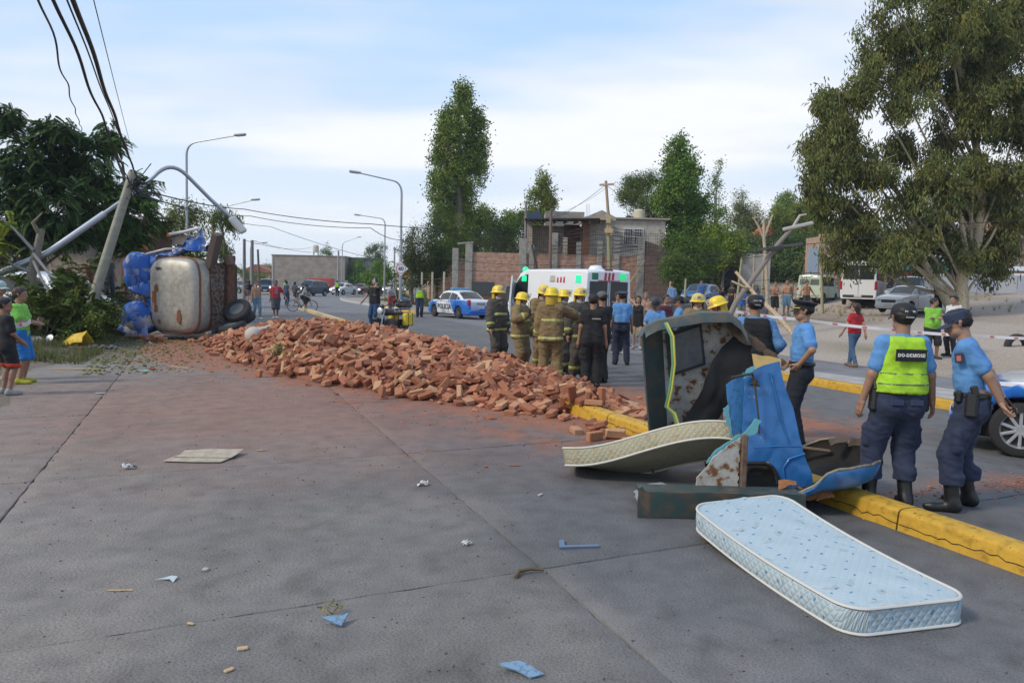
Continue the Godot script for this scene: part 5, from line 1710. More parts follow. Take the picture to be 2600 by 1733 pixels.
func build_vehicles() -> void:
	var white := vec(.68,.69,.70)
	var blue := Color(.012,.14,.52)
	# police saloon
	var pol := func(p: Vector3) -> Color:
		if p.y > .99: return Color(.70,.71,.73)
		var edge := .28 * (p.y - .6)
		if p.z > 1.0 - edge and p.z < 2.0 and p.y < .9: return blue
		if p.z >= 2.0: return blue
		if p.z < -.62 + edge * 2.0 and p.z > -2.0: return blue
		if p.z <= -2.0 and absf(p.x) > .62: return blue
		return Color(.70,.71,.73)
	var pc := car("police_car", "white and blue police saloon parked beyond the brick heap", "car", vec(-2.94,0,-42.9), Vector2(-.58,-.81), {"prof": sedan_prof(), "wr": .31, "fa": 1.35, "ra": -1.2, "livery": pol, "cuts": [1.0,-.62,-2.0,2.0,.9,-.5], "glassz": [[-.98,-.32], [-.24,.70], [-1.3,-1.04]], "ws": [1.14,.62], "rw": [-1.42,-.86], "doors": [.95,-.28,-1.0], "tl_h": .3, "tint": .7, "bumper": mat(.012,.14,.52,.4), "mirror_z": .6, "plate_y": .62, "spokes": 9, "alloy": false})
	for s in [-1,1]:
		letters("POLICIA", .36, T(s * .873,.60,.16,0, s * 90), mat(.015,.02,.03,.5), pc)
		for i in 15:
			put("check_mark", bx(s * .862,.885 + .035 * (i % 2), 1.0 - i * .125,.008,.035,.062), mat(.10,.35,.75,.4), pc)
	letters("POLICIA", .13, T(0,.80,-2.19,0,180), mat(.02,.02,.03,.5), pc)
	put("light_bar", bx(0,1.565,-.05,1.1,.10,.26,.03), mat(.10,.32,.50,.2), pc)
	put("light_bar_base", bx(0,1.50,-.05,.9,.05,.16,.01), mat(.2,.22,.24,.5), pc)
	# police hatchback cut by the frame edge
	var pol2 := func(p: Vector3) -> Color:
		if p.y > .88: return Color(.70,.71,.73)
		return blue
	var pc2 := car("police_car", "blue and white police hatchback cut off at the frame edge behind the capped officer", "car", vec(7.47,0,-9.16), Vector2(-.85,-.53), {"prof": hatch_prof(), "wr": .325, "fa": 1.22, "ra": -1.25, "livery": pol2, "cuts": [.9], "glassz": [[-1.5,-.65], [-.58,.50]], "ws": [.95,.36], "rw": [-1.86,-1.56], "doors": [.75,-.6], "hl_z": 1.55, "bumper": mat(.012,.14,.52,.4), "mirror_z": .5, "spokes": 10, "tw": .2})
	put("hood_stripe", bx(.81,.86,1.15,.012,.05,.75,.004), mat(.72,.73,.75,.4), pc2)
	# ambulance
	var van := [[-2.62,1.30,2.36,.98,.86], [-2.56,1.30,2.44,1.0,.90], [-1.0,1.28,2.46,1.0,.91], [.9,1.26,2.46,1.0,.91], [1.35,1.24,2.34,1.0,.88], [1.9,1.18,1.78,.98,.84], [2.3,1.10,1.16,.95,.8], [2.55,.96,.965,.88,.7], [2.62,.7,.7,.8,.6]]
	var am := car("ambulance", "white ambulance van with green beacons behind the firefighters", "ambulance", vec(1.75,0,-28.3), Vector2(-.545,-.839), {"prof": van, "wr": .34, "fa": 1.75, "ra": -1.55, "paint": vec(.74,.75,.77), "rough": .3, "glassz": [[.75,1.75]], "ws": [2.26,1.40], "doors": [.62,-.6], "tl_y": 1.05, "tl_h": .5, "sill": .3, "hl_y": .85, "mirror_z": 1.6, "plate_y": .7})
	var grn := mat(.02,.55,.30,.2,0, {"glow": Color(.1,1.0,.55), "energy": .7})
	var gdk := mat(.02,.16,.09,.2)
	var red := mat(.45,.03,.05,.4)
	for s in [-1,1]:
		for z in [-2.2,1.0]: put("beacon", bx(s * .955,2.12, z, .05,.24,.30,.015,0,0, s * 7.0), grn, am)
		put("beacon", bx(s * .955,2.12,-.75,.05,.22,.30,.015,0,0, s * 7.0), mat(.42,.40,.36,.3), am)
		for i in 3: put("red_bar", bx(s * .955,2.11,-1.05 - i * .18,.02,.24,.09,.004,0,0, s * 7.0), red, am)
		letters("raz", .46, T(s * 1.016,1.62,-.75,0, s * 90), red, am, "lettering", "Droid Serif")
		put("red_stripe", bx(s * 1.012,.62,-.6,.012,.12,3.6), red, am)
		put("rear_pane", bx(s * .44,1.62,-2.625,.76,.86,.03,.012), glass(.02,.03,.035,.8), am)
		put("rear_beacon", bx(s * .60,2.22,-2.62,.26,.22,.05,.015), gdk if s > 0 else mat(.02,.40,.2,.2,0, {"glow": Color(.1,1.0,.5), "energy": .5}), am)
		put("rear_red_stripe", bx(s * .45,.88,-2.632,.62,.10,.012), red, am)
	for i in 3: put("red_bar", bx(-.16 + i * .16,2.22,-2.63,.08,.24,.02,0,0,0,6), red, am)
	put("rear_seam", bx(0,1.3,-2.632,.018,1.75,.012), mat(.1,.1,.1,.8), am)
	put("brake_light", bx(0,2.42,-2.55,.36,.08,.10,.02), mat(.12,.02,.02,.3), am)
	letters("MANTENGA DISTANCIA", .085, T(0,2.06,-2.633,0,180), red, am)
	var dome := MB.new()
	dome.lathe(T(0,2.46,-1.9), [Vector2(.24,0), Vector2(.24,.04), Vector2(.18,.12), Vector2(.0,.14)], 16)
	put("roof_vent", dome, mat(.7,.71,.72,.4), am)
	var dr := MB.new()
	dr.sheet([pva([vec(0,.45,0), vec(0,1.25,0), vec(0,2.0,-.1)]), pva([vec(.55,.45,.05), vec(.6,1.25,.06), vec(.5,2.1,.0)]), pva([vec(1.0,.45,0), vec(1.05,1.25,0), vec(.95,2.2,-.05)])], .05)
	var od := put("open_door", dr, mat(.70,.71,.73,.35), am)
	od.position = vec(1.02,0,1.72)
	od.rotation_degrees.y = 52
	var bc := MB.new()
	bc.ball(vec(.75,2.42,1.25), vec(.12,.12,.12), 12)
	put("beacon", bc, grn, am)
	# parked vehicles on the dirt
	car("parked_car", "blue hatchback parked on the dirt in front of the shrubs", "car", vec(11.6, land(11.6,-48.5) - .05,-48.5), Vector2(-.50,.866), {"prof": hatch_prof(), "wr": .30, "fa": 1.2, "ra": -1.25, "paint": vec(.05,.16,.34), "glassz": [[-1.5,-.65], [-.58,.50]], "ws": [.95,.36], "rw": [-1.86,-1.56], "doors": [.75,-.6], "bumper": mat(.05,.16,.34,.4), "mirror_z": .5, "tint": .7}, "vehicles parked on the dirt")
	var pk := [[-2.15,.88,.88,.74,.6], [-2.1,.98,.98,.79,.6], [-.62,.99,1.0,.82,.62], [-.50,.98,1.36,.83,.60], [-.3,.96,1.42,.83,.59], [.2,.94,1.42,.83,.59], [.5,.93,1.34,.83,.61], [1.05,.94,1.0,.82,.66], [1.4,.90,.905,.80,.62], [1.95,.80,.80,.75,.55], [2.1,.66,.66,.68,.5], [2.14,.5,.5,.6,.45]]
	car("pickup", "small white pickup parked by the leaning eucalyptus trunk", "pickup", vec(20.7, land(20.7,-41) - .05,-41), Vector2(-.80,.60), {"prof": pk, "wr": .29, "fa": 1.3, "ra": -1.3, "paint": white, "glassz": [[-.48,-.32], [-.26,.55]], "ws": [1.0,.48], "doors": [.75,-.55], "bumper": mat(.6,.61,.62,.5), "mirror_z": .6, "alloy": false, "tint": .72}, "vehicles parked on the dirt")
	var mb := [[-2.95,1.40,2.45,.95,.80], [-2.9,1.40,2.60,.98,.84], [-1.0,1.40,2.68,.99,.86], [1.2,1.36,2.66,.99,.86], [1.7,1.30,2.45,.98,.84], [2.2,1.22,1.8,.96,.82], [2.55,1.12,1.18,.93,.78], [2.85,.95,.955,.86,.7], [2.93,.7,.7,.78,.6]]
	var mn := car("minibus", "tall white minibus seen from behind under the eucalyptus", "van", vec(21.6, land(21.0,-48.4) - .05,-48.4), Vector2(.50,-.866), {"prof": mb, "wr": .36, "fa": 1.95, "ra": -1.8, "paint": white, "glassz": [[-2.7,-1.7], [-1.6,-.3], [-.2,.9], [1.0,2.0]], "ws": [2.5,1.72], "doors": [.9], "tl_y": 1.15, "tl_h": .55, "sill": .38, "hl_y": .9, "mirror_z": 1.9, "tint": .85, "alloy": false}, "vehicles parked on the dirt")
	for s in [-1,1]: put("rear_pane", bx(s * .43,1.92,-2.955,.80,.82,.03,.015), glass(.015,.018,.02,.85), mn)
	put("rear_seam", bx(0,1.5,-2.962,.015,1.9,.012), mat(.2,.2,.2,.8), mn)
	put("rear_handle", bx(.1,1.25,-2.97,.22,.05,.03,.01), mat(.05,.05,.05,.5), mn)
	var st := MB.new()
	st.lathe(T(-.62,2.1,-2.975,90), [Vector2(.11,-.003), Vector2(.11,.003)], 18)
	put("round_sticker", st, mat(.7,.7,.7,.6), mn)
	letters("90", .12, T(-.62,2.1,-2.985,0,180), mat(.02,.02,.02,.6), mn)
	put("roof_rail", bx(0,2.72,-1.0,1.2,.05,2.4,.02), mat(.6,.61,.62,.5), mn)
	var gv := [[-1.95,1.05,1.70,.76,.64], [-1.9,1.08,1.82,.79,.66], [.4,1.05,1.86,.80,.66], [.7,1.04,1.80,.80,.66], [1.15,1.04,1.10,.79,.68], [1.7,.98,.985,.77,.64], [1.95,.85,.85,.72,.6], [2.0,.6,.6,.66,.5]]
	var gr := car("old_van", "old pale green van with roof rack seen from behind", "van", vec(20.3, land(19.9,-52.2) - .05,-52.2), Vector2(.62,-.78), {"prof": gv, "wr": .31, "fa": 1.25, "ra": -1.25, "paint": vec(.45,.52,.40), "rough": .6, "glassz": [[-1.7,-.7], [-.6,.65]], "ws": [1.12,.72], "doors": [.7,-.65], "tl_y": .9, "tl_h": .22, "sill": .36, "alloy": false, "bumper": mat(.35,.38,.30,.7)}, "vehicles parked on the dirt")
	for s in [-1,1]: put("rear_pane", bx(s * .34,1.40,-1.945,.56,.46,.03,.012,0,4), glass(.03,.035,.035,.6), gr)
	put("rear_seam", bx(0,1.1,-1.962,.015,1.3,.012), mat(.1,.12,.09,.8), gr)
	var rk := MB.new()
	for s in [-1,1]: rk.box(T(s * .62,1.98,-.7), vec(.03,.03,2.3))
	for i in 6: rk.box(T(0,1.96,-1.8 + i * .44), vec(1.26,.025,.03))
	for s in [-1,1]:
		for i in 3: rk.box(T(s * .62,1.91,-1.7 + i), vec(.03,.14,.03))
	put("roof_rack", rk, mat(.06,.06,.06,.7), gr)
	var ld := MB.new()
	for s in [-1,1]: ld.box(T(.36 + s * .14,1.15,-2.02), vec(.025,1.3,.025))
	for i in 5: ld.box(T(.36,.65 + i * .26,-2.02), vec(.28,.022,.022))
	put("ladder", ld, mat(.35,.4,.33,.6), gr)
	car("suv", "dark pickup half hidden behind the white pickup", "car", vec(23.6, land(23.6,-46.5) - .05,-46.5), Vector2(-.70,.71), {"prof": suv_prof(), "wr": .36, "fa": 1.4, "ra": -1.4, "paint": vec(.035,.045,.05), "glassz": [[-1.8,-.6], [-.5,.55]], "ws": [1.0,.46], "rw": [-2.18,-1.96], "doors": [.8,-.55], "hl_y": .85, "tl_y": 1.0, "sill": .32}, "vehicles parked on the dirt")
	# the car buried behind torn branches
	car("suv", "white car buried behind torn branches beside the leaning pole", "car", vec(-14.6,.15,-25.0), Vector2(.93,.36), {"prof": suv_prof(), "wr": .36, "fa": 1.4, "ra": -1.4, "paint": vec(.62,.65,.70), "glassz": [[-1.8,-.6], [-.5,.55]], "ws": [1.0,.46], "rw": [-2.18,-1.96], "doors": [.8,-.55], "hl_y": .85, "tl_y": 1.0, "sill": .32, "tint": .75})
	# traffic waiting far down the road
	var far := [
		["waiting_car", "grey hatchback stopped farthest left among the waiting traffic", vec(-33.4,0,-95), Vector2(.86,.5), "h", vec(.16,.19,.21), false],
		["waiting_car", "dark pickup with lit headlight behind the red-shirted man", vec(-29.0,0,-92), Vector2(.25,.97), "s", vec(.04,.06,.09), true],
		["waiting_car", "dark blue off-roader with lit headlight behind the cyclist", vec(-22.7,0,-88), Vector2(-.42,.91), "s", vec(.045,.07,.11), true],
		["waiting_car", "white saloon with lit headlights behind the far traffic officer", vec(-21.6,0,-100), Vector2(-.35,.94), "d", vec(.62,.63,.64), true],
		["waiting_car", "dark red car with lit headlight right of the white saloon", vec(-20.6,0,-106), Vector2(-.2,.98), "h", vec(.14,.03,.035), true],
		["waiting_car", "grey car with lit headlight above the motorcycle", vec(-20.0,0,-113), Vector2(.28,.96), "h", vec(.26,.28,.3), true],
		["waiting_car", "silver car with both headlights lit beside the far lamp", vec(-18.6,0,-115), Vector2(.24,.97), "d", vec(.55,.56,.57), true],
		["waiting_car", "farthest white car with lit headlight near the speed sign", vec(-17.6,0,-122), Vector2(.24,.97), "h", vec(.5,.5,.5), true],
		["waiting_car", "farthest dark red car behind the far cyclist", vec(-14.8,0,-120), Vector2(.2,.98), "h", vec(.16,.03,.035), true]]
	for f in far:
		var sp := {"paint": f[5], "lit": f[6], "doors": [.8,-.55], "tint": .75}
		match f[4]:
			"h": sp.merge({"prof": hatch_prof(), "wr": .30, "fa": 1.2, "ra": -1.25, "glassz": [[-1.5,-.65], [-.58,.50]], "ws": [.95,.36], "rw": [-1.86,-1.56]})
			"s": sp.merge({"prof": suv_prof(), "wr": .36, "fa": 1.4, "ra": -1.4, "glassz": [[-1.8,-.6], [-.5,.55]], "ws": [1.0,.46], "rw": [-2.18,-1.96], "hl_y": .85, "tl_y": 1.0, "sill": .32})
			"d": sp.merge({"prof": sedan_prof(), "wr": .31, "fa": 1.35, "ra": -1.2, "glassz": [[-.98,-.32], [-.24,.70]], "ws": [1.14,.62], "rw": [-1.42,-.86]})
		car(f[0], f[1], "car", f[2], f[3], sp, "cars waiting down the road")
	bicycle("dark mountain bicycle crossing the end of the yellow divider", vec(-12.15,0,-45.2), Vector2(.97,-.25))
	bicycle("bicycle ridden towards the camera on the far pavement", vec(-7.35,.0,-47.2), Vector2(.32,.95))
	motorcycle()
	# wheelbarrow-like cart with dark rubbish by the ambulance
	var ct := base("rubbish_trailer", vec(7.0,.05,-34.0), .3)
	tag(ct, "small trailer heaped with dark rubbish beside the ambulance", "trailer")
	put("bed", bx(0,.80,0,2.6,.75,1.4,.03), mat(.10,.10,.105,.8), ct)
	var hp := MB.new()
	for i in 12: hp.ball(vec(-1.0 + i * .18,1.15 + .14 * sin(i * 2.2), .25 * cos(i * 3.1)), vec(.26,.2,.3), 8)
	put("rubbish", hp, mat(.035,.035,.04,.6), ct)
	for s in [-1,1]: wheel(ct, s * .6,.0,.30,.16,6, false)

func bicycle(label: String, at: Vector3, heading: Vector2) -> void:
	var root := base("bicycle", at, atan2(heading.x, heading.y))
	tag(root, label, "bicycle")
	var blk := mat(.02,.02,.022,.5)
	for z in [-.53,.53]:
		var w := Node3D.new()
		w.name = "wheel"
		root.add_child(w, true)
		w.position = vec(0,.34, z)
		var m := MB.new()
		var ring := []
		for i in 25: ring.append(vec(0, cos(TAU * i / 24.0), sin(TAU * i / 24.0)) * .32)
		m.tube(ring, .022,7, false)
		put("tyre", m, blk, w)
		m = MB.new()
		for i in 14: m.tube([Vector3.ZERO, vec(0, cos(TAU * i / 14.0), sin(TAU * i / 14.0)) * .31], .003,3)
		m.tube([vec(-.04,0,0), vec(.04,0,0)], .02,6)
		put("spokes", m, mat(.3,.3,.3,.4,.6), w)
	var f := MB.new()
	var bb := vec(0,.30,-.08)
	var seat := vec(0,.80,-.28)
	var head := vec(0,.84,.34)
	for e in [[bb, seat], [bb, head + vec(0,-.12,.03)], [seat + vec(0,-.06,.02), head], [bb, vec(0,.34,-.53)], [seat + vec(0,-.08,.02), vec(0,.34,-.53)], [head, vec(0,.34,.53)]]:
		f.tube([e[0], e[1]], .020,7)
	put("frame", f, mat(.09,.10,.05,.4), root)
	put("saddle", bx(0,.86,-.31,.14,.06,.26,.025), blk, root)
	f = MB.new()
	f.tube([head, head + vec(0,.14,.02)], .018,6)
	f.tube([vec(-.30,.99,.33), vec(0,.98,.37), vec(.30,.99,.33)], .014,6)
	put("handlebar", f, blk, root)
	f = MB.new()
	f.tube([bb + vec(-.06,0,0), bb + vec(.06,0,0)], .09,12)
	f.box(T(.09,.20,.0,-40), vec(.02,.18,.025))
	f.box(T(-.09,.40,-.14,-40), vec(.02,.18,.025))
	f.box(T(.13,.13,.06), vec(.09,.02,.08))
	f.box(T(-.13,.47,-.22), vec(.09,.02,.08))
	put("pedals", f, mat(.12,.12,.12,.5), root)

func motorcycle() -> void:
	var root := base("motorcycle", vec(-4.05,0,-25.9), atan2(-.45,.89))
	tag(root, "black motorcycle with top box and yellow panniers behind the brick heap", "motorcycle")
	var blk := mat(.02,.02,.022,.4)
	wheel(root, 0,.70,.31,.12,6, true)
	wheel(root, 0,-.66,.31,.14,6, true)
	var m := MB.new()
	for s in [-1,1]: m.tube([vec(s * .09,.31,.70), vec(s * .09,.95,.44)], .028,8)
	put("fork", m, mat(.35,.35,.36,.3,.7), root)
	m = MB.new()
	m.ball(vec(0,.88,.16), vec(.16,.13,.28), 14)
	put("fuel_tank", m, blk, root)
	m = MB.new()
	m.box(T(0,.48,.05), vec(.3,.36,.45), .06)
	m.tube([vec(0,.9,.4), vec(0,.5,.35), vec(0,.35,-.1), vec(0,.6,-.5)], .035,7)
	m.tube([vec(.16,.35,.2), vec(.18,.3,-.2), vec(.2,.4,-.75)], .045,8)
	put("engine", m, mat(.06,.06,.065,.5,.4), root)
	put("seat", bx(0,.82,-.28,.27,.11,.62,.04), mat(.025,.025,.028,.7), root)
	m = MB.new()
	m.lathe(T(0,.93,.55,90), [Vector2(.0,-.10), Vector2(.09,-.08), Vector2(.115,.0), Vector2(.11,.03)], 18)
	var hl := put("headlamp", m, mat(.3,.3,.31,.3,.6), root)
	m = MB.new()
	m.lathe(T(0,.93,.582,90), [Vector2(.105,0), Vector2(.08,.022), Vector2(.0,.035)], 18)
	put("lens", m, mat(.75,.75,.72,.1,.3), hl)
	m = MB.new()
	m.tube([vec(-.40,1.10,.28), vec(-.2,1.12,.40), vec(0,1.06,.44), vec(.2,1.12,.40), vec(.40,1.10,.28)], .016,7)
	put("handlebar", m, blk, root)
	for s in [-1,1]:
		m = MB.new()
		m.tube([vec(s * .33,1.11,.33), vec(s * .38,1.36,.36)], .008,5)
		m.ball(vec(s * .39,1.40,.35), vec(.075,.05,.015), 10)
		put("mirror", m, blk, root)
	m = MB.new()
	m.ball(vec(0,1.06,.46), vec(.1,.08,.06), 10)
	put("instruments", m, blk, root)
	put("top_box", bx(0,1.10,-.78,.46,.20,.44,.06), mat(.025,.025,.028,.4), root)
	m = MB.new()
	m.ball(vec(0,1.22,-.78), vec(.24,.14,.23), 14)
	put("top_box_lid", m, mat(.05,.05,.055,.25), root)
	put("strap", bx(0,1.28,-.72,.05,.17,.3,.02), mat(.03,.20,.42,.7), root)
	put("rack", bx(0,.96,-.72,.3,.04,.5,.01), blk, root)
	for s in [-1,1]:
		put("pannier", bx(s * .29,.62,-.62,.2,.42,.46,.04), mat(.62,.47,.02,.6), root)
		for k in 2: put("pannier_strap", bx(s * .29,.62,-.74 + k * .24,.212,.43,.04,.01), blk, root)
	m = MB.new()
	m.tube([vec(0,.62,.86), vec(0,.68,.70), vec(0,.60,.5)], .06,7)
	put("mudguard", m, blk, root)

# ------------------------------------------------------------------ people
# A body is a field of tapered capsules joined smoothly and meshed as surface nets.
# cap = [from, to, radius, radius, blend]; cut = [point, normal] removes what lies beyond
func sdf(caps: Array, cell: float, cuts: Array = [], wr := .0, ns: FastNoiseLite = null) -> Array:
	var lo := vec(1e9,1e9,1e9)
	var hi := -lo
	for c in caps:
		var r: float = maxf(c[2], c[3])
		for q in [c[0], c[1]]:
			lo = lo.min(q - vec(r, r, r))
			hi = hi.max(q + vec(r, r, r))
	lo -= Vector3.ONE * cell * 2.3
	hi += Vector3.ONE * cell * 2.3
	for c in cuts:   # no need to look far beyond a level cut
		var sl := cell * 3.0 + (.0 if absf(c[1].y) > .999 else .09)
		if c[1].y > .95: hi.y = minf(hi.y, c[0].y + sl)
		elif c[1].y < -.95: lo.y = maxf(lo.y, c[0].y - sl)
	var nx := int((hi.x - lo.x) / cell) + 2
	var ny := int((hi.y - lo.y) / cell) + 2
	var nz := int((hi.z - lo.z) / cell) + 2
	var f := PackedFloat32Array()
	f.resize(nx * ny * nz)
	f.fill(1.0)
	var nxy := nx * ny
	var ra0 := PackedInt32Array()   # the stretch of each row that any capsule reaches
	var ra1 := PackedInt32Array()
	ra0.resize(ny * nz)
	ra1.resize(ny * nz)
	ra0.fill(nx)
	ra1.fill(0)
	for c in caps:
		var a: Vector3 = c[0]
		var b: Vector3 = c[1]
		var ra: float = c[2]
		var dr: float = c[3] - ra
		var k: float = maxf(c[4], .0005)
		var pad := maxf(ra, c[3]) + k + cell * 1.8
		var x0 := maxi(0, int((minf(a.x, b.x) - pad - lo.x) / cell))
		var x1 := mini(nx, int((maxf(a.x, b.x) + pad - lo.x) / cell) + 2)
		var y0 := maxi(0, int((minf(a.y, b.y) - pad - lo.y) / cell))
		var y1 := mini(ny, int((maxf(a.y, b.y) + pad - lo.y) / cell) + 2)
		var z0 := maxi(0, int((minf(a.z, b.z) - pad - lo.z) / cell))
		var z1 := mini(nz, int((maxf(a.z, b.z) + pad - lo.z) / cell) + 2)
		var bax := b.x - a.x
		var bay := b.y - a.y
		var baz := b.z - a.z
		var bb := bax * bax + bay * bay + baz * baz
		var inv := 1.0 / bb if bb > 1e-10 else .0
		for z in range(z0, z1):
			var pz := lo.z + z * cell - a.z
			for y in range(y0, y1):
				var py := lo.y + y * cell - a.y
				var i := z * nxy + y * nx + x0
				var rw := z * ny + y
				if x0 < ra0[rw]: ra0[rw] = x0
				if x1 > ra1[rw]: ra1[rw] = x1
				var px := lo.x + x0 * cell - a.x
				var pyz := py * bay + pz * baz
				for x in range(x0, x1):
					var t := clampf((px * bax + pyz) * inv, .0,1.0)
					var dx := px - bax * t
					var dy := py - bay * t
					var dz := pz - baz * t
					var d := sqrt(dx * dx + dy * dy + dz * dz) - ra - dr * t
					var o := f[i]
					var h := k - absf(d - o)
					if h > .0: f[i] = minf(d, o) - h * h * .25 / k
					elif d < o: f[i] = d
					i += 1
					px += cell
	for c in cuts:
		var q: Vector3 = c[0]
		var n: Vector3 = c[1]
		for z in nz:
			for y in ny:
				var xa := ra0[z * ny + y]
				var xb := ra1[z * ny + y]
				if xa >= xb: continue
				var i := z * nxy + y * nx + xa
				var e := n.dot(lo + vec(xa * cell, y * cell, z * cell) - q)
				var st := n.x * cell
				for x in range(xa, xb):
					if e > f[i]: f[i] = e
					i += 1
					e += st
	# surface nets
	var vid := PackedInt32Array()
	vid.resize(nx * ny * nz)
	vid.fill(-1)
	var v := PackedVector3Array()
	var idx := PackedInt32Array()
	var lim := cell * 2.0
	for z in nz - 1:
		for y in ny - 1:
			var row := z * nxy + y * nx
			for x in range(maxi(0, ra0[z * ny + y] - 1), mini(nx - 1, ra1[z * ny + y])):
				var i := row + x
				var f0 := f[i]
				if f0 > lim or f0 < -lim: continue
				var f1 := f[i + 1]
				var f2 := f[i + nx]
				var f3 := f[i + nx + 1]
				var f4 := f[i + nxy]
				var f5 := f[i + nxy + 1]
				var f6 := f[i + nxy + nx]
				var f7 := f[i + nxy + nx + 1]
				var s := int(f0 < 0) + int(f1 < 0) + int(f2 < 0) + int(f3 < 0) + int(f4 < 0) + int(f5 < 0) + int(f6 < 0) + int(f7 < 0)
				if s == 0 or s == 8: continue
				var p := Vector3.ZERO
				var m := 0
				if (f0 < 0) != (f1 < 0): p += vec(f0 / (f0 - f1), 0,0); m += 1
				if (f2 < 0) != (f3 < 0): p += vec(f2 / (f2 - f3), 1,0); m += 1
				if (f4 < 0) != (f5 < 0): p += vec(f4 / (f4 - f5), 0,1); m += 1
				if (f6 < 0) != (f7 < 0): p += vec(f6 / (f6 - f7), 1,1); m += 1
				if (f0 < 0) != (f2 < 0): p += vec(0, f0 / (f0 - f2), 0); m += 1
				if (f1 < 0) != (f3 < 0): p += vec(1, f1 / (f1 - f3), 0); m += 1
				if (f4 < 0) != (f6 < 0): p += vec(0, f4 / (f4 - f6), 1); m += 1
				if (f5 < 0) != (f7 < 0): p += vec(1, f5 / (f5 - f7), 1); m += 1
				if (f0 < 0) != (f4 < 0): p += vec(0,0, f0 / (f0 - f4)); m += 1
				if (f1 < 0) != (f5 < 0): p += vec(1,0, f1 / (f1 - f5)); m += 1
				if (f2 < 0) != (f6 < 0): p += vec(0,1, f2 / (f2 - f6)); m += 1
				if (f3 < 0) != (f7 < 0): p += vec(1,1, f3 / (f3 - f7)); m += 1
				vid[i] = v.size()
				v.append(lo + (vec(x, y, z) + p / m) * cell)
				if x > 0 and y > 0 and z > 0:
					if (f0 < 0) != (f1 < 0): quad_of(idx, vid[i], vid[i - nx], vid[i - nx - nxy], vid[i - nxy], f0 < 0)
					if (f0 < 0) != (f2 < 0): quad_of(idx, vid[i], vid[i - nxy], vid[i - nxy - 1], vid[i - 1], f0 < 0)
					if (f0 < 0) != (f4 < 0): quad_of(idx, vid[i], vid[i - 1], vid[i - 1 - nx], vid[i - nx], f0 < 0)
	var nor := normals_of(v, idx)
	if wr > .0 and ns:
		for i in v.size():
			var p := v[i]
			var fold := 1.0 - absf(ns.get_noise_3d(p.x * 3.0 + p.y * 2.0, p.y * 7.0 - p.x * 3.0, p.z * 3.0)) * 2.0   # sharp creases between soft folds
			v[i] = p + nor[i] * wr * (.7 * ns.get_noise_3d(p.x * 4.0, p.y * 9.0, p.z * 4.0) + .9 * fold * fold * signf(fold) - .4 + .2 * ns.get_noise_3d(p.x * 16.0, p.y * 22.0 + 7.0, p.z * 16.0))
		nor = normals_of(v, idx)
	return [v, nor, idx]

func quad_of(idx: PackedInt32Array, a: int, b: int, c: int, d: int, inside: bool) -> void:
	if a < 0 or b < 0 or c < 0 or d < 0: return
	if inside:
		idx.append(a); idx.append(d); idx.append(c); idx.append(a); idx.append(c); idx.append(b)
	else:
		idx.append(a); idx.append(b); idx.append(c); idx.append(a); idx.append(c); idx.append(d)

func normals_of(v: PackedVector3Array, idx: PackedInt32Array) -> PackedVector3Array:
	var nor := PackedVector3Array()
	nor.resize(v.size())
	for i in range(0, idx.size(), 3):
		var a := v[idx[i]]
		var n := (a - v[idx[i + 2]]).cross(a - v[idx[i + 1]])
		nor[idx[i]] += n
		nor[idx[i + 1]] += n
		nor[idx[i + 2]] += n
	for i in nor.size():
		nor[i] = nor[i].normalized() if nor[i].length_squared() > 1e-24 else Vector3.UP
	return nor

func ik(s: Vector3, t: Vector3, l1: float, l2: float, pole: Vector3) -> Array:
	var d := t - s
	var L := clampf(d.length(), .08, l1 + l2 - .004)
	var u := d.normalized()
	var x := (l1 * l1 - l2 * l2 + L * L) / (2.0 * L)
	var h := sqrt(maxf(.0, l1 * l1 - x * x))
	var p := (pole - u * pole.dot(u)).normalized()
	return [s + u * x + p * h, s + u * L]

const HANDS := {"down": Vector3(.27,.82,.05), "hip": Vector3(.20,1.00,.06), "behind": Vector3(.03,.92,-.19), "front": Vector3(.05,1.12,.26), "cross": Vector3(-.10,1.17,.20), "phone": Vector3(.10,1.56,.07), "radio": Vector3(.17,1.30,.27), "reach": Vector3(.30,1.26,.46), "out": Vector3(.44,.98,.10), "bars": Vector3(.26,1.02,.44), "hold": Vector3(.12,1.06,.28), "swing": Vector3(.26,.88,.22), "back": Vector3(.26,.88,-.16)}

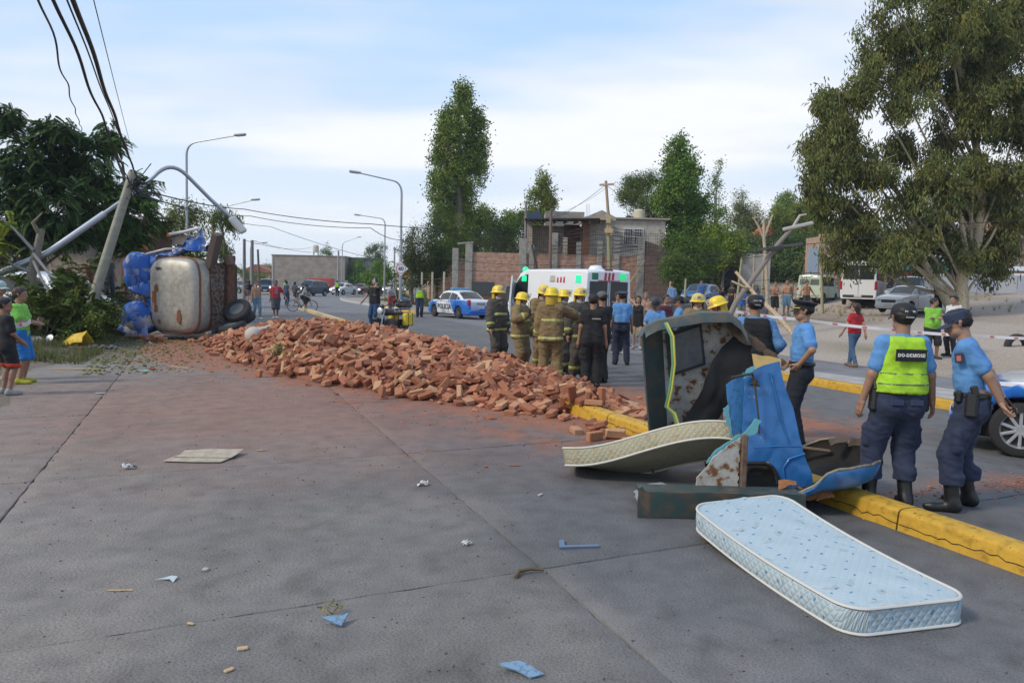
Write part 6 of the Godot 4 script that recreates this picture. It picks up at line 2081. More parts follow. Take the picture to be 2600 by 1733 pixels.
# everything about one figure that can be worked out beforehand (run on worker threads)
func figure(sp: Dictionary) -> Dictionary:
	var ns := FastNoiseLite.new()
	ns.seed = sp.n
	ns.frequency = 1.0
	var cell: float = sp.get("cell", .024)
	var lean := deg_to_rad(sp.get("lean", .0))
	var hipc := vec(0,.97 + sp.get("crouch", .0), 0)
	var tb := Basis(Vector3.RIGHT, lean) * Basis(Vector3.BACK, deg_to_rad(sp.get("sway", .0)))
	var tor := func(p: Vector3) -> Vector3: return hipc + tb * (p - vec(0,.93,0))
	var fat: float = sp.get("fat", 1.0)
	var slim: float = sp.get("sh", 1.0) * .92
	var sh := [tor.call(vec(-.175 * slim, 1.415,-.01)), tor.call(vec(.175 * slim, 1.415,-.01))]
	var el := []
	var wrp := []
	for k in 2:
		var s := -1.0 if k == 0 else 1.0
		var want = sp.get("hl" if k == 0 else "hr", "down")
		var t: Vector3
		if want is String:
			var q: Vector3 = HANDS[want]
			t = vec(q.x * s, q.y, q.z)
		else: t = want
		var pole := vec(s * .6,-.2,-1.0)
		if want is String and want == "hip": pole = vec(s * 1.0,.0,-.6)
		if want is String and want == "behind": pole = vec(s * 1.0,.1,-.35)
		if want is String and (want == "cross" or want == "front" or want == "hold"): pole = vec(s * 1.0,-.7,-.5)
		if want is String and want == "phone": pole = vec(s * .7,-.9,.3)
		var r := ik(sh[k], tor.call(t), .285,.255, tb * pole)
		el.append(r[0])
		wrp.append(r[1])
	var hip := [hipc + vec(-.09,-.02,0), hipc + vec(.09,-.02,0)]
	var kn := []
	var ank := []
	var toe := []
	for k in 2:
		var s := -1.0 if k == 0 else 1.0
		var ft: Vector3 = sp.get("fl" if k == 0 else "fr", vec(s * .11,0,.0))
		var r := ik(hip[k], ft + vec(0,.085,0), .452,.438, vec(s * .12,0,1.0))
		kn.append(r[0])
		ank.append(r[1])
		var ty := deg_to_rad(sp.get("toes", 12.0)) * s
		toe.append(r[1] + vec(sin(ty) * .16,-.05, cos(ty) * .16))
	var neck: Vector3 = tor.call(vec(0,1.46,-.005))
	var hb := tb * Basis(Vector3.UP, deg_to_rad(sp.get("hy", .0))) * Basis(Vector3.RIGHT, deg_to_rad(sp.get("hp", .0)))
	var hk: float = sp.get("hk", 1.0)
	var hc: Vector3 = neck + hb * vec(0,.175,.02) * hk
	var H := Transform3D(hb.scaled(Vector3.ONE * hk), hc)
	var trunk := func(e: float, low: float) -> Array:
		var o := []
		for s in [-1.0,1.0]:
			o.append([tor.call(vec(s * .062, maxf(.97, low), .0)), tor.call(vec(s * .068,1.13,.008)), .100 * fat + e, .096 * fat + e, .05])
			o.append([tor.call(vec(s * .068,1.13,.008)), tor.call(vec(s * .088 * slim, 1.33,.0)), .096 * fat + e, .100 + e, .05])
		o.append([tor.call(vec(-.13 * slim, 1.405,-.012)), tor.call(vec(.13 * slim, 1.405,-.012)), .060 + e, .060 + e, .06])
		if fat > 1.1: o.append([tor.call(vec(0,1.06,.07)), tor.call(vec(0,1.18,.06)), .12 * fat + e - .02,.10 * fat + e - .02,.06])
		if sp.get("bust", false): 
			for s in [-1.0,1.0]: o.append([tor.call(vec(s * .07,1.28,.085)), tor.call(vec(s * .07,1.26,.09)), .055 + e, .055 + e, .05])
		return o
	var seat := func(e: float) -> Array:
		var o := []
		for s in [-1.0,1.0]:
			o.append([hipc + vec(s * .068,.06,0), hipc + vec(s * .085,-.06,-.015), .105 * fat + e, .10 + e, .05])
		return o
	var skin: Color = sp.get("skin", Color(.30,.165,.105))
	var out := []
	# --- body
	var b := []
	b.append_array(trunk.call(.0,.9))
	b.append_array(seat.call(.0))
	b.append([tor.call(vec(0,1.40,-.012)), hc + hb * vec(0,-.05,-.01), .06,.056,.03])
	for k in 2:
		var s := -1.0 if k == 0 else 1.0
		b.append([sh[k], sh[k], .062,.062,.04])
		b.append([sh[k], el[k], .054,.043,.03])
		b.append([el[k], wrp[k], .043,.029,.02])
		b.append([hip[k], kn[k], .088,.060,.04])
		b.append([kn[k], ank[k], .057,.040,.02])
		b.append([kn[k].lerp(ank[k], .2) + vec(0,0,-.02), kn[k].lerp(ank[k], .45) + vec(0,0,-.018), .05,.044,.03])
		b.append([ank[k] + vec(0,-.03,-.03), toe[k], .043,.034,.02])
		if cell > .015:
			var d: Vector3 = (wrp[k] - el[k]).normalized()
			b.append([wrp[k], wrp[k] + d * .09,.034,.040,.02])
			b.append([wrp[k] + d * .09, wrp[k] + d * .16 + vec(0,-.01,.012), .034,.022,.02])
			b.append([wrp[k] + d * .03, wrp[k] + d * .08 + tb * vec(-s * .02,0,.04), .018,.015,.01])
	var body := sdf(b, maxf(cell, .014))
	var cols := PackedColorArray()
	cols.resize(body[0].size())
	cols.fill(skin)
	# --- hands with fingers for the near figures
	if cell <= .015:
		for k in 2:
			var s := -1.0 if k == 0 else 1.0
			var d: Vector3 = (wrp[k] - el[k]).normalized()
			var pn: Vector3 = tb * vec(-s, 0,.25)   # the palm looks inwards
			if sp.has("palm"): pn = tb * sp.palm
			pn = (pn - d * pn.dot(d)).normalized()
			var w: Vector3 = d.cross(pn).normalized()
			if w.dot(tb * vec(0,0,1)) < 0: w = -w          # towards the thumb
			var hcaps := [[wrp[k] - d * .03, wrp[k] + d * .02,.028,.026,.02]]
			for fi in 4:
				var o: float = [.030,.010,-.011,-.030][fi]
				var kp: Vector3 = wrp[k] + d * (.093 - absf(o - .005) * .25) + w * o
				hcaps.append([wrp[k] + d * .01 + w * o * .7, kp, .017,.0125,.012])
				var ln: float = [.072,.080,.075,.058][fi]
				var cur: float = sp.get("curl", .45) * (.8 + .15 * fi)
				var dir := d
				var at: Vector3 = kp
				for ph in 3:
					dir = dir.rotated(w, -cur * (.7 if ph == 0 else 1.0) * (1.0 if d.cross(pn).dot(w) < 0 else -1.0)).normalized()
					var e: Vector3 = at + dir * ln * [.46,.30,.24][ph]
					hcaps.append([at, e, [.0105,.0095,.0088][ph], [.0095,.0088,.0075][ph], .003])
					at = e
			var t0: Vector3 = wrp[k] + d * .025 + w * .026
			var t1: Vector3 = t0 + (d * .6 + w * .65 + pn * .35).normalized() * .045
			hcaps.append([t0, t1,.015,.012,.012])
			hcaps.append([t1, t1 + (d * .85 + w * .25 + pn * .4).normalized() * .048,.0115,.009,.004])
			cols = join(body, sdf(hcaps, .0042), cols, skin)
	# --- head
	var hcell := clampf(cell * .46,.0055,.014)
	var hd := [[vec(0,.028,-.028), vec(0,.034,.014), .086,.082,.03], [vec(0,-.02,.028), vec(0,-.06,.038), .064,.052,.03], [vec(0,-.082,.055), vec(0,-.088,.058), .028,.024,.025], [vec(-.032,-.062,.030), vec(.032,-.062,.030), .036,.036,.02], [vec(0,.005,.088), vec(0,-.030,.104), .010,.015,.012], [vec(-.030,.026,.072), vec(.030,.026,.072), .019,.019,.015], [vec(-.018,-.060,.083), vec(.018,-.060,.083), .012,.012,.008], [vec(0,-.05,-.02), vec(0,-.14,-.02), .056,.056,.03]]
	for s in [-1.0,1.0]: hd.append([vec(s * .080,-.020,-.006), vec(s * .088,.018,-.016), .011,.017,.006])
	var hm := sdf(hd, hcell)
	var hair: Color = sp.get("hair", Color(.012,.010,.009))
	var hcol := PackedColorArray()
	var eye := maxf(.010, hcell * .8)
	for p in hm[0]:
		var c := skin
		var ax := absf(p.x)
		if p.z > .05:
			if absf(p.y - .004) < eye and absf(ax - .032) < eye * 1.4: c = Color(.03,.02,.018) if absf(ax - .032) < eye * .7 else Color(.42,.36,.33)
			elif absf(p.y - .030) < maxf(.005, hcell * .5) and ax > .010 and ax < .054: c = hair
			elif absf(p.y + .060) < .010 and ax < .026 and p.z > .08: c = Color(skin.r * .85, skin.g * .55, skin.b * .55)
			elif sp.get("beard", false) and p.y < -.045: c = skin.lerp(hair, .55)
		hcol.append(c)
	for i in hm[0].size():
		hm[0][i] = H * hm[0][i]
		hm[1][i] = (hb * hm[1][i]).normalized()
	var o0: int = body[0].size()
	body[0].append_array(hm[0])
	body[1].append_array(hm[1])
	for i in hm[2]: body[2].append(i + o0)
	cols.append_array(hcol)
	out.append(["body", body, "skin", cols])
	# --- hair
	if not sp.get("bald", false):
		var hh := [[vec(0,.032,-.032), vec(0,.040,.012), .096,.089,.02]]
		if sp.get("hat", "") == "": hh[0] = [vec(0,.036,-.030), vec(0,.050,.016), .100,.090,.02]
		var cutp := [[vec(0,.070,.078), vec(0,-.70,.72).normalized()], [vec(0,-.075,0), vec(0,-1,0)]]
		if sp.get("long", false):
			hh.append([vec(0,.0,-.07), vec(0,-.24,-.085), .075,.055,.05])
			for s in [-1.0,1.0]: hh.append([vec(s * .07,.03,-.01), vec(s * .075,-.20,-.03), .035,.025,.03])
			cutp = [[vec(0,.066,.080), vec(0,-.45,.89).normalized()]]
		var hs := sdf(hh, maxf(hcell, .007), cutp, .010, ns)
		for i in hs[0].size():
			hs[0][i] = H * hs[0][i]
			hs[1][i] = (hb * hs[1][i]).normalized()
		out.append(["hair", hs, hair, null])
	# --- clothes
	var top: Dictionary = sp.get("top", {})
	var tcaps := []
	if top:
		var e: float = top.get("e", .016)
		var hem: float = top.get("hem", .93)
		tcaps = trunk.call(e, hem)
		if hem < .96:
			for s in [-1.0,1.0]: tcaps.append([hipc + vec(s * .068,.06,0), hipc + vec(s * .085, hem - .95,-.01), .108 * fat + e, .112 + e, .05])
		var sl: float = top.get("sleeve", .6)
		for k in 2:
			if sl <= .0: continue
			tcaps.append([sh[k], sh[k], .060 + e * .8,.060 + e * .8,.04])
			var e1: Vector3 = sh[k].lerp(el[k], minf(sl, 1.0))
			tcaps.append([sh[k], e1,.054 + e, (.052 if sl < 1.0 else .046) + e * 1.1,.03])
			if sl > 1.0: tcaps.append([el[k], el[k].lerp(wrp[k], minf(sl - 1.0,.97)), .046 + e * 1.1,.036 + e * .9,.02])
		if top.get("collar", .0) > .0: tcaps.append([tor.call(vec(0,1.42,-.012)), tor.call(vec(0,1.42 + top.collar, -.006)), .072 + e * .4,.068 + e * .5,.015])
		var cuts := [[hipc + vec(0, hem - .93,0), vec(0,-1,0)], [tor.call(vec(0,1.475 + top.get("collar", .0), -.01)), tb * vec(0,.94,.34)]]
		out.append([top.get("name", "shirt"), sdf(tcaps, cell, cuts, top.get("wr", .007), ns), top.col, null])
		for bd in top.get("bands", []):   # [height] round the trunk or ["arm", f]
			if bd is Array:
				var bc := []
				for k in 2:
					var q: Vector3 = el[k].lerp(wrp[k], bd[1])
					var u: Vector3 = (wrp[k] - el[k]).normalized()
					out.append(["reflective_band", sdf([[el[k], wrp[k], .046 + e * 1.1 + .006,.036 + e * .9 + .006,.001]], minf(cell, .018), [[q + u * .032, u], [q - u * .032,-u]]), sp.get("band", Color(.50,.50,.12)), null])
			else:
				var g := []
				for q in tcaps.slice(0,7 if hem < .96 else 5): g.append([q[0], q[1], q[2] + .007, q[3] + .007, q[4]])
				var y: Vector3 = tor.call(vec(0, bd, 0))
				out.append(["reflective_band", sdf(g, minf(cell, .018), [[y + tb * vec(0,.034,0), tb * vec(0,1,0)], [y - tb * vec(0,.034,0), tb * vec(0,-1,0)]], top.get("wr", .0) * .8, ns), sp.get("band", Color(.50,.50,.12)), null])
				out.append(["reflective_strip", sdf(g.map(func(w): return [w[0], w[1], w[2] + .004, w[3] + .004, w[4]]), minf(cell, .018), [[y + tb * vec(0,.012,0), tb * vec(0,1,0)], [y - tb * vec(0,.012,0), tb * vec(0,-1,0)]], top.get("wr", .0) * .8, ns), Color(.55,.55,.52), null])
	var bot: Dictionary = sp.get("bottom", {})
	if bot:
		var e: float = bot.get("e", .016)
		var pc: Array = seat.call(e)
		var endy: float = bot.get("end", .07)
		if bot.get("skirt", false):
			pc.append([hipc, hipc + vec(0, endy - .93,0), .14,.17,.05])
		else:
			for k in 2:
				pc.append([hip[k], kn[k], .092 + e, .066 + e, .03])
				if endy < .46: pc.append([kn[k], ank[k] + vec(0,.0,0), .064 + e, .046 + e * bot.get("flare", 1.3), .03])
				else: pc.append([kn[k], kn[k] + (ank[k] - kn[k]) * .25,.066 + e, .068 + e, .02])
				if bot.get("cargo", false):
					var s := -1.0 if k == 0 else 1.0
					var q: Vector3 = hip[k].lerp(kn[k], .72) + vec(s * (.062 + e), 0,-.01)
					pc.append([q + vec(0,.07,0), q + vec(0,-.07,0), .048,.05,.012])
				if bot.get("bloused", false): pc.append([ank[k] + vec(0,.22,-.01), ank[k] + vec(0,.19,-.01), .078,.07,.03])
		out.append([bot.get("name", "trousers"), sdf(pc, cell, [[hipc + vec(0,.085,0), vec(0,1,0)], [vec(0, endy, 0), vec(0,-1,0)]], bot.get("wr", .008), ns), bot.col, null])
		if bot.has("bandy"):
			var g := []
			for q in pc.slice(2): g.append([q[0], q[1], q[2] + .007, q[3] + .007, q[4]])
			out.append(["reflective_band", sdf(g, minf(cell, .018), [[vec(0, bot.bandy + .04,0), vec(0,1,0)], [vec(0, bot.bandy - .04,0), vec(0,-1,0)]], .006, ns), sp.get("band", Color(.50,.50,.12)), null])
	if sp.has("belt"):
		var g := []
		for q in seat.call(.028): g.append([q[0], q[1] + vec(0,.06,0), q[2], q[3], q[4]])
		for s in [-1.0,1.0]: g.append([hipc + vec(s * .064,.02,0), hipc + vec(s * .064,.10,0), .134 * fat, .134 * fat, .05])
		out.append(["belt", sdf(g, minf(cell, .016), [[hipc + vec(0,.098,0), vec(0,1,0)], [hipc + vec(0,.045,0), vec(0,-1,0)]]), sp.belt, null])
	if sp.has("vest"):
		var vs: Dictionary = sp.vest
		var g: Array = trunk.call(vs.get("e", .032), .97)
		for s in [-1.0,1.0]: g.append([tor.call(vec(s * .066,1.0,.0)), tor.call(vec(s * .066,1.04,.0)), .125 * fat + vs.get("e", .032), .12 * fat + vs.get("e", .032), .05])
		var cuts := [[tor.call(vec(0, vs.get("low", 1.0), 0)), tb * vec(0,-1,0)], [tor.call(vec(0,1.455,-.01)), tb * vec(0,.90,.43)]]
		for s in [-1.0,1.0]: cuts.append([tor.call(vec(s * .155,1.42,0)), tb * vec(s * .98,.2,0)])
		out.append(["vest", sdf(g, cell, cuts, .008, ns), vs.col, null])
		for y in vs.get("stripes", []):
			var g2 := []
			for q in g: g2.append([q[0], q[1], q[2] + .006, q[3] + .006, q[4]])
			out.append(["vest_stripe", sdf(g2, minf(cell, .014), [[tor.call(vec(0, y + .010,0)), tb * vec(0,1,0)], [tor.call(vec(0, y - .010,0)), tb * vec(0,-1,0)], cuts[2], cuts[3]], .008, ns), vs.get("stripe", Color(.2,.21,.2)), null])
	# --- shoes
	if sp.has("shoe"):
		for k in 2:
			var g := [[ank[k] + vec(0,-.035,-.035), toe[k] + vec(0,-.005,0), .052,.045,.02], [ank[k] + vec(0,.0,-.01), ank[k] + vec(0,-.03,0), .055,.055,.02], [toe[k], toe[k] + (toe[k] - ank[k]) * vec(.25,0,.25), .044,.035,.02]]
			if sp.get("boots", false): g.append([ank[k], kn[k].lerp(ank[k], .45), .058,.066,.03])
			out.append(["boot" if sp.get("boots", false) else "shoe", sdf(g, minf(cell, .02), [[vec(0, ank[k].y - .084,0), vec(0,-1,0)]]), sp.shoe, null])
	return {"layers": out, "head": H, "torso": Transform3D(tb, hipc), "wrist": wrp, "elbow": el, "hip": hip, "shoulder": sh}

func join(a: Array, b: Array, cols: PackedColorArray, c: Color) -> PackedColorArray:
	var o: int = a[0].size()
	a[0].append_array(b[0])
	a[1].append_array(b[1])
	for i in b[2]: a[2].append(i + o)
	var more := PackedColorArray()
	more.resize(b[0].size())
	more.fill(c)
	cols.append_array(more)
	return cols

var folk := []
var made := []
func work_figure(i: int) -> void:
	made[i] = figure(folk[i])

func hat_on(root: Node3D, H: Transform3D, sp: Dictionary) -> void:
	var kind: String = sp.hat
	var c: Color = sp.get("hatcol", Color(.012,.014,.02))
	var cm := mat(c.r, c.g, c.b, .8)
	var cap := Node3D.new()
	cap.name = {"cap": "cap", "peaked": "peaked_cap", "kepi": "field_cap", "helmet": "helmet"}[kind]
	root.add_child(cap, true)
	cap.transform = H
	var m := MB.new()
	if kind == "cap" or kind == "kepi":
		var pr := [Vector2(.100,.0), Vector2(.104,.03), Vector2(.099,.065), Vector2(.078,.098), Vector2(.04,.116), Vector2(.0,.120)]
		if kind == "kepi": pr = [Vector2(.099,.0), Vector2(.099,.045), Vector2(.102,.078), Vector2(.094,.088), Vector2(.0,.094)]
		m.lathe(Transform3D(Basis.from_scale(vec(1,1,1.10)), vec(0,.018,-.010)), pr, 22, false)
		put("crown", m, cm, cap)
		m = MB.new()
		var rows := []
		for j in 3:
			var r := PackedVector3Array()
			for i in 9:
				var a := lerpf(-1.05,1.05, i / 8.0)
				var k := j / 2.0
				r.append(vec(sin(a) * lerpf(.100,.094, k), .022 - k * .022 - absf(a) * absf(a) * .014, cos(a) * .105 + k * .085 * cos(a * .9) - .004))
			rows.append(r)
		m.sheet(rows, .006)
		put("visor", m, cm, cap)
		if sp.get("hattext", "") != "":
			letters(sp.hattext, .022, T(0,.062,-.122,0,180) * T(0,0,0,-10), mat(.6,.6,.6,.7), cap)
			letters(sp.hattext, .017, T(0,.012,-.128,0,180), mat(.5,.5,.5,.7), cap)
	elif kind == "peaked":
		m.lathe(Transform3D(Basis.from_scale(vec(1,1,1.1)), vec(0,.026,-.006)), [Vector2(.100,.0), Vector2(.102,.045)], 22, false)
		put("band", m, mat(.012,.014,.02,.6), cap)
		m = MB.new()
		m.lathe(Transform3D(Basis(Vector3.RIGHT, -.16) * Basis.from_scale(vec(1.05,1,1.18)), vec(0,.066,-.004)), [Vector2(.098,.0), Vector2(.128,.038), Vector2(.132,.050), Vector2(.118,.060), Vector2(.0,.068)], 24, false)
		put("crown", m, cm, cap)
		m = MB.new()
		var rows := []
		for j in 3:
			var r := PackedVector3Array()
			for i in 9:
				var a := lerpf(-1.0,1.0, i / 8.0)
				r.append(vec(sin(a) * .102,.030 - j * .016 - a * a * .006, cos(a) * .110 + j * .034 * cos(a)))
			rows.append(r)
		m.sheet(rows, .005)
		put("visor", m, mat(.01,.01,.011,.2), cap)
		m = MB.new()
		var arcp := []
		for i in 9: arcp.append(vec(sin(lerpf(-1.1,1.1, i / 8.0)) * .105,.040, cos(lerpf(-1.1,1.1, i / 8.0)) * .116))
		m.tube(arcp, .008,6)
		put("gold_cord", m, mat(.55,.40,.06,.4,.4), cap)
	else:
		var yel := mat(.72,.52,.02,.35)
		m.lathe(Transform3D(Basis.from_scale(vec(1,1,1.16)), vec(0,.028,-.008)), [Vector2(.155,-.012), Vector2(.158,-.004), Vector2(.128,.014), Vector2(.126,.05), Vector2(.112,.10), Vector2(.075,.138), Vector2(.03,.150), Vector2(.0,.152)], 24, false)
		put("shell", m, yel, cap)
		m = MB.new()
		m.sheet([pva([vec(-.11,.02,-.02), vec(-.085,.02,-.11), vec(0,.02,-.145), vec(.085,.02,-.11), vec(.11,.02,-.02)]), pva([vec(-.115,-.14,-.01), vec(-.09,-.16,-.11), vec(0,-.17,-.14), vec(.09,-.16,-.11), vec(.115,-.14,-.01)])], .006)
		put("neck_curtain", m, mat(.45,.30,.03,.8), cap)
		m = MB.new()
		for s in [-1,1]: m.tube([vec(s * .118,.03,.02), vec(s * .09,-.05,.03), vec(s * .03,-.11,.06)], .007,5)
		m.box(T(.0,.10,.125,-30), vec(.06,.05,.02), .006)
		put("strap", m, mat(.02,.02,.02,.8), cap)
		m = MB.new()
		var rows := []
		for j in 3:
			var r := PackedVector3Array()
			for i in 9:
				var a := lerpf(-1.0,1.0, i / 8.0)
				r.append(vec(sin(a) * .145,.055 + j * .055, cos(a) * .160 + .012 * j))
			rows.append(r)
		m.sheet(rows, .003)
		put("face_shield", m, glass(.6,.6,.58,.22), cap)
		m = MB.new()   # pale balaclava round the face
		m.lathe(T(0,-.135,-.005), [Vector2(.078,.0), Vector2(.086,.04), Vector2(.080,.07)], 16, false)
		put("balaclava", m, mat(.40,.37,.35,.9), cap)

func build_people() -> void:
	list_people()
	made.resize(folk.size())
	for i in folk.size(): folk[i].n = i + 1
	var id := WorkerThreadPool.add_group_task(work_figure, folk.size())
	WorkerThreadPool.wait_for_group_task_completion(id)
	for i in folk.size():
		var sp: Dictionary = folk[i]
		var f: Dictionary = made[i]
		var at: Vector3 = sp.at
		var root := base("person", at, deg_to_rad(sp.get("yaw", .0)))
		tag(root, sp.label, "person", sp.get("group", ""))
		var k: float = sp.get("h", 1.75) / 1.79
		for l in f.layers:
			var a := []
			a.resize(Mesh.ARRAY_MAX)
			var v: PackedVector3Array = l[1][0]
			if v.is_empty(): continue
			a[Mesh.ARRAY_VERTEX] = Transform3D(Basis.from_scale(Vector3.ONE * k), Vector3.ZERO) * v
			a[Mesh.ARRAY_NORMAL] = l[1][1]
			a[Mesh.ARRAY_INDEX] = l[1][2]
			if l[3] != null: a[Mesh.ARRAY_COLOR] = l[3]
			var am := ArrayMesh.new()
			am.add_surface_from_arrays(Mesh.PRIMITIVE_TRIANGLES, a)
			var mm: Material
			if l[2] is String: mm = mat(1,1,1,.5,0, {"vc": true})
			else:
				var c: Color = l[2]
				match l[0]:
					"boot", "belt": mm = mat(c.r, c.g, c.b, .42)
					"hair": mm = mat(c.r, c.g, c.b, .55,0, {"tex": tx.bark, "scale": 9.0})
					"reflective_strip": mm = mat(c.r, c.g, c.b, .35)
					_: mm = mat(c.r, c.g, c.b, .88,0, {"tex": tx.fabric, "scale": 7.0, "detail": tx.patch, "dscale": 1.6, "rim": .15})
			put(l[0], am, mm, root)
		var ex := Node3D.new()
		if sp.has("hat"): hat_on(root, Transform3D(f.head.basis.scaled(Vector3.ONE * k), f.head.origin * k), sp)
		ex.free()
		if sp.has("extra"): sp.extra.call(root, f, k)

func officer(d: Dictionary) -> Dictionary:
	var o := {"top": {"col": Color(.115,.30,.62), "sleeve": .72, "hem": .96, "e": .016, "collar": .03, "wr": .007}, "bottom": {"col": Color(.018,.024,.05), "e": .022, "wr": .010}, "shoe": Color(.012,.012,.013), "belt": Color(.012,.012,.014), "hat": "cap", "cell": .021}
	o.merge(d, true)
	folk.append(o)
	return o

func fighter(d: Dictionary, dark := false) -> Dictionary:
	var c := Color(.085,.075,.062) if dark else Color(.24,.165,.075)
	var o := {"top": {"name": "coat", "col": c, "sleeve": 1.95, "hem": .78, "e": .05, "collar": .07, "wr": .016, "bands": [1.18,.84, ["arm", .72]]}, "bottom": {"col": c, "e": .04, "end": .09, "bandy": .24, "wr": .016}, "shoe": Color(.02,.02,.018), "boots": true, "hat": "helmet", "cell": .021, "group": "firefighters beside the brick heap"}
	o.merge(d, true)
	folk.append(o)
	return o

func civ(d: Dictionary) -> void:
	var o := {"cell": .028, "shoe": Color(.35,.34,.33)}
	o.merge(d, true)
	folk.append(o)

func list_people() -> void:
	var navy := Color(.026,.037,.080)
	var gl := func(x: float, z: float) -> Vector3: return vec(x, maxf(.0, land(x, z) - .05), z)
	# the four officers round the torn cab
	officer({"label": "officer in lime vest lettered on the back, arms hanging, seen from behind", "at": vec(3.42,0,-6.85), "yaw": 180, "h": 1.80, "cell": .0135, "hl": vec(-.33,.86,.05), "hr": vec(.31,.84,.06), "hy": .0, "fl": vec(-.12,0,.02), "fr": vec(.17,0,.10), "bottom": {"col": navy, "e": .032, "end": .24, "cargo": true, "bloused": true, "wr": .010}, "boots": true, "curl": .35, "hattext": "POLICIA", "hatcol": Color(.012,.013,.017), "fat": 1.06, "skin": Color(.30,.165,.11), "vest": {"col": Color(.42,.72,.035), "e": .036, "low": .99, "stripes": [1.16,1.07], "stripe": Color(.16,.20,.12)}, "extra": func(root, f, k):
		var tq: Transform3D = f.torso
		put("vest_panel", bx(0,1.365 * k, -.168 * k, .265,.105,.010,.003,0,-4), mat(.012,.012,.014,.7), root)
		letters("DO-DEMOSE", .041, T(0,1.365 * k, -.176 * k, 0,180) * T(0,0,0,4), mat(.68,.68,.68,.7), root)
		gear(root, k, true)})
	officer({"label": "officer with navy field cap leaning forward, hands and phone behind back", "at": vec(4.05,0,-6.82), "yaw": 238, "h": 1.78, "cell": .0135, "hl": vec(-.02,.93,-.24), "hr": vec(.10,.92,-.22), "lean": 9, "hp": 9, "hy": 8, "fl": vec(-.20,0,-.02), "fr": vec(.14,0,.10), "toes": 16, "bottom": {"col": navy, "e": .034, "end": .24, "cargo": true, "bloused": true, "wr": .010}, "boots": true, "hat": "kepi", "hatcol": Color(.022,.034,.075), "curl": .6, "palm": vec(0,0,-1), "skin": Color(.33,.19,.125), "extra": func(root, f, k):
		var w: Vector3 = f.wrist[1] * k
		put("phone", bx(w.x - .06, w.y - .02, w.z - .07,.075,.145,.012,.005,20,30,40), mat(.015,.015,.017,.2), root)
		put("shoulder_badge", bx(.238 * k, 1.370 * k, .115 * k, .012,.085,.065,.004,0,8), mat(.03,.03,.05,.6), root)
		put("badge_emblem", bx(.246 * k, 1.365 * k, .115 * k, .006,.045,.035,.002,0,8), mat(.45,.12,.10,.6), root)
		gear(root, k, false)})
	officer({"label": "officer in gold-corded peaked cap looking aside, hand on hip", "at": vec(3.52,0,-9.45), "yaw": 258, "h": 1.77, "cell": .0145, "hat": "peaked", "hr": "hip", "hl": vec(-.16,.98,.14), "skin": Color(.33,.19,.12), "curl": .7, "bottom": {"col": Color(.010,.013,.024), "e": .02, "wr": .008}, "top": {"col": Color(.115,.31,.66), "sleeve": .74, "hem": .96, "e": .022, "collar": .035, "wr": .009}, "extra": func(root, f, k):
		for s in [-1,1]: put("epaulette", bx(s * .135 * k, 1.532 * k, -.012 * k, .11,.012,.055,.004,0,0,-s * 16.0), mat(.012,.015,.03,.6), root)})
	officer({"label": "officer in black ballistic vest seen from behind above the torn cab", "at": vec(3.02,0,-9.75), "yaw": 176, "h": 1.82, "cell": .0145, "fat": 1.12, "hl": vec(-.24,1.02,.12), "hr": vec(.24,1.0,.14), "hattext": "POLICIA", "top": {"col": Color(.11,.27,.52), "sleeve": 1.9, "hem": .96, "e": .022, "collar": .035, "wr": .012}, "vest": {"col": Color(.014,.014,.016), "e": .05, "low": 1.02, "stripes": [1.34,1.28,1.22,1.16], "stripe": Color(.02,.02,.022)}})
	# firefighters
	fighter({"label": "firefighter in dark coat standing apart beside the ambulance door, arm hanging", "at": vec(-.34,0,-17.5), "yaw": 40, "h": 1.80, "hr": "down", "hl": vec(-.26,.86,.1), "hy": 10}, true)
	fighter({"label": "short firefighter holding up a radio at the edge of the brick heap", "at": vec(.17,0,-16.4), "yaw": 55, "h": 1.68, "hl": "radio", "hr": vec(.22,.92,.16), "hy": 20, "hp": 6, "extra": func(root, f, k):
		var w: Vector3 = f.wrist[0] * k
		put("radio", bx(w.x, w.y + .06, w.z + .08,.055,.15,.035,.008), mat(.02,.02,.02,.5), root)
		put("aerial", bx(w.x, w.y + .22, w.z + .08,.012,.18,.012), mat(.02,.02,.02,.5), root)
		put("knee_patch", bx(.11 * k, .52 * k, .125 * k, .15,.18,.03,.012,0,-8), mat(.02,.02,.022,.8), root)})
	fighter({"label": "firefighter facing the camera with radio between two colleagues", "at": vec(.66,0,-17.3), "yaw": 15, "h": 1.84, "hl": "front", "hr": "front", "hp": 12})
	fighter({"label": "firefighter seen from behind pointing with outstretched arm", "at": vec(.74,0,-15.0), "yaw": 172, "h": 1.80, "cell": .018, "hl": vec(-.52,1.22,.34), "hr": "down", "fl": vec(-.15,0,0), "fr": vec(.15,0,0), "extra": func(root, f, k):
		put("name_patch", bx(0,1.500 * k, -.178 * k, .16,.035,.012,.004), mat(.12,.08,.03,.8), root)})
	fighter({"label": "firefighter mostly hidden behind the pointing colleague", "at": vec(1.07,0,-16.6), "yaw": 60, "h": 1.76, "hl": "front", "hr": "down"}, true)
	fighter({"label": "firefighter in dark coat facing the black-shirted men", "at": vec(1.36,0,-15.9), "yaw": 20, "h": 1.80, "hr": vec(.12,1.22,.30), "hl": "down", "hy": 6}, true)
	fighter({"label": "firefighter behind the torn cab facing the camera, left of the second helmet", "at": vec(3.42,0,-14.5), "yaw": -6, "h": 1.75, "hl": "front", "hr": "front"})
	fighter({"label": "firefighter behind the torn cab with head bowed away", "at": vec(3.47,0,-13.0), "yaw": -95, "h": 1.74, "hl": "front", "hr": "front", "hp": 20})
	var blk := Color(.014,.014,.016)
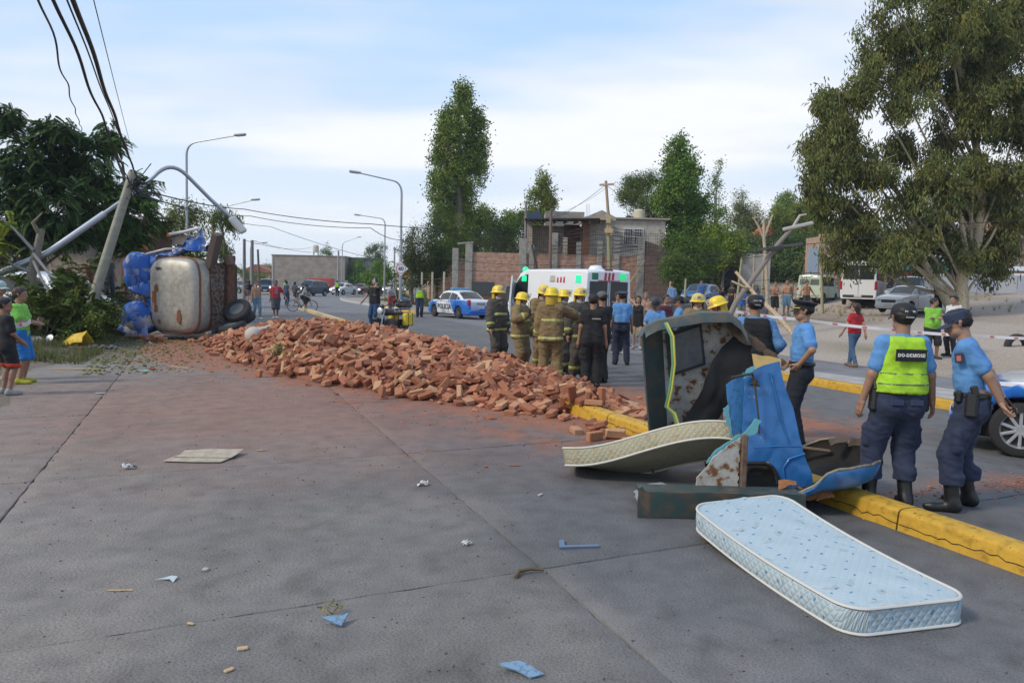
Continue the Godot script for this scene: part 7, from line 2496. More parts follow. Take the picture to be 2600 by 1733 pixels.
	civ({"label": "man in black shirt lettered on the back and black cap beside the firefighters", "at": vec(1.5,0,-14.6), "yaw": 176, "h": 1.73, "cell": .018, "hat": "cap", "hatcol": blk, "top": {"col": blk, "sleeve": .6, "hem": .90, "e": .022, "wr": .012}, "bottom": {"col": blk, "e": .036, "cargo": true, "end": .1, "wr": .013}, "shoe": blk, "boots": true, "fat": 1.05, "hl": "down", "hr": "down", "extra": func(root, f, k):
		letters("BOMBEROS", .030, T(-.06 * k, 1.340 * k, -.150 * k, 0,180) * T(0,0,0,5), mat(.6,.6,.6,.7), root)})
	civ({"label": "man in black with grey cap behind the lettered black shirt", "at": vec(1.74,0,-15.3), "yaw": -150, "h": 1.78, "hat": "cap", "hatcol": Color(.10,.10,.11), "top": {"col": blk, "sleeve": .6, "hem": .90, "e": .022}, "bottom": {"col": blk, "e": .03}, "shoe": blk, "boots": true, "hl": "front", "hr": "down"})
	officer({"label": "officer in dark trousers and flat cap seen from behind on the road", "at": vec(2.65,0,-19.0), "yaw": 176, "h": 1.76, "hat": "peaked", "hatcol": Color(.02,.03,.06), "fl": vec(-.16,0,0), "fr": vec(.12,0,0), "hl": vec(-.27,.84,.08), "fat": 1.08})
	officer({"label": "capped officer writing in front of the crowd, turned to the right", "at": vec(3.2,0,-17.5), "yaw": -25, "h": 1.62, "hl": "hold", "hr": "hold", "hp": 12, "extra": func(root, f, k):
		put("phone", bx(0,1.110 * k, .42 * k, .075,.02,.15,.005), mat(.02,.02,.02,.3), root)})
	officer({"label": "officer with sleeve badge seen side-on above the torn cab's corner", "at": vec(3.52,0,-16.6), "yaw": -100, "h": 1.72, "hl": "front", "hr": "front"})
	civ({"label": "woman in short black dress holding a hand to her face", "at": vec(3.84,0,-24.0), "yaw": -15, "h": 1.62, "long": true, "hair": Color(.03,.015,.01), "sh": .88, "bust": true, "top": {"name": "dress", "col": blk, "sleeve": .0, "hem": .70, "e": .016}, "hl": vec(-.12,1.50,.10), "hr": "down", "skin": Color(.36,.22,.15)})
	civ({"label": "man in dark shirt between the ambulance and the dress-wearing woman", "at": vec(2.95,0,-22.0), "yaw": 20, "h": 1.74, "top": {"col": Color(.02,.02,.024), "sleeve": .6, "hem": .88}, "bottom": {"col": Color(.03,.035,.05)}})
	civ({"label": "grey-haired shirtless man behind the woman in black", "at": vec(4.3,0,-25.4), "yaw": -10, "h": 1.72, "hair": Color(.2,.19,.18), "bottom": {"col": Color(.04,.04,.05)}, "hl": "cross", "hr": "cross"})
	civ({"label": "person in dark red top behind the two officers", "at": vec(4.1,0,-21.0), "yaw": 30, "h": 1.70, "top": {"col": Color(.10,.02,.03), "sleeve": .7, "hem": .88}, "bottom": {"col": Color(.03,.03,.04)}})
	civ({"label": "man in light blue shirt walking away below the brick end wall", "at": gl.call(8.9,-44.0), "yaw": 170, "h": 1.74, "top": {"col": Color(.16,.28,.50), "sleeve": 1.9, "hem": .9}, "bottom": {"col": Color(.05,.08,.14)}, "fl": vec(-.1,0,.15), "fr": vec(.1,0,-.12)})
	civ({"label": "man in pink top between the two helmets", "at": vec(4.77,0,-19.0), "yaw": 0, "h": 1.66, "fat": 1.15, "bald": true, "top": {"col": Color(.60,.10,.20), "sleeve": .6, "hem": .88}, "bottom": {"col": Color(.05,.06,.1)}})
	civ({"label": "person in striped red and white shirt behind the bowed helmet", "at": vec(4.05,0,-15.4), "yaw": 10, "h": 1.5, "top": {"col": Color(.45,.22,.24), "sleeve": .6, "hem": .88}, "bottom": {"col": Color(.05,.06,.1)}})
	civ({"label": "woman in black with raised arms near the blue hatchback", "at": gl.call(10.1,-38.0), "yaw": 40, "h": 1.62, "long": true, "sh": .9, "top": {"col": blk, "sleeve": .6, "hem": .88}, "bottom": {"col": blk}, "hl": "front", "hr": vec(.25,1.30,.4)})
	civ({"label": "person with black cap beside the woman with raised arms", "at": gl.call(10.75,-38.6), "yaw": -60, "h": 1.66, "hat": "cap", "top": {"col": blk, "sleeve": .6, "hem": .88}, "bottom": {"col": blk}})
	civ({"label": "boy in blue shirt behind the blue hatchback's roof", "at": gl.call(10.9,-45.6), "yaw": 10, "h": 1.60, "top": {"col": Color(.05,.15,.42), "sleeve": .6, "hem": .88}, "bottom": {"col": Color(.05,.06,.08)}})
	civ({"label": "man in bright blue shirt with folded arms left of the propped pole", "at": gl.call(10.5,-36.0), "yaw": 5, "h": 1.66, "top": {"col": Color(.03,.17,.50), "sleeve": .6, "hem": .85}, "bottom": {"col": Color(.16,.15,.14)}, "hl": "cross", "hr": "cross"})
	civ({"label": "teenager in blue striped shirt right of the propped pole", "at": gl.call(11.2,-35.0), "yaw": -5, "h": 1.66, "top": {"col": Color(.05,.15,.20), "sleeve": .6, "hem": .88, "bands": [1.30,1.12]}, "band": Color(.10,.30,.38), "bottom": {"col": Color(.03,.03,.04), "end": .5, "name": "shorts"}})
	civ({"label": "child in grey top in front of the striped shirt", "at": gl.call(9.6,-30.0), "yaw": 170, "h": 1.25, "hk": 1.15, "top": {"col": Color(.12,.13,.15), "sleeve": .6, "hem": .88}, "bottom": {"col": Color(.05,.05,.06)}})
	var sk := Color(.33,.165,.095)
	civ({"label": "shirtless young man in black shorts with arms folded", "at": gl.call(12.5,-37.5), "yaw": 0, "h": 1.68, "skin": sk, "bottom": {"name": "shorts", "col": blk, "end": .48, "e": .03}, "hl": "cross", "hr": "cross"})
	civ({"label": "shirtless young man in pale blue shorts walking on the dirt", "at": gl.call(13.25,-38.0), "yaw": -20, "h": 1.74, "skin": sk, "bottom": {"name": "shorts", "col": Color(.20,.36,.48), "end": .5, "e": .03}, "fl": vec(-.1,0,.2), "fr": vec(.1,0,-.15), "hl": "swing", "hr": "back"})
	civ({"label": "shirtless young man in dark trousers in front of the pale green van", "at": gl.call(14.95,-40.0), "yaw": 10, "h": 1.74, "skin": sk, "bottom": {"col": Color(.05,.05,.055)}, "hl": "out", "hr": "out", "fl": vec(-.13,0,0), "fr": vec(.13,0,0)})
	civ({"label": "woman in red T-shirt and jeans walking away on the roadside", "at": gl.call(8.75,-20.0), "yaw": 205, "h": 1.62, "cell": .02, "long": true, "hair": Color(.045,.02,.013), "sh": .88, "skin": Color(.38,.23,.16), "hy": 40, "top": {"col": Color(.48,.018,.028), "sleeve": .55, "hem": .90, "wr": .010}, "bottom": {"col": Color(.06,.13,.24), "e": .008}, "shoe": Color(.2,.12,.08), "hr": "swing", "hl": "back", "fl": vec(-.07,0,.18), "fr": vec(.07,0,-.16)})
	civ({"label": "heavy man in bright green T-shirt with folded arms", "at": gl.call(11.8,-22.0), "yaw": 0, "h": 1.70, "cell": .02, "fat": 1.22, "hy": 55, "top": {"col": Color(.24,.58,.06), "sleeve": .65, "hem": .84, "e": .03, "wr": .010}, "bottom": {"name": "shorts", "col": Color(.02,.022,.028), "end": .40, "e": .04}, "shoe": Color(.04,.045,.05), "hl": "cross", "hr": "cross", "fl": vec(-.17,0,0), "fr": vec(.17,0,0)})
	civ({"label": "stout man in white T-shirt with folded arms facing the green T-shirt", "at": gl.call(12.6,-22.4), "yaw": -70, "h": 1.72, "cell": .02, "fat": 1.3, "top": {"col": Color(.66,.68,.74), "sleeve": .65, "hem": .90, "e": .03, "wr": .010}, "bottom": {"col": Color(.03,.03,.035)}, "shoe": Color(.04,.03,.03), "hl": "cross", "hr": "cross"})
	civ({"label": "woman in black standing between the eucalyptus trunks", "at": gl.call(20.9,-38.6), "yaw": -10, "h": 1.62, "long": true, "sh": .9, "top": {"col": blk, "sleeve": 1.8, "hem": .86}, "bottom": {"col": blk}, "hl": "front", "hr": "front"})
	# boys and men on the left
	civ({"label": "boy in black and red football kit holding the tape", "at": vec(-7.80,0,-12.0), "yaw": 150, "h": 1.46, "hk": 1.12, "cell": .018, "hy": -35, "skin": Color(.26,.14,.09), "top": {"col": Color(.014,.014,.016), "sleeve": .75, "hem": .86, "e": .026}, "bottom": {"name": "shorts", "col": Color(.014,.014,.016), "end": .52, "e": .045, "bandy": .57}, "band": Color(.55,.05,.015), "shoe": Color(.36,.35,.35), "hl": vec(-.14,.98,.22), "hr": vec(.16,1.0,.22), "extra": func(root, f, k):
		for j in 2:
			var m := MB.new()
			m.tube([f.shoulder[j] * k + vec(0,.03,0), (f.shoulder[j].lerp(f.elbow[j], .7)) * k], [.074 * k, .078 * k], 12)
			put("red_sleeve", m, mat(.42,.012,.02,.85), root)})
	civ({"label": "boy in bright green shirt and blue shorts looking towards the lorry", "at": vec(-8.38,0,-13.3), "yaw": 105, "h": 1.60, "hk": 1.08, "cell": .018, "skin": Color(.29,.155,.10), "hair": Color(.05,.025,.014), "top": {"col": Color(.20,.56,.08), "sleeve": .7, "hem": .84, "e": .028, "collar": .01}, "bottom": {"name": "shorts", "col": Color(.012,.17,.50), "end": .46, "e": .04}, "shoe": Color(.42,.40,.03), "hl": "front", "hr": "front"})
	civ({"label": "man in pale cap and blue shirt at the frame edge", "at": vec(-8.98,0,-13.7), "yaw": 80, "h": 1.72, "hat": "cap", "hatcol": Color(.35,.45,.42), "top": {"col": Color(.05,.12,.32), "sleeve": .7, "hem": .86}, "bottom": {"col": Color(.25,.35,.5), "end": .4}})
	civ({"label": "man in dark top half hidden behind the leaning pole", "at": vec(-14.05,.9,-27.2), "yaw": 60, "h": 1.70, "top": {"col": Color(.06,.06,.065), "sleeve": .6, "hem": .88}, "bottom": {"col": Color(.04,.04,.05)}})
	civ({"label": "man in red top stretching an arm behind the buried car", "at": vec(-14.9,.75,-27.6), "yaw": 90, "h": 1.68, "top": {"col": Color(.20,.03,.03), "sleeve": .7, "hem": .88}, "bottom": {"col": Color(.04,.04,.05)}, "hr": "reach"})
	# people on the road beyond the bricks
	civ({"label": "man in black shirt and jeans phoning behind the brick heap", "at": W(22.2,.10 + kerb_off(22.2), .172), "yaw": -30, "h": 1.80, "cell": .02, "skin": Color(.33,.19,.125), "fat": 1.05, "top": {"col": blk, "sleeve": .65, "hem": .86, "e": .024}, "bottom": {"col": Color(.025,.075,.17), "e": .014}, "shoe": Color(.04,.03,.025), "hr": "phone", "hl": vec(-.40,.98,.14), "hy": -10, "extra": func(root, f, k):
		var w: Vector3 = f.wrist[1] * k
		put("phone", bx(w.x - .035, w.y + .10, w.z + .03,.03,.17,.085,.008,10,-10), mat(.5,.5,.52,.3), root)})
	civ({"label": "shirtless man in jeans walking on the road left of the red shirt", "at": vec(-11.78,0,-36.0), "yaw": 40, "h": 1.74, "skin": Color(.34,.185,.12), "bald": false, "hair": Color(.04,.035,.03), "bottom": {"col": Color(.16,.24,.32), "e": .014}, "shoe": Color(.55,.53,.48), "fl": vec(-.1,0,-.12), "fr": vec(.1,0,.14), "hl": "down", "hr": "back"})
	civ({"label": "man in red T-shirt and grey shorts walking on the road", "at": vec(-11.2,0,-37.0), "yaw": 15, "h": 1.78, "skin": Color(.24,.12,.075), "top": {"col": Color(.44,.02,.035), "sleeve": .7, "hem": .84, "e": .028}, "bottom": {"name": "shorts", "col": Color(.07,.075,.085), "end": .42, "e": .04}, "shoe": Color(.5,.48,.5), "fl": vec(-.06,0,.10), "fr": vec(.06,.0,-.10), "hl": "down", "hr": "out", "extra": func(root, f, k): put("shirt_print", bx(.03,1.280 * k, .150 * k, .15,.24,.012,.004), mat(.16,.15,.17,.8), root)})
	civ({"label": "boy with black cap riding the dark mountain bicycle", "at": vec(-12.15,.0,-45.2), "yaw": 104, "h": 1.60, "cell": .022, "crouch": .02, "lean": 22, "hat": "cap", "hp": -10, "top": {"col": Color(.30,.31,.33), "sleeve": .7, "hem": .90}, "bottom": {"name": "shorts", "col": blk, "end": .5, "e": .03}, "shoe": Color(.5,.46,.42), "hl": vec(-.30,.95,.52), "hr": vec(.30,.95,.52), "fl": vec(-.14,.05,.16), "fr": vec(.14,.42,.10)})
	civ({"label": "girl in black top with backpack walking away on the far road", "at": vec(-20.2,0,-60.0), "yaw": 160, "h": 1.66, "long": true, "top": {"col": Color(.02,.02,.026), "sleeve": .6, "hem": .9}, "bottom": {"name": "shorts", "col": Color(.14,.14,.15), "end": .6, "e": .03}, "shoe": Color(.6,.6,.6), "extra": func(root, f, k): put("backpack", bx(0,1.290 * k, -.22 * k, .28,.42,.18,.06), mat(.05,.02,.04,.8), root)})
	civ({"label": "companion of the backpack girl walking in front of her", "at": vec(-21.1,0,-62.0), "yaw": 150, "h": 1.60, "top": {"col": Color(.06,.05,.05), "sleeve": .6, "hem": .9}, "bottom": {"name": "shorts", "col": Color(.12,.05,.05), "end": .5, "e": .03}})
	officer({"label": "far traffic officer in lime vest behind the red T-shirt", "at": vec(-20.9,0,-72.0), "yaw": 170, "h": 1.76, "cell": .03, "vest": {"col": Color(.45,.72,.03), "e": .035, "low": 1.0}})
	civ({"label": "woman with grey shawl walking on the far road", "at": vec(-17.25,0,-62.0), "yaw": 140, "h": 1.64, "long": true, "top": {"name": "shawl", "col": Color(.07,.072,.085), "sleeve": 1.3, "hem": .82, "e": .06}, "bottom": {"name": "skirt", "skirt": true, "col": Color(.05,.05,.06), "end": .55}, "skin": Color(.40,.25,.18), "hl": "out", "hr": "out"})
	civ({"label": "boy in black beside the woman with the shawl", "at": vec(-17.3,0,-64.5), "yaw": 120, "h": 1.5, "top": {"col": blk, "sleeve": .6, "hem": .88}, "bottom": {"name": "shorts", "col": blk, "end": .45}})
	civ({"label": "person in dark jeans behind the red T-shirt on the road", "at": vec(-15.9,0,-55.0), "yaw": 150, "h": 1.70, "top": {"col": Color(.04,.08,.16), "sleeve": .6, "hem": .88}, "bottom": {"col": Color(.03,.06,.12)}})
	officer({"label": "farthest traffic officer in lime vest before the white saloon", "at": vec(-20.2,0,-90.0), "yaw": 190, "h": 1.76, "cell": .03, "vest": {"col": Color(.45,.72,.03), "e": .035, "low": 1.0}})
	civ({"label": "cyclist in white top and red shorts on the far pavement", "at": vec(-7.35,.0,-47.2), "yaw": 18, "h": 1.70, "crouch": .02, "lean": 18, "top": {"col": Color(.40,.42,.46), "sleeve": .7, "hem": .9}, "bottom": {"name": "shorts", "col": Color(.32,.02,.03), "end": .45, "e": .03}, "hl": vec(-.28,.95,.5), "hr": vec(.28,.95,.5), "fl": vec(-.13,.06,.12), "fr": vec(.13,.40,.1)})
	officer({"label": "traffic officer in lime vest phoning beside the police saloon", "at": vec(-5.0,0,-42.0), "yaw": 10, "h": 1.76, "cell": .024, "hat": "cap", "hr": "phone", "top": {"col": Color(.10,.24,.46), "sleeve": 1.9, "hem": .96}, "vest": {"col": Color(.45,.72,.03), "e": .035, "low": 1.0}, "boots": true, "bottom": {"col": navy, "e": .03}})
	civ({"label": "person in blue shirt and white shorts far off beside the lorry wheels", "at": vec(-26.3,0,-69.0), "yaw": 10, "h": 1.7, "cell": .03, "top": {"col": Color(.04,.16,.42), "sleeve": .6, "hem": .88}, "bottom": {"name": "shorts", "col": Color(.5,.5,.5), "end": .5, "e": .03}})

func gear(root: Node3D, k: float, both: bool) -> void:
	var blk := mat(.014,.014,.016,.55)
	for s in ([-1,1] if both else [1]):
		put("holster", bx(s * .215 * k, .970 * k, .0,.07,.22,.10,.02,0,0, s * 4.0), blk, root)
		put("pistol_grip", bx(s * .225 * k, 1.090 * k, -.02,.035,.10,.06,.012,0,18), blk, root)
		put("pouch", bx(s * .17 * k, 1.030 * k, .10 * k, .09,.10,.06,.015), blk, root)
	for s in [-1,1]: put("pocket_flap", bx(s * .085 * k, .955 * k, -.152 * k, .115,.05,.014,.005,0,8), mat(.026,.037,.080,.9), root)

# ------------------------------------------------------------------ bricks
const HEAP := [[-8.3,-23.2,.15,.8], [-6.9,-21.9,.55,1.45], [-5.1,-19.6,.82,1.95], [-3.4,-17.4,.86,2.05], [-1.9,-15.5,.74,2.0], [-.5,-13.9,.48,1.75], [.45,-12.8,.25,1.25], [1.2,-12.0,.13,.8], [1.75,-11.55,.06,.45]]
func heap(x: float, z: float) -> float:
	var p := Vector2(x, z)
	var best := .0
	for i in HEAP.size() - 1:
		var a := Vector2(HEAP[i][0], HEAP[i][1])
		var b := Vector2(HEAP[i + 1][0], HEAP[i + 1][1])
		var k := clampf((p - a).dot(b - a) / (b - a).length_squared(), 0,1)
		var w := lerpf(HEAP[i][3], HEAP[i + 1][3], k)
		var h := lerpf(HEAP[i][2], HEAP[i + 1][2], k)
		var d := p.distance_to(a.lerp(b, k)) / w
		d += lay.get_noise_2d(x * 1.3, z * 1.3) * .28
		if d < 1.0: best = maxf(best, h * pow(1.0 - pow(maxf(d, .0), 1.7), .8))
	return best + (lay.get_noise_2d(x * 2.2 + 9, z * 2.2) * .10 if best > .12 else .0)

func brick_mesh(sd: int) -> ArrayMesh:
	var r := RandomNumberGenerator.new()
	r.seed = sd
	var m := MB.new()
	var s := vec(.250,.073,.120) * r.randf_range(.95,1.05)
	if sd % 3 == 2: s.x *= r.randf_range(.35,.75)
	m.box(Transform3D(), s, .006 + .004 * (sd % 2))
	for i in m.v.size():   # hand-made bricks: corners a little off
		var q := m.v[i]
		var k := vec(signf(q.x), signf(q.y), signf(q.z))
		var h := absi(hash([sd, k]))
		m.v[i] = q + vec((h % 100) / 100.0 - .5, ((h / 100) % 100) / 100.0 - .5, ((h / 10000) % 100) / 100.0 - .5) * (.011 if sd % 3 else .034)
	return m.mesh()

func brick_mat(i: int) -> StandardMaterial3D:
	var c: Array = [[.424,.180,.097], [.382,.150,.079], [.488,.235,.128], [.307,.115,.062], [.562,.340,.194], [.445,.195,.106], [.392,.170,.097], [.254,.100,.057], [.498,.270,.167]][i % 9]
	return mat(c[0], c[1], c[2], .95,0, {"tex": tx.brick, "scale": 3.2, "detail": tx.grain, "dscale": 5.0})

func build_bricks() -> void:
	var r := RandomNumberGenerator.new()
	r.seed = 2024
	var kinds := []
	for i in 15: kinds.append(brick_mesh(i))
	# crushed core of the heap
	var core := MB.new()
	var rows := []
	for j in 66:
		var row := PackedVector3Array()
		for i in 62:
			var x := -9.6 + i * .2
			var z := -24.4 + j * .215
			row.append(vec(x, heap(x, z) - .085, z))
		rows.append(row)
	core.loft(rows, false, false, false, true)
	var co := put("brick_rubble", core, mat(.27,.105,.065,1.0,0, {"tex": tx.grain, "scale": 2.0, "world": true}))
	tag(co, "crushed red brick rubble filling the middle of the heap", "rubble", "", "stuff")
	# bricks lying on it, thrown down one by one, none too close to its neighbours
	var spots := []
	var grid := {}
	for pass_ in 2:
		var gap := .135 if pass_ == 0 else .19
		grid.clear()
		for n in (26000 if pass_ == 0 else 9000):
			var x := r.randf_range(-9.4,2.3)
			var z := r.randf_range(-24.2,-10.9)
			var h := heap(x, z)
			if h < .015:
				if r.randf() > .012 or heap(x + .35, z - .35) < .02: continue
			var key := Vector2i(int(floor(x / gap)), int(floor(z / gap)))
			var ok := true
			for dx in range(-1,2):
				for dz in range(-1,2):
					for q in grid.get(key + Vector2i(dx, dz), []):
						if q.distance_squared_to(Vector2(x, z)) < gap * gap: ok = false
			if not ok: continue
			if not grid.has(key): grid[key] = []
			grid[key].append(Vector2(x, z))
			var nrm := vec(heap(x - .12, z) - heap(x + .12, z), .24, heap(x, z - .12) - heap(x, z + .12)).normalized()
			var low := h < .09
			var tilt := .10 if low else .42
			nrm = (nrm + vec(r.randfn(0, tilt), 0, r.randfn(0, tilt))).normalized()
			var bs := Basis(Quaternion(Vector3.UP, nrm)) * Basis(Vector3.UP, r.randf() * TAU)
			var roll := r.randf()
			if roll < .22: bs = bs * Basis(Vector3.RIGHT, PI / 2)
			elif roll < .28: bs = bs * Basis(Vector3.BACK, PI / 2)
			var up := .0
			for c in 8: up = maxf(up, -(bs * vec(.131 * (1 if c & 1 else -1), .038 * (1 if c & 2 else -1), .063 * (1 if c & 4 else -1))).y)
			var y := maxf(h + (-.035 if pass_ == 0 else .035), up - .006 if h < .2 else .0)
			var q2 := ST(x, z)
			if q2.y - kerb_off(q2.x) > -.10 and q2.y - kerb_off(q2.x) < .32: y = maxf(y, .175 + up)
			spots.append([Transform3D(bs, vec(x, y, z)), r.randi() % 15, r.randi() % 9, pass_])
	# the 300 that show largest are things of their own, the rest one mass
	var order := range(spots.size())
	var score := []
	for s in spots:
		var o: Vector3 = s[0].origin
		var d := o.distance_to(vec(0,1.9,0))
		var front := heap(o.x * .975, o.z * .975)   # is something taller just in front of it
		score.append(d + (.0 if s[3] == 1 or o.y < .1 else 1.2) + (3.0 if front > o.y + .12 else .0))
	order.sort_custom(func(a, b): return score[a] < score[b])
	var rest := {}
	for n in order.size():
		var s: Array = spots[order[n]]
		if n < 290:
			var o := put("brick", kinds[s[1]], brick_mat(s[2]))
			o.transform = s[0]
			tag(o, "loose red clay brick in the spilled heap across the road", "brick", "bricks of the spilled heap")
		else:
			var key: int = s[2]
			if not rest.has(key): rest[key] = []
			rest[key].append(s)
	var mass := Node3D.new()
	mass.name = "brick_heap"
	add_child(mass)
	tag(mass, "the mass of spilled red bricks heaped across the road", "bricks", "", "stuff")
	for key in rest:
		var by := {}
		for s in rest[key]:
			if not by.has(s[1]): by[s[1]] = []
			by[s[1]].append(s[0])
		for k in by:
			var cols := []
			for q in by[k]: cols.append(Color(1,1,1))
			bake(mass, "bricks", "", by[k], cols, brick_mat(key), kinds[k])
	crumbs("brick_fragments", "small broken brick fragments lodged all over the heap", Color(.36,.15,.09), 3200, func(q):
		var k: int = q.randi_range(0, HEAP.size() - 2)
		var p := Vector2(HEAP[k][0], HEAP[k][1]).lerp(Vector2(HEAP[k + 1][0], HEAP[k + 1][1]), q.randf())
		return p + Vector2(q.randfn(0,.5), q.randfn(0,.5)) * HEAP[k][3] * .8,.02,.10)
	# strays beside the divider and under the lorry
	var stray := [[1.14,-10.15,.034,12.0,.0, "stray brick nearest the camera beside the divider"], [1.05,-9.55,.056,40.0,90.0, "cut brick standing on edge nearest the cream mattress"], [1.22,-9.95,.034,80.0,.0, "stray brick lying flat in the small group by the divider"], [1.33,-9.70,.056,5.0,90.0, "stray brick on edge facing the camera by the divider"], [1.50,-9.45,.034,30.0,.0, "last stray brick before the torn cab"], [1.18,-10.1,.11,-25.0,18.0, "stray brick leaning on two others by the divider"], [1.12,-10.5,.034,60.0,.0, "stray brick between the heap and the small group"], [.86,-10.0,.034,100.0,.0, "stray brick farthest out from the yellow divider"]]
	for i in stray.size():
		var s: Array = stray[i]
		var o := put("stray_brick", kinds[i % 10], brick_mat(i + 1))
		o.transform = T(s[0], s[2], s[1], s[4] if s[4] == 90.0 else .0, s[3], s[4] if s[4] != 90.0 else .0)
		tag(o, s[5], "brick", "stray bricks by the divider")
	for i in 9:
		var o := put("stray_brick", kinds[i % 4], brick_mat(i))
		o.transform = T(-10.55 + (i % 3) * .25 + (.1 if i % 2 else .0), .036 + .07 * (i / 3), -22.35 + .02 * i, 0,4.0 * i)
		tag(o, "%s brick in the %s row of the low stack under the silver tank" % [["left-hand", "middle", "right-hand"][i % 3], ["bottom", "middle", "top"][i / 3]], "brick", "bricks under the silver tank")
	for i in 5:
		var o := put("stray_brick", kinds[(i + 2) % 4], brick_mat(i + 3))
		o.transform = T(-11.55 + i * .2,.036,-19.55 + .05 * (i % 2), 0,12.0 * i)
		tag(o, "%s brick from the pale stone in the row before the yellow bag" % ["first", "second", "third", "fourth", "fifth"][i], "brick", "bricks before the yellow bag")
	var sack := MB.new()
	sack.ball(vec(-6.25,.52,-18.9), vec(.22,.20,.20), 16)
	sack.tube([vec(-6.15,.60,-18.9), vec(-6.0,.68,-18.95), vec(-5.88,.70,-19.0)], [.10,.05,.075], 10)
	tag(put("sack", sack, mat(.50,.45,.40,.9,0, {"tex": tx.fabric, "scale": 3.0})), "tied pale sack lying on the brick heap", "sack")
	sack = MB.new()
	sack.ball(vec(-1.55,.60,-16.5), vec(.30,.10,.16), 14)
	tag(put("sack", sack, mat(.68,.66,.62,.9)), "flat white sack on the far edge of the brick heap", "sack")

# ------------------------------------------------------------------ mattresses
func quilt_bump() -> ImageTexture:
	var n := 256
	var im := Image.create(n, n, false, Image.FORMAT_L8)
	for y in n:
		for x in n:
			var u := fposmod((x + y) / 16.0,1.0)
			var w := fposmod((x - y) / 16.0,1.0)
			var d := minf(minf(u, 1 - u), minf(w, 1 - w))
			im.set_pixel(x, y, Color.from_hsv(0,0, clampf(pow(d * 2.2,.5), 0,1)))
	return ImageTexture.create_from_image(im)

func mattress(label: String, pos: Callable, width: float, th: float, pic: Texture2D, piping: Material, stain: Color, side_col: Color) -> void:
	var root := base("mattress", pos.call(.5)[0])
	tag(root, label, "mattress", "mattresses thrown from the lorry")
	var o := root.position
	var cover := StandardMaterial3D.new()
	cover.albedo_texture = pic
	cover.albedo_color = stain
	cover.roughness = .75
	cover.heightmap_enabled = true
	cover.heightmap_texture = quilt_bump()
	cover.heightmap_scale = .7
	cover.rim_enabled = true
	cover.rim = .2
	var rings := []
	var edges := [[], []]
	var n := 30
	for j in n + 1:
		var u := .5 - .5 * cos(PI * j / float(n))
		var f: Array = pos.call(u)
		var endk := minf(u, 1.0 - u) * 1.9 / .16      # round the corners in plan
		var cut := width * .5 - (.13 * (1.0 - sqrt(maxf(.0,1.0 - pow(1.0 - minf(endk, 1.0), 2)))))
		var ring := PackedVector3Array()
		var hw := cut
		var side: Vector3 = f[1]
		var up: Vector3 = f[2]
		var c: Vector3 = f[0] - o
		for i in 11:
			var k := lerpf(-1,1, i / 10.0)
			ring.append(c + side * k * (hw - .03) + up * (th * .5 + .012 * (1 - k * k) + .014 * lay.get_noise_2d(u * 9.0, k * 3.0 + width) * (1 - k * k)))
		for i in 5:
			var a := lerpf(.9,-.9, i / 4.0)
			ring.append(c + side * (hw - .012 + .018 * cos(a * 1.5)) + up * th * .5 * sin(a * PI * .5) * 1.0)
		for i in 11:
			var k := lerpf(1,-1, i / 10.0)
			ring.append(c + side * k * (hw - .03) - up * th * .5)
		for i in 5:
			var a := lerpf(-.9,.9, i / 4.0)
			ring.append(c - side * (hw - .012 + .018 * cos(a * 1.5)) + up * th * .5 * sin(a * PI * .5) * 1.0)
		rings.append(ring)
		for q in 2:
			var sg := 1.0 if q == 0 else -1.0
			edges[q].append([c + side * (hw - .006) + up * th * .5 * sg, c - side * (hw - .006) + up * th * .5 * sg])
	var m := MB.new()
	m.loft(rings)
	var top := MB.new()
	var sidem := MB.new()
	for q in [top, sidem]:
		q.v = m.v
		q.uv = m.uv
		q.col = m.col
	var quads: int = (rings.size() - 1) * rings[0].size()
	for i in m.idx.size() / 6:
		var to: MB = top if i < quads and i % rings[0].size() < 10 else sidem
		to.idx.append_array(m.idx.slice(i * 6, i * 6 + 6))
	sidem.idx.append_array(m.idx.slice(m.idx.size() / 6 * 6))
	var soft: StandardMaterial3D = cover.duplicate()
	soft.heightmap_scale = .28
	cover.albedo_color = side_col
	put("top_cover", top, soft, root)
	put("side_cover", sidem, cover, root)
	for q in 2:
		var loop := []
		for e in edges[q]: loop.append(e[0])
		for i in range(edges[q].size() - 1,-1,-1): loop.append(edges[q][i][1])
		loop.append(loop[0])
		m = MB.new()
		m.tube(loop, .011,6, false)
		put("piping", m, piping, root)

func crumple(a: Array, b: Array, amp: float, sd: int, nu := 16) -> MB:   # sheet between two edges, crumpled
	var rows := []
	for j in nu + 1:
		var r := PackedVector3Array()
		for i in nu + 1:
			var k := i / float(nu) * (a.size() - 1)
			var k0 := mini(int(k), a.size() - 2)
			var p: Vector3 = a[k0].lerp(a[k0 + 1], k - k0)
			k = i / float(nu) * (b.size() - 1)
			k0 = mini(int(k), b.size() - 2)
			var q: Vector3 = b[k0].lerp(b[k0 + 1], k - k0)
			var w := p.lerp(q, j / float(nu))
			r.append(w + vec(lay.get_noise_3d(w.x * 3 + sd, w.y * 3, w.z * 3), lay.get_noise_3d(w.x * 3, w.y * 3 + sd, w.z * 3), lay.get_noise_3d(w.x * 3, w.y * 3, w.z * 3 + sd)) * amp)
		rows.append(r)
	var m := MB.new()
	m.sheet(rows, .012)
	return m

func v2(a: Array) -> PackedVector2Array:
	var o := PackedVector2Array()
	for i in range(0, a.size(), 2): o.append(Vector2(a[i], a[i + 1]))
	return o

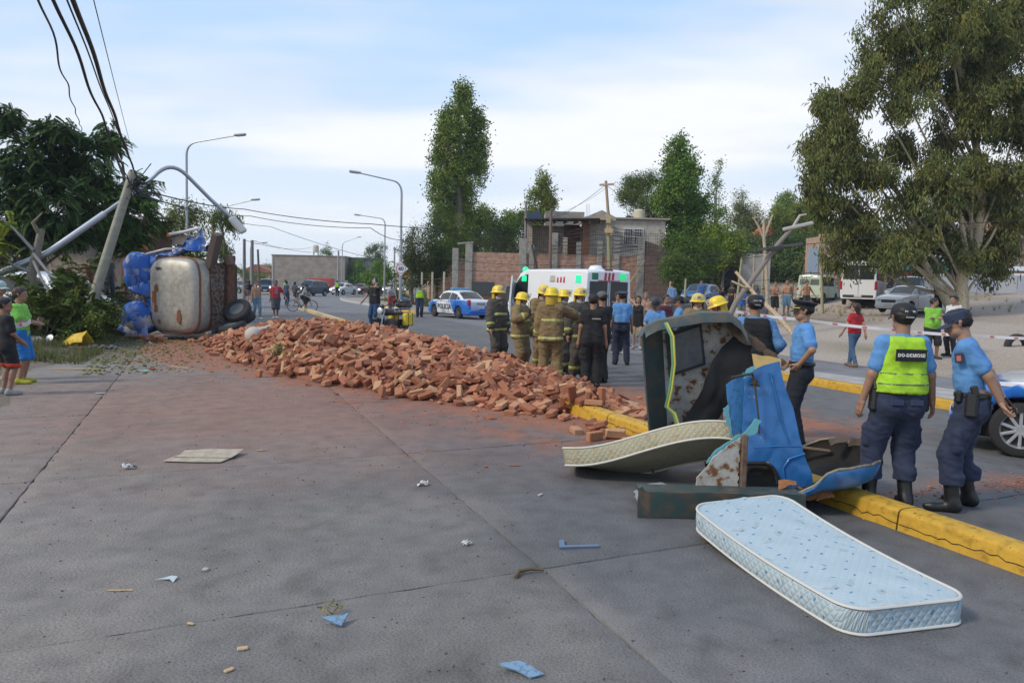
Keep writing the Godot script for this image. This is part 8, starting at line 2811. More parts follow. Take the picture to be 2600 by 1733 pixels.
# torn edge: the outline walked with small random steps
func torn(p: PackedVector2Array, amp: float, sd: int, step := .03) -> PackedVector2Array:
	var r := RandomNumberGenerator.new()
	r.seed = sd
	var o := PackedVector2Array()
	for i in p.size():
		var a := p[i]
		var b := p[(i + 1) % p.size()]
		var n := maxi(1, int(a.distance_to(b) / step))
		for k in n:
			var q := a.lerp(b, k / float(n))
			if k > 0: q += Vector2(r.randfn(0, amp), r.randfn(0, amp))
			o.append(q)
	return o if Geometry2D.triangulate_polygon(o).size() > 0 else p

func build_wrecks() -> void:
	# the torn cab shell
	tx.flake = ntex(15,.007,6, [[.0,.010,.08,.34], [.68,.014,.10,.40], [.70,.50,.44,.36], [1.0,.62,.56,.47]], 512)
	tx.oldgreen = ntex(16,.009,6, [[.0,.030,.075,.072], [.35,.032,.062,.058], [.6,.060,.062,.052], [.78,.12,.085,.058], [1.0,.17,.085,.045]], 512)
	tx.fibre = ntex(17,.011,7, [[.0,.10,.04,.018], [.28,.20,.085,.04], [.34,.30,.25,.19], [.42,.36,.345,.31], [.7,.44,.43,.40], [1.0,.38,.38,.36]], 512)
	var cab := base("torn_cab", vec(0,0,0))
	cab.position = vec(2.0,0,-7.2)
	tag(cab, "torn blue and green lorry cab shell beside the officers", "wreck")
	var O := cab.position
	var green := mat(1,1,1,.5,0, {"tex": tx.oldgreen, "scale": .9, "detail": tx.speck, "dscale": 1.2})
	var fib := mat(1,1,1,.9,0, {"tex": tx.fibre, "scale": 1.3, "detail": tx.speck, "dscale": 4.0})
	tx.paint = ntex(18,.02,7, [[.0,.012,.09,.26], [.3,.020,.135,.37], [.84,.026,.165,.43], [.86,.22,.32,.40], [1.0,.36,.40,.38]], 512)
	var blue := mat(1,1,1,.4,0, {"tex": tx.paint, "scale": .5, "detail": tx.grain, "dscale": 2.0, "coat": .2})
	var blue2 := mat(.05,.20,.44,.5,0, {"tex": tx.wear, "scale": .8})
	var black := mat(.012,.011,.011,.85)
	var brown := mat(.17,.115,.085,.8,0, {"tex": tx.bark, "scale": 1.5})
	var turq := mat(.12,.36,.42,.8)
	var at := func(z: float) -> Transform3D: return Transform3D(Basis(), vec(0,0, z)) * Transform3D(Basis(), -vec(O.x, O.y, O.z))
	# back panel, seen from inside
	var m := MB.new()
	m.prism(torn(v2([1.55,1.42,1.92,1.56,2.22,1.58,2.34,1.50,2.41,1.30,2.30,1.02,2.12,.84,2.02,.60,1.94,.42,1.74,.40,1.66,.45]), .008,3), .03, at.call(-8.2))
	var ap := put("back_panel", m, fib, cab)
	m = MB.new()   # green flange on its left, turned towards the camera
	var fr := []
	for k in 9:
		var q := k / 8.0
		var a := vec(1.30,1.42,-7.8).lerp(vec(1.46,.02,-7.8), q)
		var b := vec(1.57,1.45,-8.18).lerp(vec(1.70,.02,-8.18), q)
		var c := vec(1.36,1.47,-8.0).lerp(vec(1.52,.02,-8.0), q)
		fr.append(pva([a - O, a.lerp(c, .5) - O, c - O, b - O]))
	m.sheet(fr, .015)
	put("side_flange", m, green, cab)
	m = MB.new()   # rolled roof rim
	var rim := []
	for q in [[1.30,1.40,.0], [1.36,1.50,.03], [1.47,1.56,.04], [1.92,1.65,.05], [2.20,1.66,.04], [2.31,1.58,.0], [2.38,1.45,.0]]:
		rim.append(pva([vec(q[0], q[1] - .09,-7.86) - O, vec(q[0], q[1], -7.92) - O, vec(q[0], q[1] + q[2] * .3,-8.05) - O, vec(q[0], q[1] - .02,-8.2) - O]))
	m.sheet(rim, .014)
	put("roof_rim", m, green, cab)
	m = MB.new()
	m.prism(v2([1.60,1.42,1.965,1.55,2.03,1.11,1.66,.97]), .03, at.call(-8.16))
	var wf := put("rear_window", m, mat(.035,.037,.04,.7), cab)
	m = MB.new()
	m.prism(v2([1.635,1.395,1.94,1.505,1.995,1.13,1.685,1.015]), .02, at.call(-8.132))
	put("pane", m, mat(.10,.105,.11,.35,0, {"tex": tx.patch, "scale": 1.5}), wf)
	m = MB.new()
	m.prism(torn(v2([2.20,1.60,2.34,1.53,2.84,1.16,2.76,1.12,2.47,1.33,2.36,1.36,2.20,1.50]), .012,5), .02, at.call(-8.05))
	put("torn_strip", m, brown, cab)
	m = crumple([vec(2.30,1.40,-8.1) - O, vec(2.10,1.16,-7.95) - O, vec(1.98,.93,-7.9) - O, vec(1.74,.60,-7.85) - O, vec(1.72,.42,-7.85) - O], [vec(2.46,1.36,-8.1) - O, vec(2.42,1.0,-8.0) - O, vec(2.36,.86,-7.9) - O, vec(2.15,.62,-7.95) - O, vec(1.98,.38,-7.9) - O], .10,4)
	put("black_lining", m, black, cab)
	m = crumple([vec(2.28,1.0,-8.0) - O, vec(2.26,.6,-7.95) - O, vec(2.24,.05,-7.9) - O], [vec(2.44,1.1,-8.1) - O, vec(2.46,.6,-8.05) - O, vec(2.46,.05,-8.0) - O], .06,9,10)
	put("black_lining", m, black, cab)
	put("grey_pillar", bx(2.12 - O.x, .5 - O.y, -8.1 - O.z, .22,.9,.04,.01,0,0,8), mat(.17,.18,.18,.6), cab)
	put("door_post", bx(2.0 - O.x, .35,-8.0 - O.z, .05,.6,.05,.01,0,0,12), black, cab)
	m = crumple([vec(2.44,1.24,-8.0) - O, vec(2.50,.9,-7.9) - O, vec(2.44,.3,-7.8) - O], [vec(2.72,1.2,-7.9) - O, vec(2.66,.9,-7.8) - O, vec(2.52,.3,-7.7) - O], .06,14,10)
	put("yellow_foam", m, mat(.46,.33,.13,.95,0, {"tex": tx.grain, "scale": 3.0}), cab)
	m = MB.new()   # green and yellow hose
	m.tube([vec(1.52,1.55,-7.8) - O, vec(1.575,1.42,-7.72) - O, vec(1.60,1.15,-7.72) - O, vec(1.58,.9,-7.72) - O, vec(1.55,.72,-7.74) - O, vec(1.62,.66,-7.72) - O, vec(1.68,.5,-7.72) - O, vec(1.69,.3,-7.75) - O], .016,8)
	put("hose", m, mat(.12,.26,.12,.5), cab)
	m = MB.new()
	m.tube([vec(1.537,1.55,-7.792) - O, vec(1.592,1.42,-7.712) - O, vec(1.617,1.15,-7.712) - O, vec(1.597,.9,-7.712) - O, vec(1.567,.72,-7.73) - O, vec(1.637,.66,-7.71) - O, vec(1.697,.5,-7.71) - O, vec(1.707,.3,-7.74) - O], .012,8)
	put("hose", m, mat(.52,.46,.06,.5), cab)
	# blue side panel, leaning back, with its door flap
	m = MB.new()
	var tilt := Transform3D(Basis(Vector3.RIGHT, -.10), vec(0,.06,-6.95) - O)
	m = crumple([tilt * vec(2.42,1.215,0), tilt * vec(2.29,1.17,0), tilt * vec(2.19,1.12,0), tilt * vec(2.10,1.07,0)], [tilt * vec(2.69,.28,0), tilt * vec(2.45,.285,0), tilt * vec(2.25,.285,0), tilt * vec(2.10,.285,0)], .035,77,26)
	var bp := put("blue_panel", m, blue, cab)
	m = crumple([tilt * vec(2.69,.285,0), tilt * vec(2.34,.285,0)], [tilt * vec(2.755,.0,0), tilt * vec(2.46,.0,0)], .035,77,12)
	put("lower_panel", m, blue, bp)
	m = MB.new()
	m.tube([tilt * vec(2.45,.02,.03), tilt * vec(2.42,.16,.03), tilt * vec(2.37,.255,.03), tilt * vec(2.30,.285,.03), tilt * vec(2.10,.28,.03)], .018,8)
	put("window_rubber", m, black, bp)
	m = MB.new()
	m.tube([tilt * vec(2.50,.02,.024), tilt * vec(2.47,.25,.024), tilt * vec(2.52,.33,.024), tilt * vec(2.66,.38,.024)], .010,6)
	m.tube([tilt * vec(2.20,.42,.022), tilt * vec(2.40,.44,.024), tilt * vec(2.64,.45,.024)], .007,6)
	m.tube([tilt * vec(2.34,1.10,.022), tilt * vec(2.44,.70,.024), tilt * vec(2.52,.46,.024)], .007,6)
	put("pressed_rib", m, blue, bp)
	m = MB.new()
	m.prism(torn(v2([1.99,.92,2.16,1.04,2.22,.55,2.06,.45,2.01,.75]), .004,21), .014, tilt * T(0,.06,.10,0,6))
	var fl := put("door_flap", m, blue2, cab)
	m = MB.new()
	m.prism(torn(v2([1.96,.70,2.01,.74,2.06,.45,2.03,.46]), .008,23), .01, tilt * T(0,.06,.11,0,6))
	m.prism(torn(v2([2.09,1.02,2.12,1.11,2.20,1.14,2.14,1.05]), .008,24), .012, tilt * T(0,.02,.05))
	put("torn_edge", m, turq, cab)
	m = MB.new()
	for y in [.98,.62]:
		m.tube([tilt * vec(2.17, y, .06), tilt * vec(2.21, y + .05,.06)], .018,8)
		m.tube([tilt * vec(2.15, y + .02,.07), tilt * vec(2.23, y + .01,.07)], .014,8)
	m.tube([tilt * vec(2.16,1.05,.07), tilt * vec(2.19,.95,.08), tilt * vec(2.22,.7,.08), tilt * vec(2.23,.55,.07)], .009,6)
	m.tube([tilt * vec(1.96,1.05,.14), tilt * vec(2.16,1.09,.08), tilt * vec(2.19,1.0,.08)], .013,6)
	put("hinge", m, mat(.06,.05,.04,.6,.3), cab)
	put("window_pane", bx(2.27 - O.x, .19,-6.99 - O.z, .36,.30,.008,0,0,-6), glass(.02,.022,.024,.75), cab)
	# grey fibre panel and its post
	m = MB.new()
	m.prism(torn(v2([1.61,.28,1.68,.36,1.75,.47,1.86,.56,1.97,.64,1.97,.10,1.61,.10]), .006,31), .02, at.call(-6.62))
	put("fibre_panel", m, fib, cab)
	m = MB.new()
	m.prism(torn(v2([1.70,.40,1.76,.50,1.87,.585,2.02,.68,2.10,.80,2.16,.78,2.10,.66,1.97,.61,1.86,.545]), .009,33), .012, at.call(-6.66))
	put("torn_edge", m, turq, cab)
	put("post", bx(2.005 - O.x, .38,-6.6 - O.z, .05,.58,.05,.008), brown, cab)
	# bottom rail lying on the road
	m = MB.new()
	m.prism(torn(v2([1.07,.005,1.07,.25,1.10,.265,1.13,.225,1.30,.215,1.55,.225,1.92,.225,2.45,.235,2.46,.06,2.44,.015]), .003,41,.05), .02, at.call(-6.35))
	put("bottom_rail", m, green, cab)
	m = MB.new()
	m.prism(v2([1.09,.0,2.44,.0,2.44,.03,1.09,.03]), .25, Transform3D(Basis(), vec(0,.19,-6.48) - O))
	put("rail_ledge", m, green, cab)
	m = crumple([vec(1.15,.06,-6.55) - O, vec(1.4,.10,-6.6) - O, vec(1.62,.08,-6.6) - O], [vec(1.15,.04,-6.9) - O, vec(1.4,.16,-6.95) - O, vec(1.62,.10,-6.9) - O], .10,51,12)
	put("crumpled_sheet", m, mat(.28,.28,.28,.5,.3), cab)
	# the blue roof dish, upside down over the divider
	var rimp := [[1.95,-6.95], [2.15,-6.62], [2.45,-6.44], [2.75,-6.42], [3.05,-6.58], [3.30,-6.86], [3.43,-7.2], [3.40,-7.6], [3.20,-7.95], [2.85,-8.1], [2.45,-8.05], [2.1,-7.75]]
	var outr := []
	var innr := []
	for lv in 6:
		var k: float = [.62,.86,.95,.985,1.0,.985][lv]
		var y: float = [.0,.015,.06,.13,.19,.205][lv]
		var ro := PackedVector3Array()
		var ri := PackedVector3Array()
		for i in 36:
			var t := i / 36.0 * rimp.size()
			var i0 := int(t)
			var w := t - i0
			var p0 := Vector2(rimp[(i0 + rimp.size() - 1) % rimp.size()][0], rimp[(i0 + rimp.size() - 1) % rimp.size()][1])
			var p1 := Vector2(rimp[i0][0], rimp[i0][1])
			var p2 := Vector2(rimp[(i0 + 1) % rimp.size()][0], rimp[(i0 + 1) % rimp.size()][1])
			var p3 := Vector2(rimp[(i0 + 2) % rimp.size()][0], rimp[(i0 + 2) % rimp.size()][1])
			var p := p1.cubic_interpolate(p2, p0, p3, w)
			var c := Vector2(2.7,-7.25)
			var e := c + (p - c) * k
			var e2 := c + (p - c) * (k - .02)
			var up := .015 + .19 * smoothstep(2.55,3.0, e.x + .4 * (e.y + 7.25))
			var jag := (lay.get_noise_2d(i * 3.0,5.0) * .05 if lv == 5 else .0) - (.10 if lv >= 4 and p.x < 2.55 and p.y > -7.2 else .0)
			ro.append(vec(e.x, y + up + jag, e.y) - O)
			ri.append(vec(e2.x, y + up + jag + .004, e2.y) - O)
		outr.append(ro)
		innr.append(ri)
	m = MB.new()
	m.loft(outr, true, true, false)
	put("roof_dish", m, mat(.035,.19,.46,.35,0, {"tex": tx.wear, "scale": .4, "coat": .3}), cab)
	m = MB.new()
	m.loft(innr, true, false, false)
	m.poly(Array(innr[0]), vec(.7,-5,0))
	put("dish_lining", m, mat(.03,.026,.022,.9,0, {"tex": tx.fibre, "scale": 1.0}), cab)
	m = MB.new()
	var lip := []
	for q in outr[5]: lip.append(q + vec(0,.006,0))
	lip.append(lip[0])
	m.tube(lip, .013,6, false)
	put("dish_lip", m, mat(.30,.27,.22,.7,0, {"tex": tx.bark, "scale": 2.0}), cab)
	for s in [[2.40,-6.52,.16,3], [2.55,-6.48,.13,7], [2.68,-6.50,.10,11], [3.32,-7.35,.40,17], [3.40,-7.15,.38,19], [3.25,-7.5,.36,23]]:
		m = crumple([vec(s[0] - .10, s[2] + .03, s[1] - .03) - O, vec(s[0] + .08, s[2] + .07, s[1] - .06) - O], [vec(s[0] - .07, s[2] + .12, s[1] - .12) - O, vec(s[0] + .10, s[2] + .10, s[1] - .10) - O], .10, s[3], 7)
		put("torn_lining", m, mat(.33,.14,.055,.95,0, {"tex": tx.bark, "scale": 4.0}) if s[3] < 15 else mat(.10,.07,.05,.9), cab)
	put("loose_strip", bx(2.75 - O.x, .33,-7.9 - O.z, 1.0,.03,.06,.01,-16,0,-3), brown, cab)
	# mattresses
	var white_pipe := mat(.52,.51,.47,.85)
	mattress("pale blue leaf-printed mattress lying flat on the concrete in front", func(u: float) -> Array:
		var d := vec(.275,0,.961)
		var c := vec(1.80,0,-6.02) + d * (u * 1.80)
		var lift := .10 * pow(1.0 - u, 2.2)
		c.y = .085 + lift - .012 * sin(u * PI)
		var up := (Vector3.UP + d * (-.12 * (1.0 - u))).normalized()
		return [c, vec(.961,.05 * (1.0 - u), -.275).normalized(), up], .84,.146, tx.flower, white_pipe, Color(.79,.81,.82), Color(.79,.81,.82))
	mattress("dirty cream flowered mattress propped against the torn cab", func(u: float) -> Array:
		var x := .52 + 1.62 * u
		var y := .10 + .45 * smoothstep(.08,1.0, u) + .06 * sin(u * PI)
		var z := -7.62 + .42 * u
		var tl := lerpf(.35,.75, smoothstep(.0,.5, u)) * .75
		var side := vec(-.15, sin(tl), cos(tl)).normalized()
		var dirn := vec(1.62,.40,.42).normalized()
		var up := side.cross(dirn).normalized()
		side = dirn.cross(up).normalized()
		return [vec(x, y + .02, z) - side * .30 + vec(0,.16 * (1.0 - u) * .6,0), side, up if up.y > 0 else -up], .66,.17, tx.flower2, mat(.60,.58,.50,.8), Color(.86,.85,.80), Color(.86,.85,.80))
	build_lorry()

func build_lorry() -> void:
	var lor := base("overturned_lorry", vec(-10.0,.10,-23.0), -.30)
	tag(lor, "overturned lorry with silver tank and crumpled blue cab on its side", "lorry")
	var silver := mat(.46,.43,.37,.5,.30, {"tex": tx.patch, "scale": .8, "detail": tx.grain, "dscale": 1.5})
	var rust := mat(1,1,1,.9,0, {"tex": tx.rust, "scale": 1.5})
	var rusty := mat(.22,.085,.035,.95,0, {"tex": tx.grain, "scale": 2.0})
	var flake := mat(1,1,1,.5,0, {"tex": tx.flake, "scale": .25})
	var dk := mat(.025,.022,.02,.85)
	var ring := func(k: float, z: float, hw := .86, hh := 1.13, cr := .36) -> PackedVector3Array:
		var o := PackedVector3Array()
		for i in 40:
			var a := TAU * i / 40.0
			var e := 4.2
			var x: float = signf(cos(a)) * pow(absf(cos(a)), 2.0 / e) * hw * k
			var y: float = signf(sin(a)) * pow(absf(sin(a)), 2.0 / e) * hh * lerpf(k, 1.0,.0)
			var w := vec(x, 1.22 + y, z)
			var dent := lay.get_noise_3d(x * 1.6, y * 1.6, z * 1.6 + 4.0) * .05
			o.append(w + vec(0,0, dent) + vec(x, y, 0) * dent * .25)
		return o
	var m := MB.new()
	m.loft([ring.call(.30,.085), ring.call(.55,.08), ring.call(.75,.06), ring.call(.88,.02), ring.call(.955,-.05), ring.call(.99,-.16), ring.call(1.0,-.30), ring.call(1.0,-.62)], true, true, false)
	put("tank", m, silver, lor)
	m = MB.new()
	m.loft([ring.call(1.0,-.64), ring.call(.985,-.8), ring.call(.99,-.95), ring.call(.96,-1.15)], true, false, true)
	put("tank", m, silver, lor)
	for z in [-.17,-.63]:
		m = MB.new()
		m.loft([ring.call(1.004, z + .035), ring.call(1.025, z + .02), ring.call(1.025, z - .02), ring.call(1.004, z - .035)], true, false, false)
		put("seam", m, rusty, lor)
	for s in [[-.60,1.12,.20,.55,3], [-.52,.80,.16,.26,5], [-.50,1.42,.16,.24,8], [-.46,1.98,.06,.06,2], [-.40,.45,.10,.12,6], [.30,.62,.14,.4,9]]:   # patches of rust scale
		m = MB.new()
		var pr := PackedVector2Array()
		for i in 18: pr.append(Vector2(cos(TAU * i / 18.0) * s[2] * .5, sin(TAU * i / 18.0) * s[3] * .5) * (1.0 + .35 * lay.get_noise_2d(i * 7.0, s[4])))
		m.prism(pr, .03, T(s[0], s[1], .082 - maxf(.0, absf(s[0]) - .45) * .22,0,-8.0 if s[0] < 0 else 6.0))
		put("rust_scale", m, rusty, lor)
	put("tank_tap", bx(-.42,2.02,.10,.16,.04,.05,.01), mat(.05,.04,.035,.7), lor)
	# crumpled cab on the left
	m = crumple([vec(-1.62,2.05,-.2), vec(-1.25,2.42,-.1), vec(-.78,2.50,-.3)], [vec(-1.40,1.40,.10), vec(-1.0,1.22,.16), vec(-.76,1.15,.0)], .22,12)
	put("cab_panel", m, flake, lor)
	m = crumple([vec(-1.62,2.05,-.2), vec(-1.75,1.7,-.5), vec(-1.6,1.3,-.5)], [vec(-1.25,2.42,-.1), vec(-1.2,1.8,.12), vec(-1.15,1.25,.15)], .15,19)
	put("cab_panel", m, flake, lor)
	m = crumple([vec(-1.25,.95,.05), vec(-1.0,1.0,.1), vec(-.72,1.08,.0)], [vec(-1.72,.14,.25), vec(-1.2,.06,.35), vec(-.72,.06,.2)], .14,27)
	put("cab_panel", m, flake, lor)
	m = crumple([vec(-1.3,1.25,.0), vec(-.9,1.2,.1)], [vec(-1.25,.9,.05), vec(-.8,.95,.1)], .2,31)
	put("torn_metal", m, mat(.32,.28,.23,.7,.2, {"tex": tx.rust, "scale": 1.0}), lor)
	for b in [[vec(-1.30,1.88,-.15), vec(.46,.62,.42)], [vec(-1.22,.55,.02), vec(.52,.50,.40)]]:
		m = MB.new()
		m.ball(Vector3.ZERO, Vector3.ONE, 30)
		for i in m.v.size():
			var q: Vector3 = m.v[i] * b[1]
			m.v[i] = b[0] + q * (1.0 + .34 * lay.get_noise_3d(q.x * 2.4 + b[0].y, q.y * 2.4, q.z * 2.4))
		put("cab_wing", m, flake, lor)
	m = crumple([vec(-1.9,1.75,-.6), vec(-1.6,1.7,-.4)], [vec(-2.0,1.0,-.5), vec(-1.5,.95,-.2)], .25,37)
	put("torn_metal", m, mat(.14,.13,.12,.6,.3), lor)
	# crumpled roof pieces on top
	m = crumple([vec(-.95,2.40,-.5), vec(-.2,2.55,-.3), vec(.62,2.60,-.5)], [vec(-.85,2.30,-1.2), vec(-.1,2.55,-1.3), vec(.70,2.75,-1.2)], .22,43)
	put("roof_piece", m, flake, lor)
	m = crumple([vec(-.35,3.02,-.6), vec(.2,3.05,-.5), vec(.62,3.18,-.6)], [vec(-.30,2.62,-.4), vec(.2,2.55,-.3), vec(.70,2.50,-.5)], .20,47)
	put("roof_piece", m, flake, lor)
	m = crumple([vec(-.36,3.00,-.45), vec(.3,3.04,-.4)], [vec(-.34,2.68,-.35), vec(.15,2.72,-.25)], .08,53,10)
	put("torn_metal", m, mat(.10,.085,.075,.85), lor)
	m = MB.new()
	m.tube([vec(-.42,3.02,-.4), vec(.1,3.10,-.4), vec(.55,3.22,-.5)], .05,8)
	put("bar", m, mat(.60,.58,.56,.5), lor)
	m = MB.new()
	m.tube([vec(-1.1,2.42,-.2), vec(-.5,2.58,-.3), vec(.0,2.62,-.4)], .035,7)
	put("bar", m, mat(.55,.54,.52,.5), lor)
	put("bar_end", bx(-.45,3.0,-.4,.09,.13,.10,.02), mat(.45,.07,.03,.7), lor)
	# chassis and load bed standing on edge to the right
	put("bed_wall", bx(1.03,1.25,-1.25,.14,2.4,.34,.02,0,0,-2), mat(.15,.075,.05,.95,0, {"tex": tx.bark, "scale": .8}), lor)
	put("bed_beam", bx(.98,2.55,-.6,.22,1.1,.3,.02,0,10,-22), mat(.10,.075,.065,.9), lor)
	put("bed_beam", bx(1.22,2.30,-1.0,.16,.34,.3,.03,10,0,20), mat(.13,.08,.06,.9), lor)
	m = crumple([vec(.90,2.2,-.6), vec(.92,1.2,-.55), vec(.90,.1,-.6)], [vec(1.02,2.2,-1.0), vec(1.06,1.2,-.95), vec(1.10,.1,-.9)], .06,59)
	put("torn_metal", m, mat(.30,.28,.25,.6,.4, {"tex": tx.rust, "scale": .8}), lor)
	for t in [[1.50,.34,-.75,20.0,.5], [1.52,.80,-1.0,48.0,.5], [1.30,.55,-1.5,20.0,.48]]:
		var w := Node3D.new()
		w.name = "wheel"
		lor.add_child(w, true)
		w.position = vec(t[0], t[1], t[2])
		w.rotation_degrees = vec(t[3], 20,12)
		w.scale = Vector3.ONE * .82
		m = MB.new()
		m.lathe(Transform3D(), [Vector2(.27,-.14), Vector2(.44,-.14), Vector2(.49,-.09), Vector2(.50,.0), Vector2(.49,.09), Vector2(.44,.14), Vector2(.27,.14)], 24, false)
		put("tyre", m, mat(.022,.022,.024,.85), w)
		m = MB.new()
		m.lathe(Transform3D(), [Vector2(.27,-.12), Vector2(.24,-.05), Vector2(.1,.0), Vector2(.24,.05), Vector2(.27,.12)], 20)
		put("rim", m, mat(.12,.12,.12,.7,.2), w)
	# underside and exhaust in the dark to the left
	for t in [[vec(-2.1,.95,.2), vec(-1.5,.55,-.3), .17], [vec(-2.3,.6,.1), vec(-1.4,.35,-.2), .13], [vec(-1.9,1.3,-.6), vec(-1.7,.3,-.6), .12], [vec(-2.4,1.9,-.9), vec(-1.3,2.5,-1.2), .06]]:
		m = MB.new()
		m.tube([t[0], t[1]], t[2], 14)
		put("pipe", m, dk, lor)
	put("gearbox", bx(-1.75,.6,-.7,.9,1.1,.8,.08,10,8), dk, lor)
	put("chassis", bx(-.9,1.2,-2.4,2.2,2.0,.8,.05), mat(.05,.04,.035,.9), lor)
	var cr := base("crate", vec(-8.35,0,-22.9), .2)
	tag(cr, "black plastic crate in front of the lorry wheels", "crate")
	for s in [-1,1]:
		put("side", bx(s * .23,.16,0,.02,.30,.34,.004), mat(.015,.015,.016,.6), cr)
		put("side", bx(0,.16, s * .17,.44,.30,.02,.004), mat(.015,.015,.016,.6), cr)
	put("bottom", bx(0,.015,0,.44,.02,.32), mat(.015,.015,.016,.6), cr)

# ------------------------------------------------------------------ small things on the ground
func scrap(called: String, label: String, category: String, p: PackedVector2Array, at: Vector3, rot: Vector3, th: float, material: Material, amp := .0) -> MeshInstance3D:
	var m := MB.new()
	m.prism(torn(p, amp, label.hash(), .04) if amp > 0 else p, th, Transform3D(Basis(), Vector3.ZERO))
	var o := put(called, m, material)
	o.position = at
	o.rotation_degrees = rot
	tag(o, label, category)
	return o

func build_litter() -> void:
	var card := mat(.44,.38,.29,.9,0, {"tex": tx.patch, "scale": 1.2, "detail": tx.grain, "dscale": 2.0})
	var cb := base("cardboard", vec(-3.2,0,-8.15))
	tag(cb, "flattened cardboard box lying alone on the concrete", "cardboard")
	var m := MB.new()
	m.sheet([pva([vec(-.28,.03,-.14), vec(.0,.05,-.16), vec(.33,.045,-.20)]), pva([vec(-.27,.02,.02), vec(.0,.028,.02), vec(.32,.03,-.01)]), pva([vec(-.29,.022,.13), vec(.02,.018,.11), vec(.30,.02,.10)])], -.006)
	put("flap", m, card, cb)
	m = MB.new()
	m.sheet([pva([vec(-.31,.012,.08), vec(.0,.012,.08), vec(.29,.012,.06)]), pva([vec(-.33,.010,.28), vec(.0,.010,.28), vec(.25,.010,.26)])], -.006)
	put("flap", m, card, cb)
	var bl := mat(.17,.28,.40,.6,0, {"tex": tx.wear, "scale": 2.0})
	scrap("paint_flake", "triangular blue fibreglass shard near the bottom edge left of centre", "shard", v2([-.07,.04,.08,.035,.015,-.05]), vec(-.93,.03,-4.19), vec(-70,20,8), .012, bl, .006)
	scrap("paint_flake", "blue paint shard cut off nearest the bottom edge", "shard", v2([-.10,.05,.01,.06,.11,-.04,.04,-.06]), vec(.08,.022,-3.70), vec(-76,10,0), .008, bl, .006)
	scrap("metal_bracket", "small blue angle bracket in front of the torn cab", "bracket", v2([-.10,.08,-.06,.09,-.09,-.03,.16,-.05,.16,-.085,-.14,-.06]), vec(.5,.012,-5.62), vec(-88,14,0), .014, mat(.09,.15,.23,.5))
	m = MB.new()
	m.tube([vec(-.08,.012,.06), vec(-.06,.02,-.02), vec(.02,.025,-.06), vec(.11,.015,-.07)], [.012,.016,.013,.007], 7)
	var st := put("stick", m, mat(.12,.08,.045,.9))
	st.position = vec(.14,0,-5.0)
	tag(st, "short bent brown stick on the concrete joint", "stick")
	for q in [[-.29,-5.56, "small crumpled white paper near the slab joint", .045], [-.80,-7.21, "crumpled white paper cup on the concrete", .07], [-3.73,-7.56, "crushed white wrapper left of the cardboard", .08], [-9.98,-21.5, "white plastic cup lump in front of the lorry", .10]]:
		m = crumple([vec(-1,.2,-.6), vec(0,.8,-.5), vec(1,.2,-.6)], [vec(-1,.1,.6), vec(0,.5,.7), vec(1,.15,.5)], 1.1, int(q[3] * 1000), 9)
		var o := put("paper_scrap", m, mat(.55,.53,.50,.8))
		o.scale = Vector3.ONE * q[3] * .65
		o.position = vec(q[0], .012, q[1])
		tag(o, q[2], "litter", "crumpled scraps")
	for q in [[-2.32,-4.59,.15,.012,5, "thin wooden splinter lying across the slab joint", "(w)"], [-1.34,-3.88,.055,.03,20, "pale wood chip near the bottom edge", "(w)"], [-1.33,-3.66,.05,.025,50, "curled pale chip lowest on the concrete", "(w)"], [-1.72,-4.16,.045,.02,-20, "pale chip left of the triangular shard", "(w)"], [-2.73,-8.52,.12,.02,35, "short pale splinter right of the cardboard", "(w)"], [-6.5,-12.31,.14,.05,10, "grey chip on the joint near the boys", "(g)"], [-1.95,-4.95,.04,.035,0, "small grey stone chip above the splinter", "(g)"], [.06,-8.09,.13,.02,6, "small dark red stick on the concrete before the heap", "(r)"], [-.24,-8.0,.04,.03,0, "orange chip beside the dark red stick", "(r)"], [.29,-6.96,.06,.03,60, "white chip in front of the cream mattress", "(g)"], [-8.6,-15.4,.9,.05,8, "weathered plank lying behind the boys' feet", "(w)"], [-7.2,-15.6,.12,.10,30, "brick fragment alone near the boys", "(r)"], [-6.9,-16.2,.55,.03,-30, "thin branch piece lying before the lorry", "(w)"]]:
		m = MB.new()
		m.box(Transform3D(), vec(q[2], maxf(q[3] * .5,.008), q[3]), .004)
		m.box(T(q[2] * .2,.002, q[3] * .2,0,12), vec(q[2] * .5, maxf(q[3] * .4,.008), q[3] * .8), .004)
		var o := put("chip", m, {"(w)": mat(.46,.33,.19,.9), "(g)": mat(.36,.35,.33,.9), "(r)": mat(.32,.11,.06,.9)}[q[6]])
		o.position = vec(q[0], maxf(q[3] * .25,.005), q[1])
		o.rotation_degrees.y = q[4]
		tag(o, q[5], "litter", "chips and splinters on the concrete")
	scrap("paper_scrap", "pale blue torn paper below the slab joint", "litter", v2([-.07,.0,.02,.04,.06,.03,.05,-.04,.02,.0]), vec(-2.12,.012,-4.76), vec(-80,10,0), .004, mat(.42,.48,.52,.8), .004)
	scrap("cloth_scrap", "turquoise cloth scrap at the foot of the brick heap", "cloth", v2([-.22,.0,-.05,.12,.2,.05,.25,-.05,.0,-.08]), vec(-6.35,.05,-17.9), vec(-60,10,5), .02, mat(.16,.46,.42,.8), .01)
	scrap("cloth_scrap", "flat turquoise scrap on the road before the lorry", "cloth", v2([-.12,.0,.0,.06,.15,.02,.05,-.06]), vec(-7.25,.012,-15.4), vec(-87,0,0), .008, mat(.22,.50,.46,.8), .008)
	plant("sprig", "tiny yellow-green sprig standing above the triangular shard", "plant", vec(-.99,.0,-4.34), [vec(.01,.09,0), vec(.03,.06,.01)], "fine", 2, Color(.25,.26,.03), .12)
	# yellow bag, stone and rubbish beside the boys
	m = MB.new()
	var bag := crumple([vec(-.30,.06,.05), vec(-.05,.26,.1), vec(.28,.34,.0)], [vec(-.34,.0,.30), vec(.0,.04,.38), vec(.30,.10,.25)], .10,5,12)
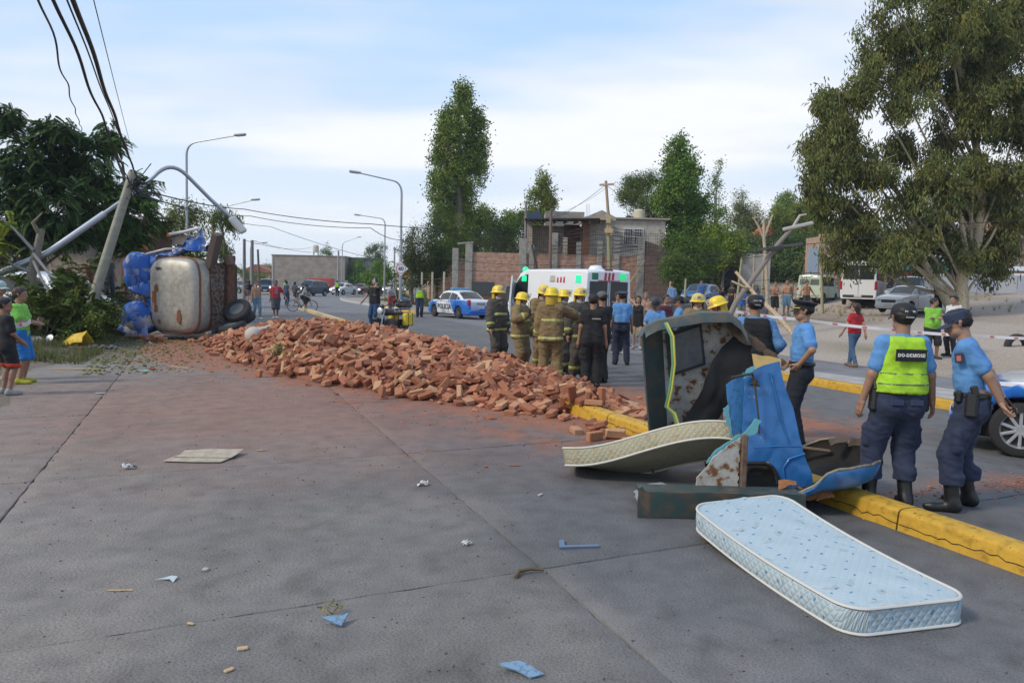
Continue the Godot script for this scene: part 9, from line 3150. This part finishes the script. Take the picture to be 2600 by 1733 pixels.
	var yb := base("yellow_bag", vec(-11.15,.07,-19.95))
	tag(yb, "crumpled yellow bag on bricks beside the torn branches", "bag")
	var ym := mat(.60,.38,.015,.5)
	put("front", bag, ym, yb)
	put("back", crumple([vec(-.30,.06,.05), vec(-.05,.26,.1), vec(.28,.34,.0)], [vec(-.25,.0,-.15), vec(.0,.03,-.2), vec(.33,.05,-.15)], .08,8,12), ym, yb)
	var rk := MB.new()
	rk.ball(Vector3.ZERO, vec(.30,.18,.2), 12)
	for i in rk.v.size(): rk.v[i] += rk.v[i].normalized() * lay.get_noise_3d(rk.v[i].x * 9, rk.v[i].y * 9, rk.v[i].z * 9) * .12
	var ro := put("stone", rk, mat(.36,.30,.25,.95,0, {"tex": tx.grain, "scale": 2.0}))
	ro.position = vec(-12.0,.12,-19.6)
	tag(ro, "pale broken stone left of the yellow bag", "stone")
	var pl := MB.new()
	pl.lathe(T(0,0,0,60,0,10), [Vector2(.0,-.01), Vector2(.09,.0), Vector2(.105,.012)], 20)
	var po := put("plate", pl, mat(.62,.64,.66,.3))
	po.position = vec(-11.85,.22,-20.0)
	tag(po, "round white plate propped behind the pale stone", "plate")
	var gp := MB.new()
	for i in 9: gp.ball(vec(-.3 + i * .075,.05 + .03 * sin(i * 2.0), .06 * cos(i * 1.7)), vec(.07,.05,.06), 7)
	var go := put("debris_lump", gp, mat(.14,.13,.13,.9))
	go.position = vec(-10.3,.0,-19.7)
	tag(go, "dark lump of debris right of the yellow bag", "debris")
	# half-buried tyre and painted stones on the dirt
	var ty := MB.new()
	ty.lathe(T(0,0,0,90), [Vector2(.22,-.10), Vector2(.34,-.10), Vector2(.38,-.04), Vector2(.38,.04), Vector2(.34,.10), Vector2(.22,.10), Vector2(.22,-.10)], 26, false)
	var to := put("half_tyre", ty, mat(.03,.03,.032,.9))
	to.position = vec(15.5, land(15.5,-24) - .04,-24)
	tag(to, "old tyre half buried upright in the dirt", "tyre")
	# bags and cloth heap behind the officers
	m = MB.new()
	for i in 8: m.ball(vec(-.4 + i * .12,.2 + .12 * sin(i * 1.9), .1 * cos(i * 2.3)), vec(.22,.2,.2), 8)
	var hb := put("cloth_heap", m, mat(.40,.36,.31,.95,0, {"tex": tx.patch, "scale": 2.0}))
	hb.position = vec(4.9,0,-22.5)
	tag(hb, "heap of pale sacks behind the two officers", "sacks")
	m = MB.new()
	for i in 5: m.ball(vec(-.5 + i * .24,.12,.12 * sin(i * 2.0)), vec(.3,.12,.24), 9)
	var wb := put("rubbish_heap", m, mat(.62,.62,.60,.8))
	wb.position = W(44.0,6.3,.0)
	tag(wb, "white rubbish bags spread along the far kerb", "rubbish")
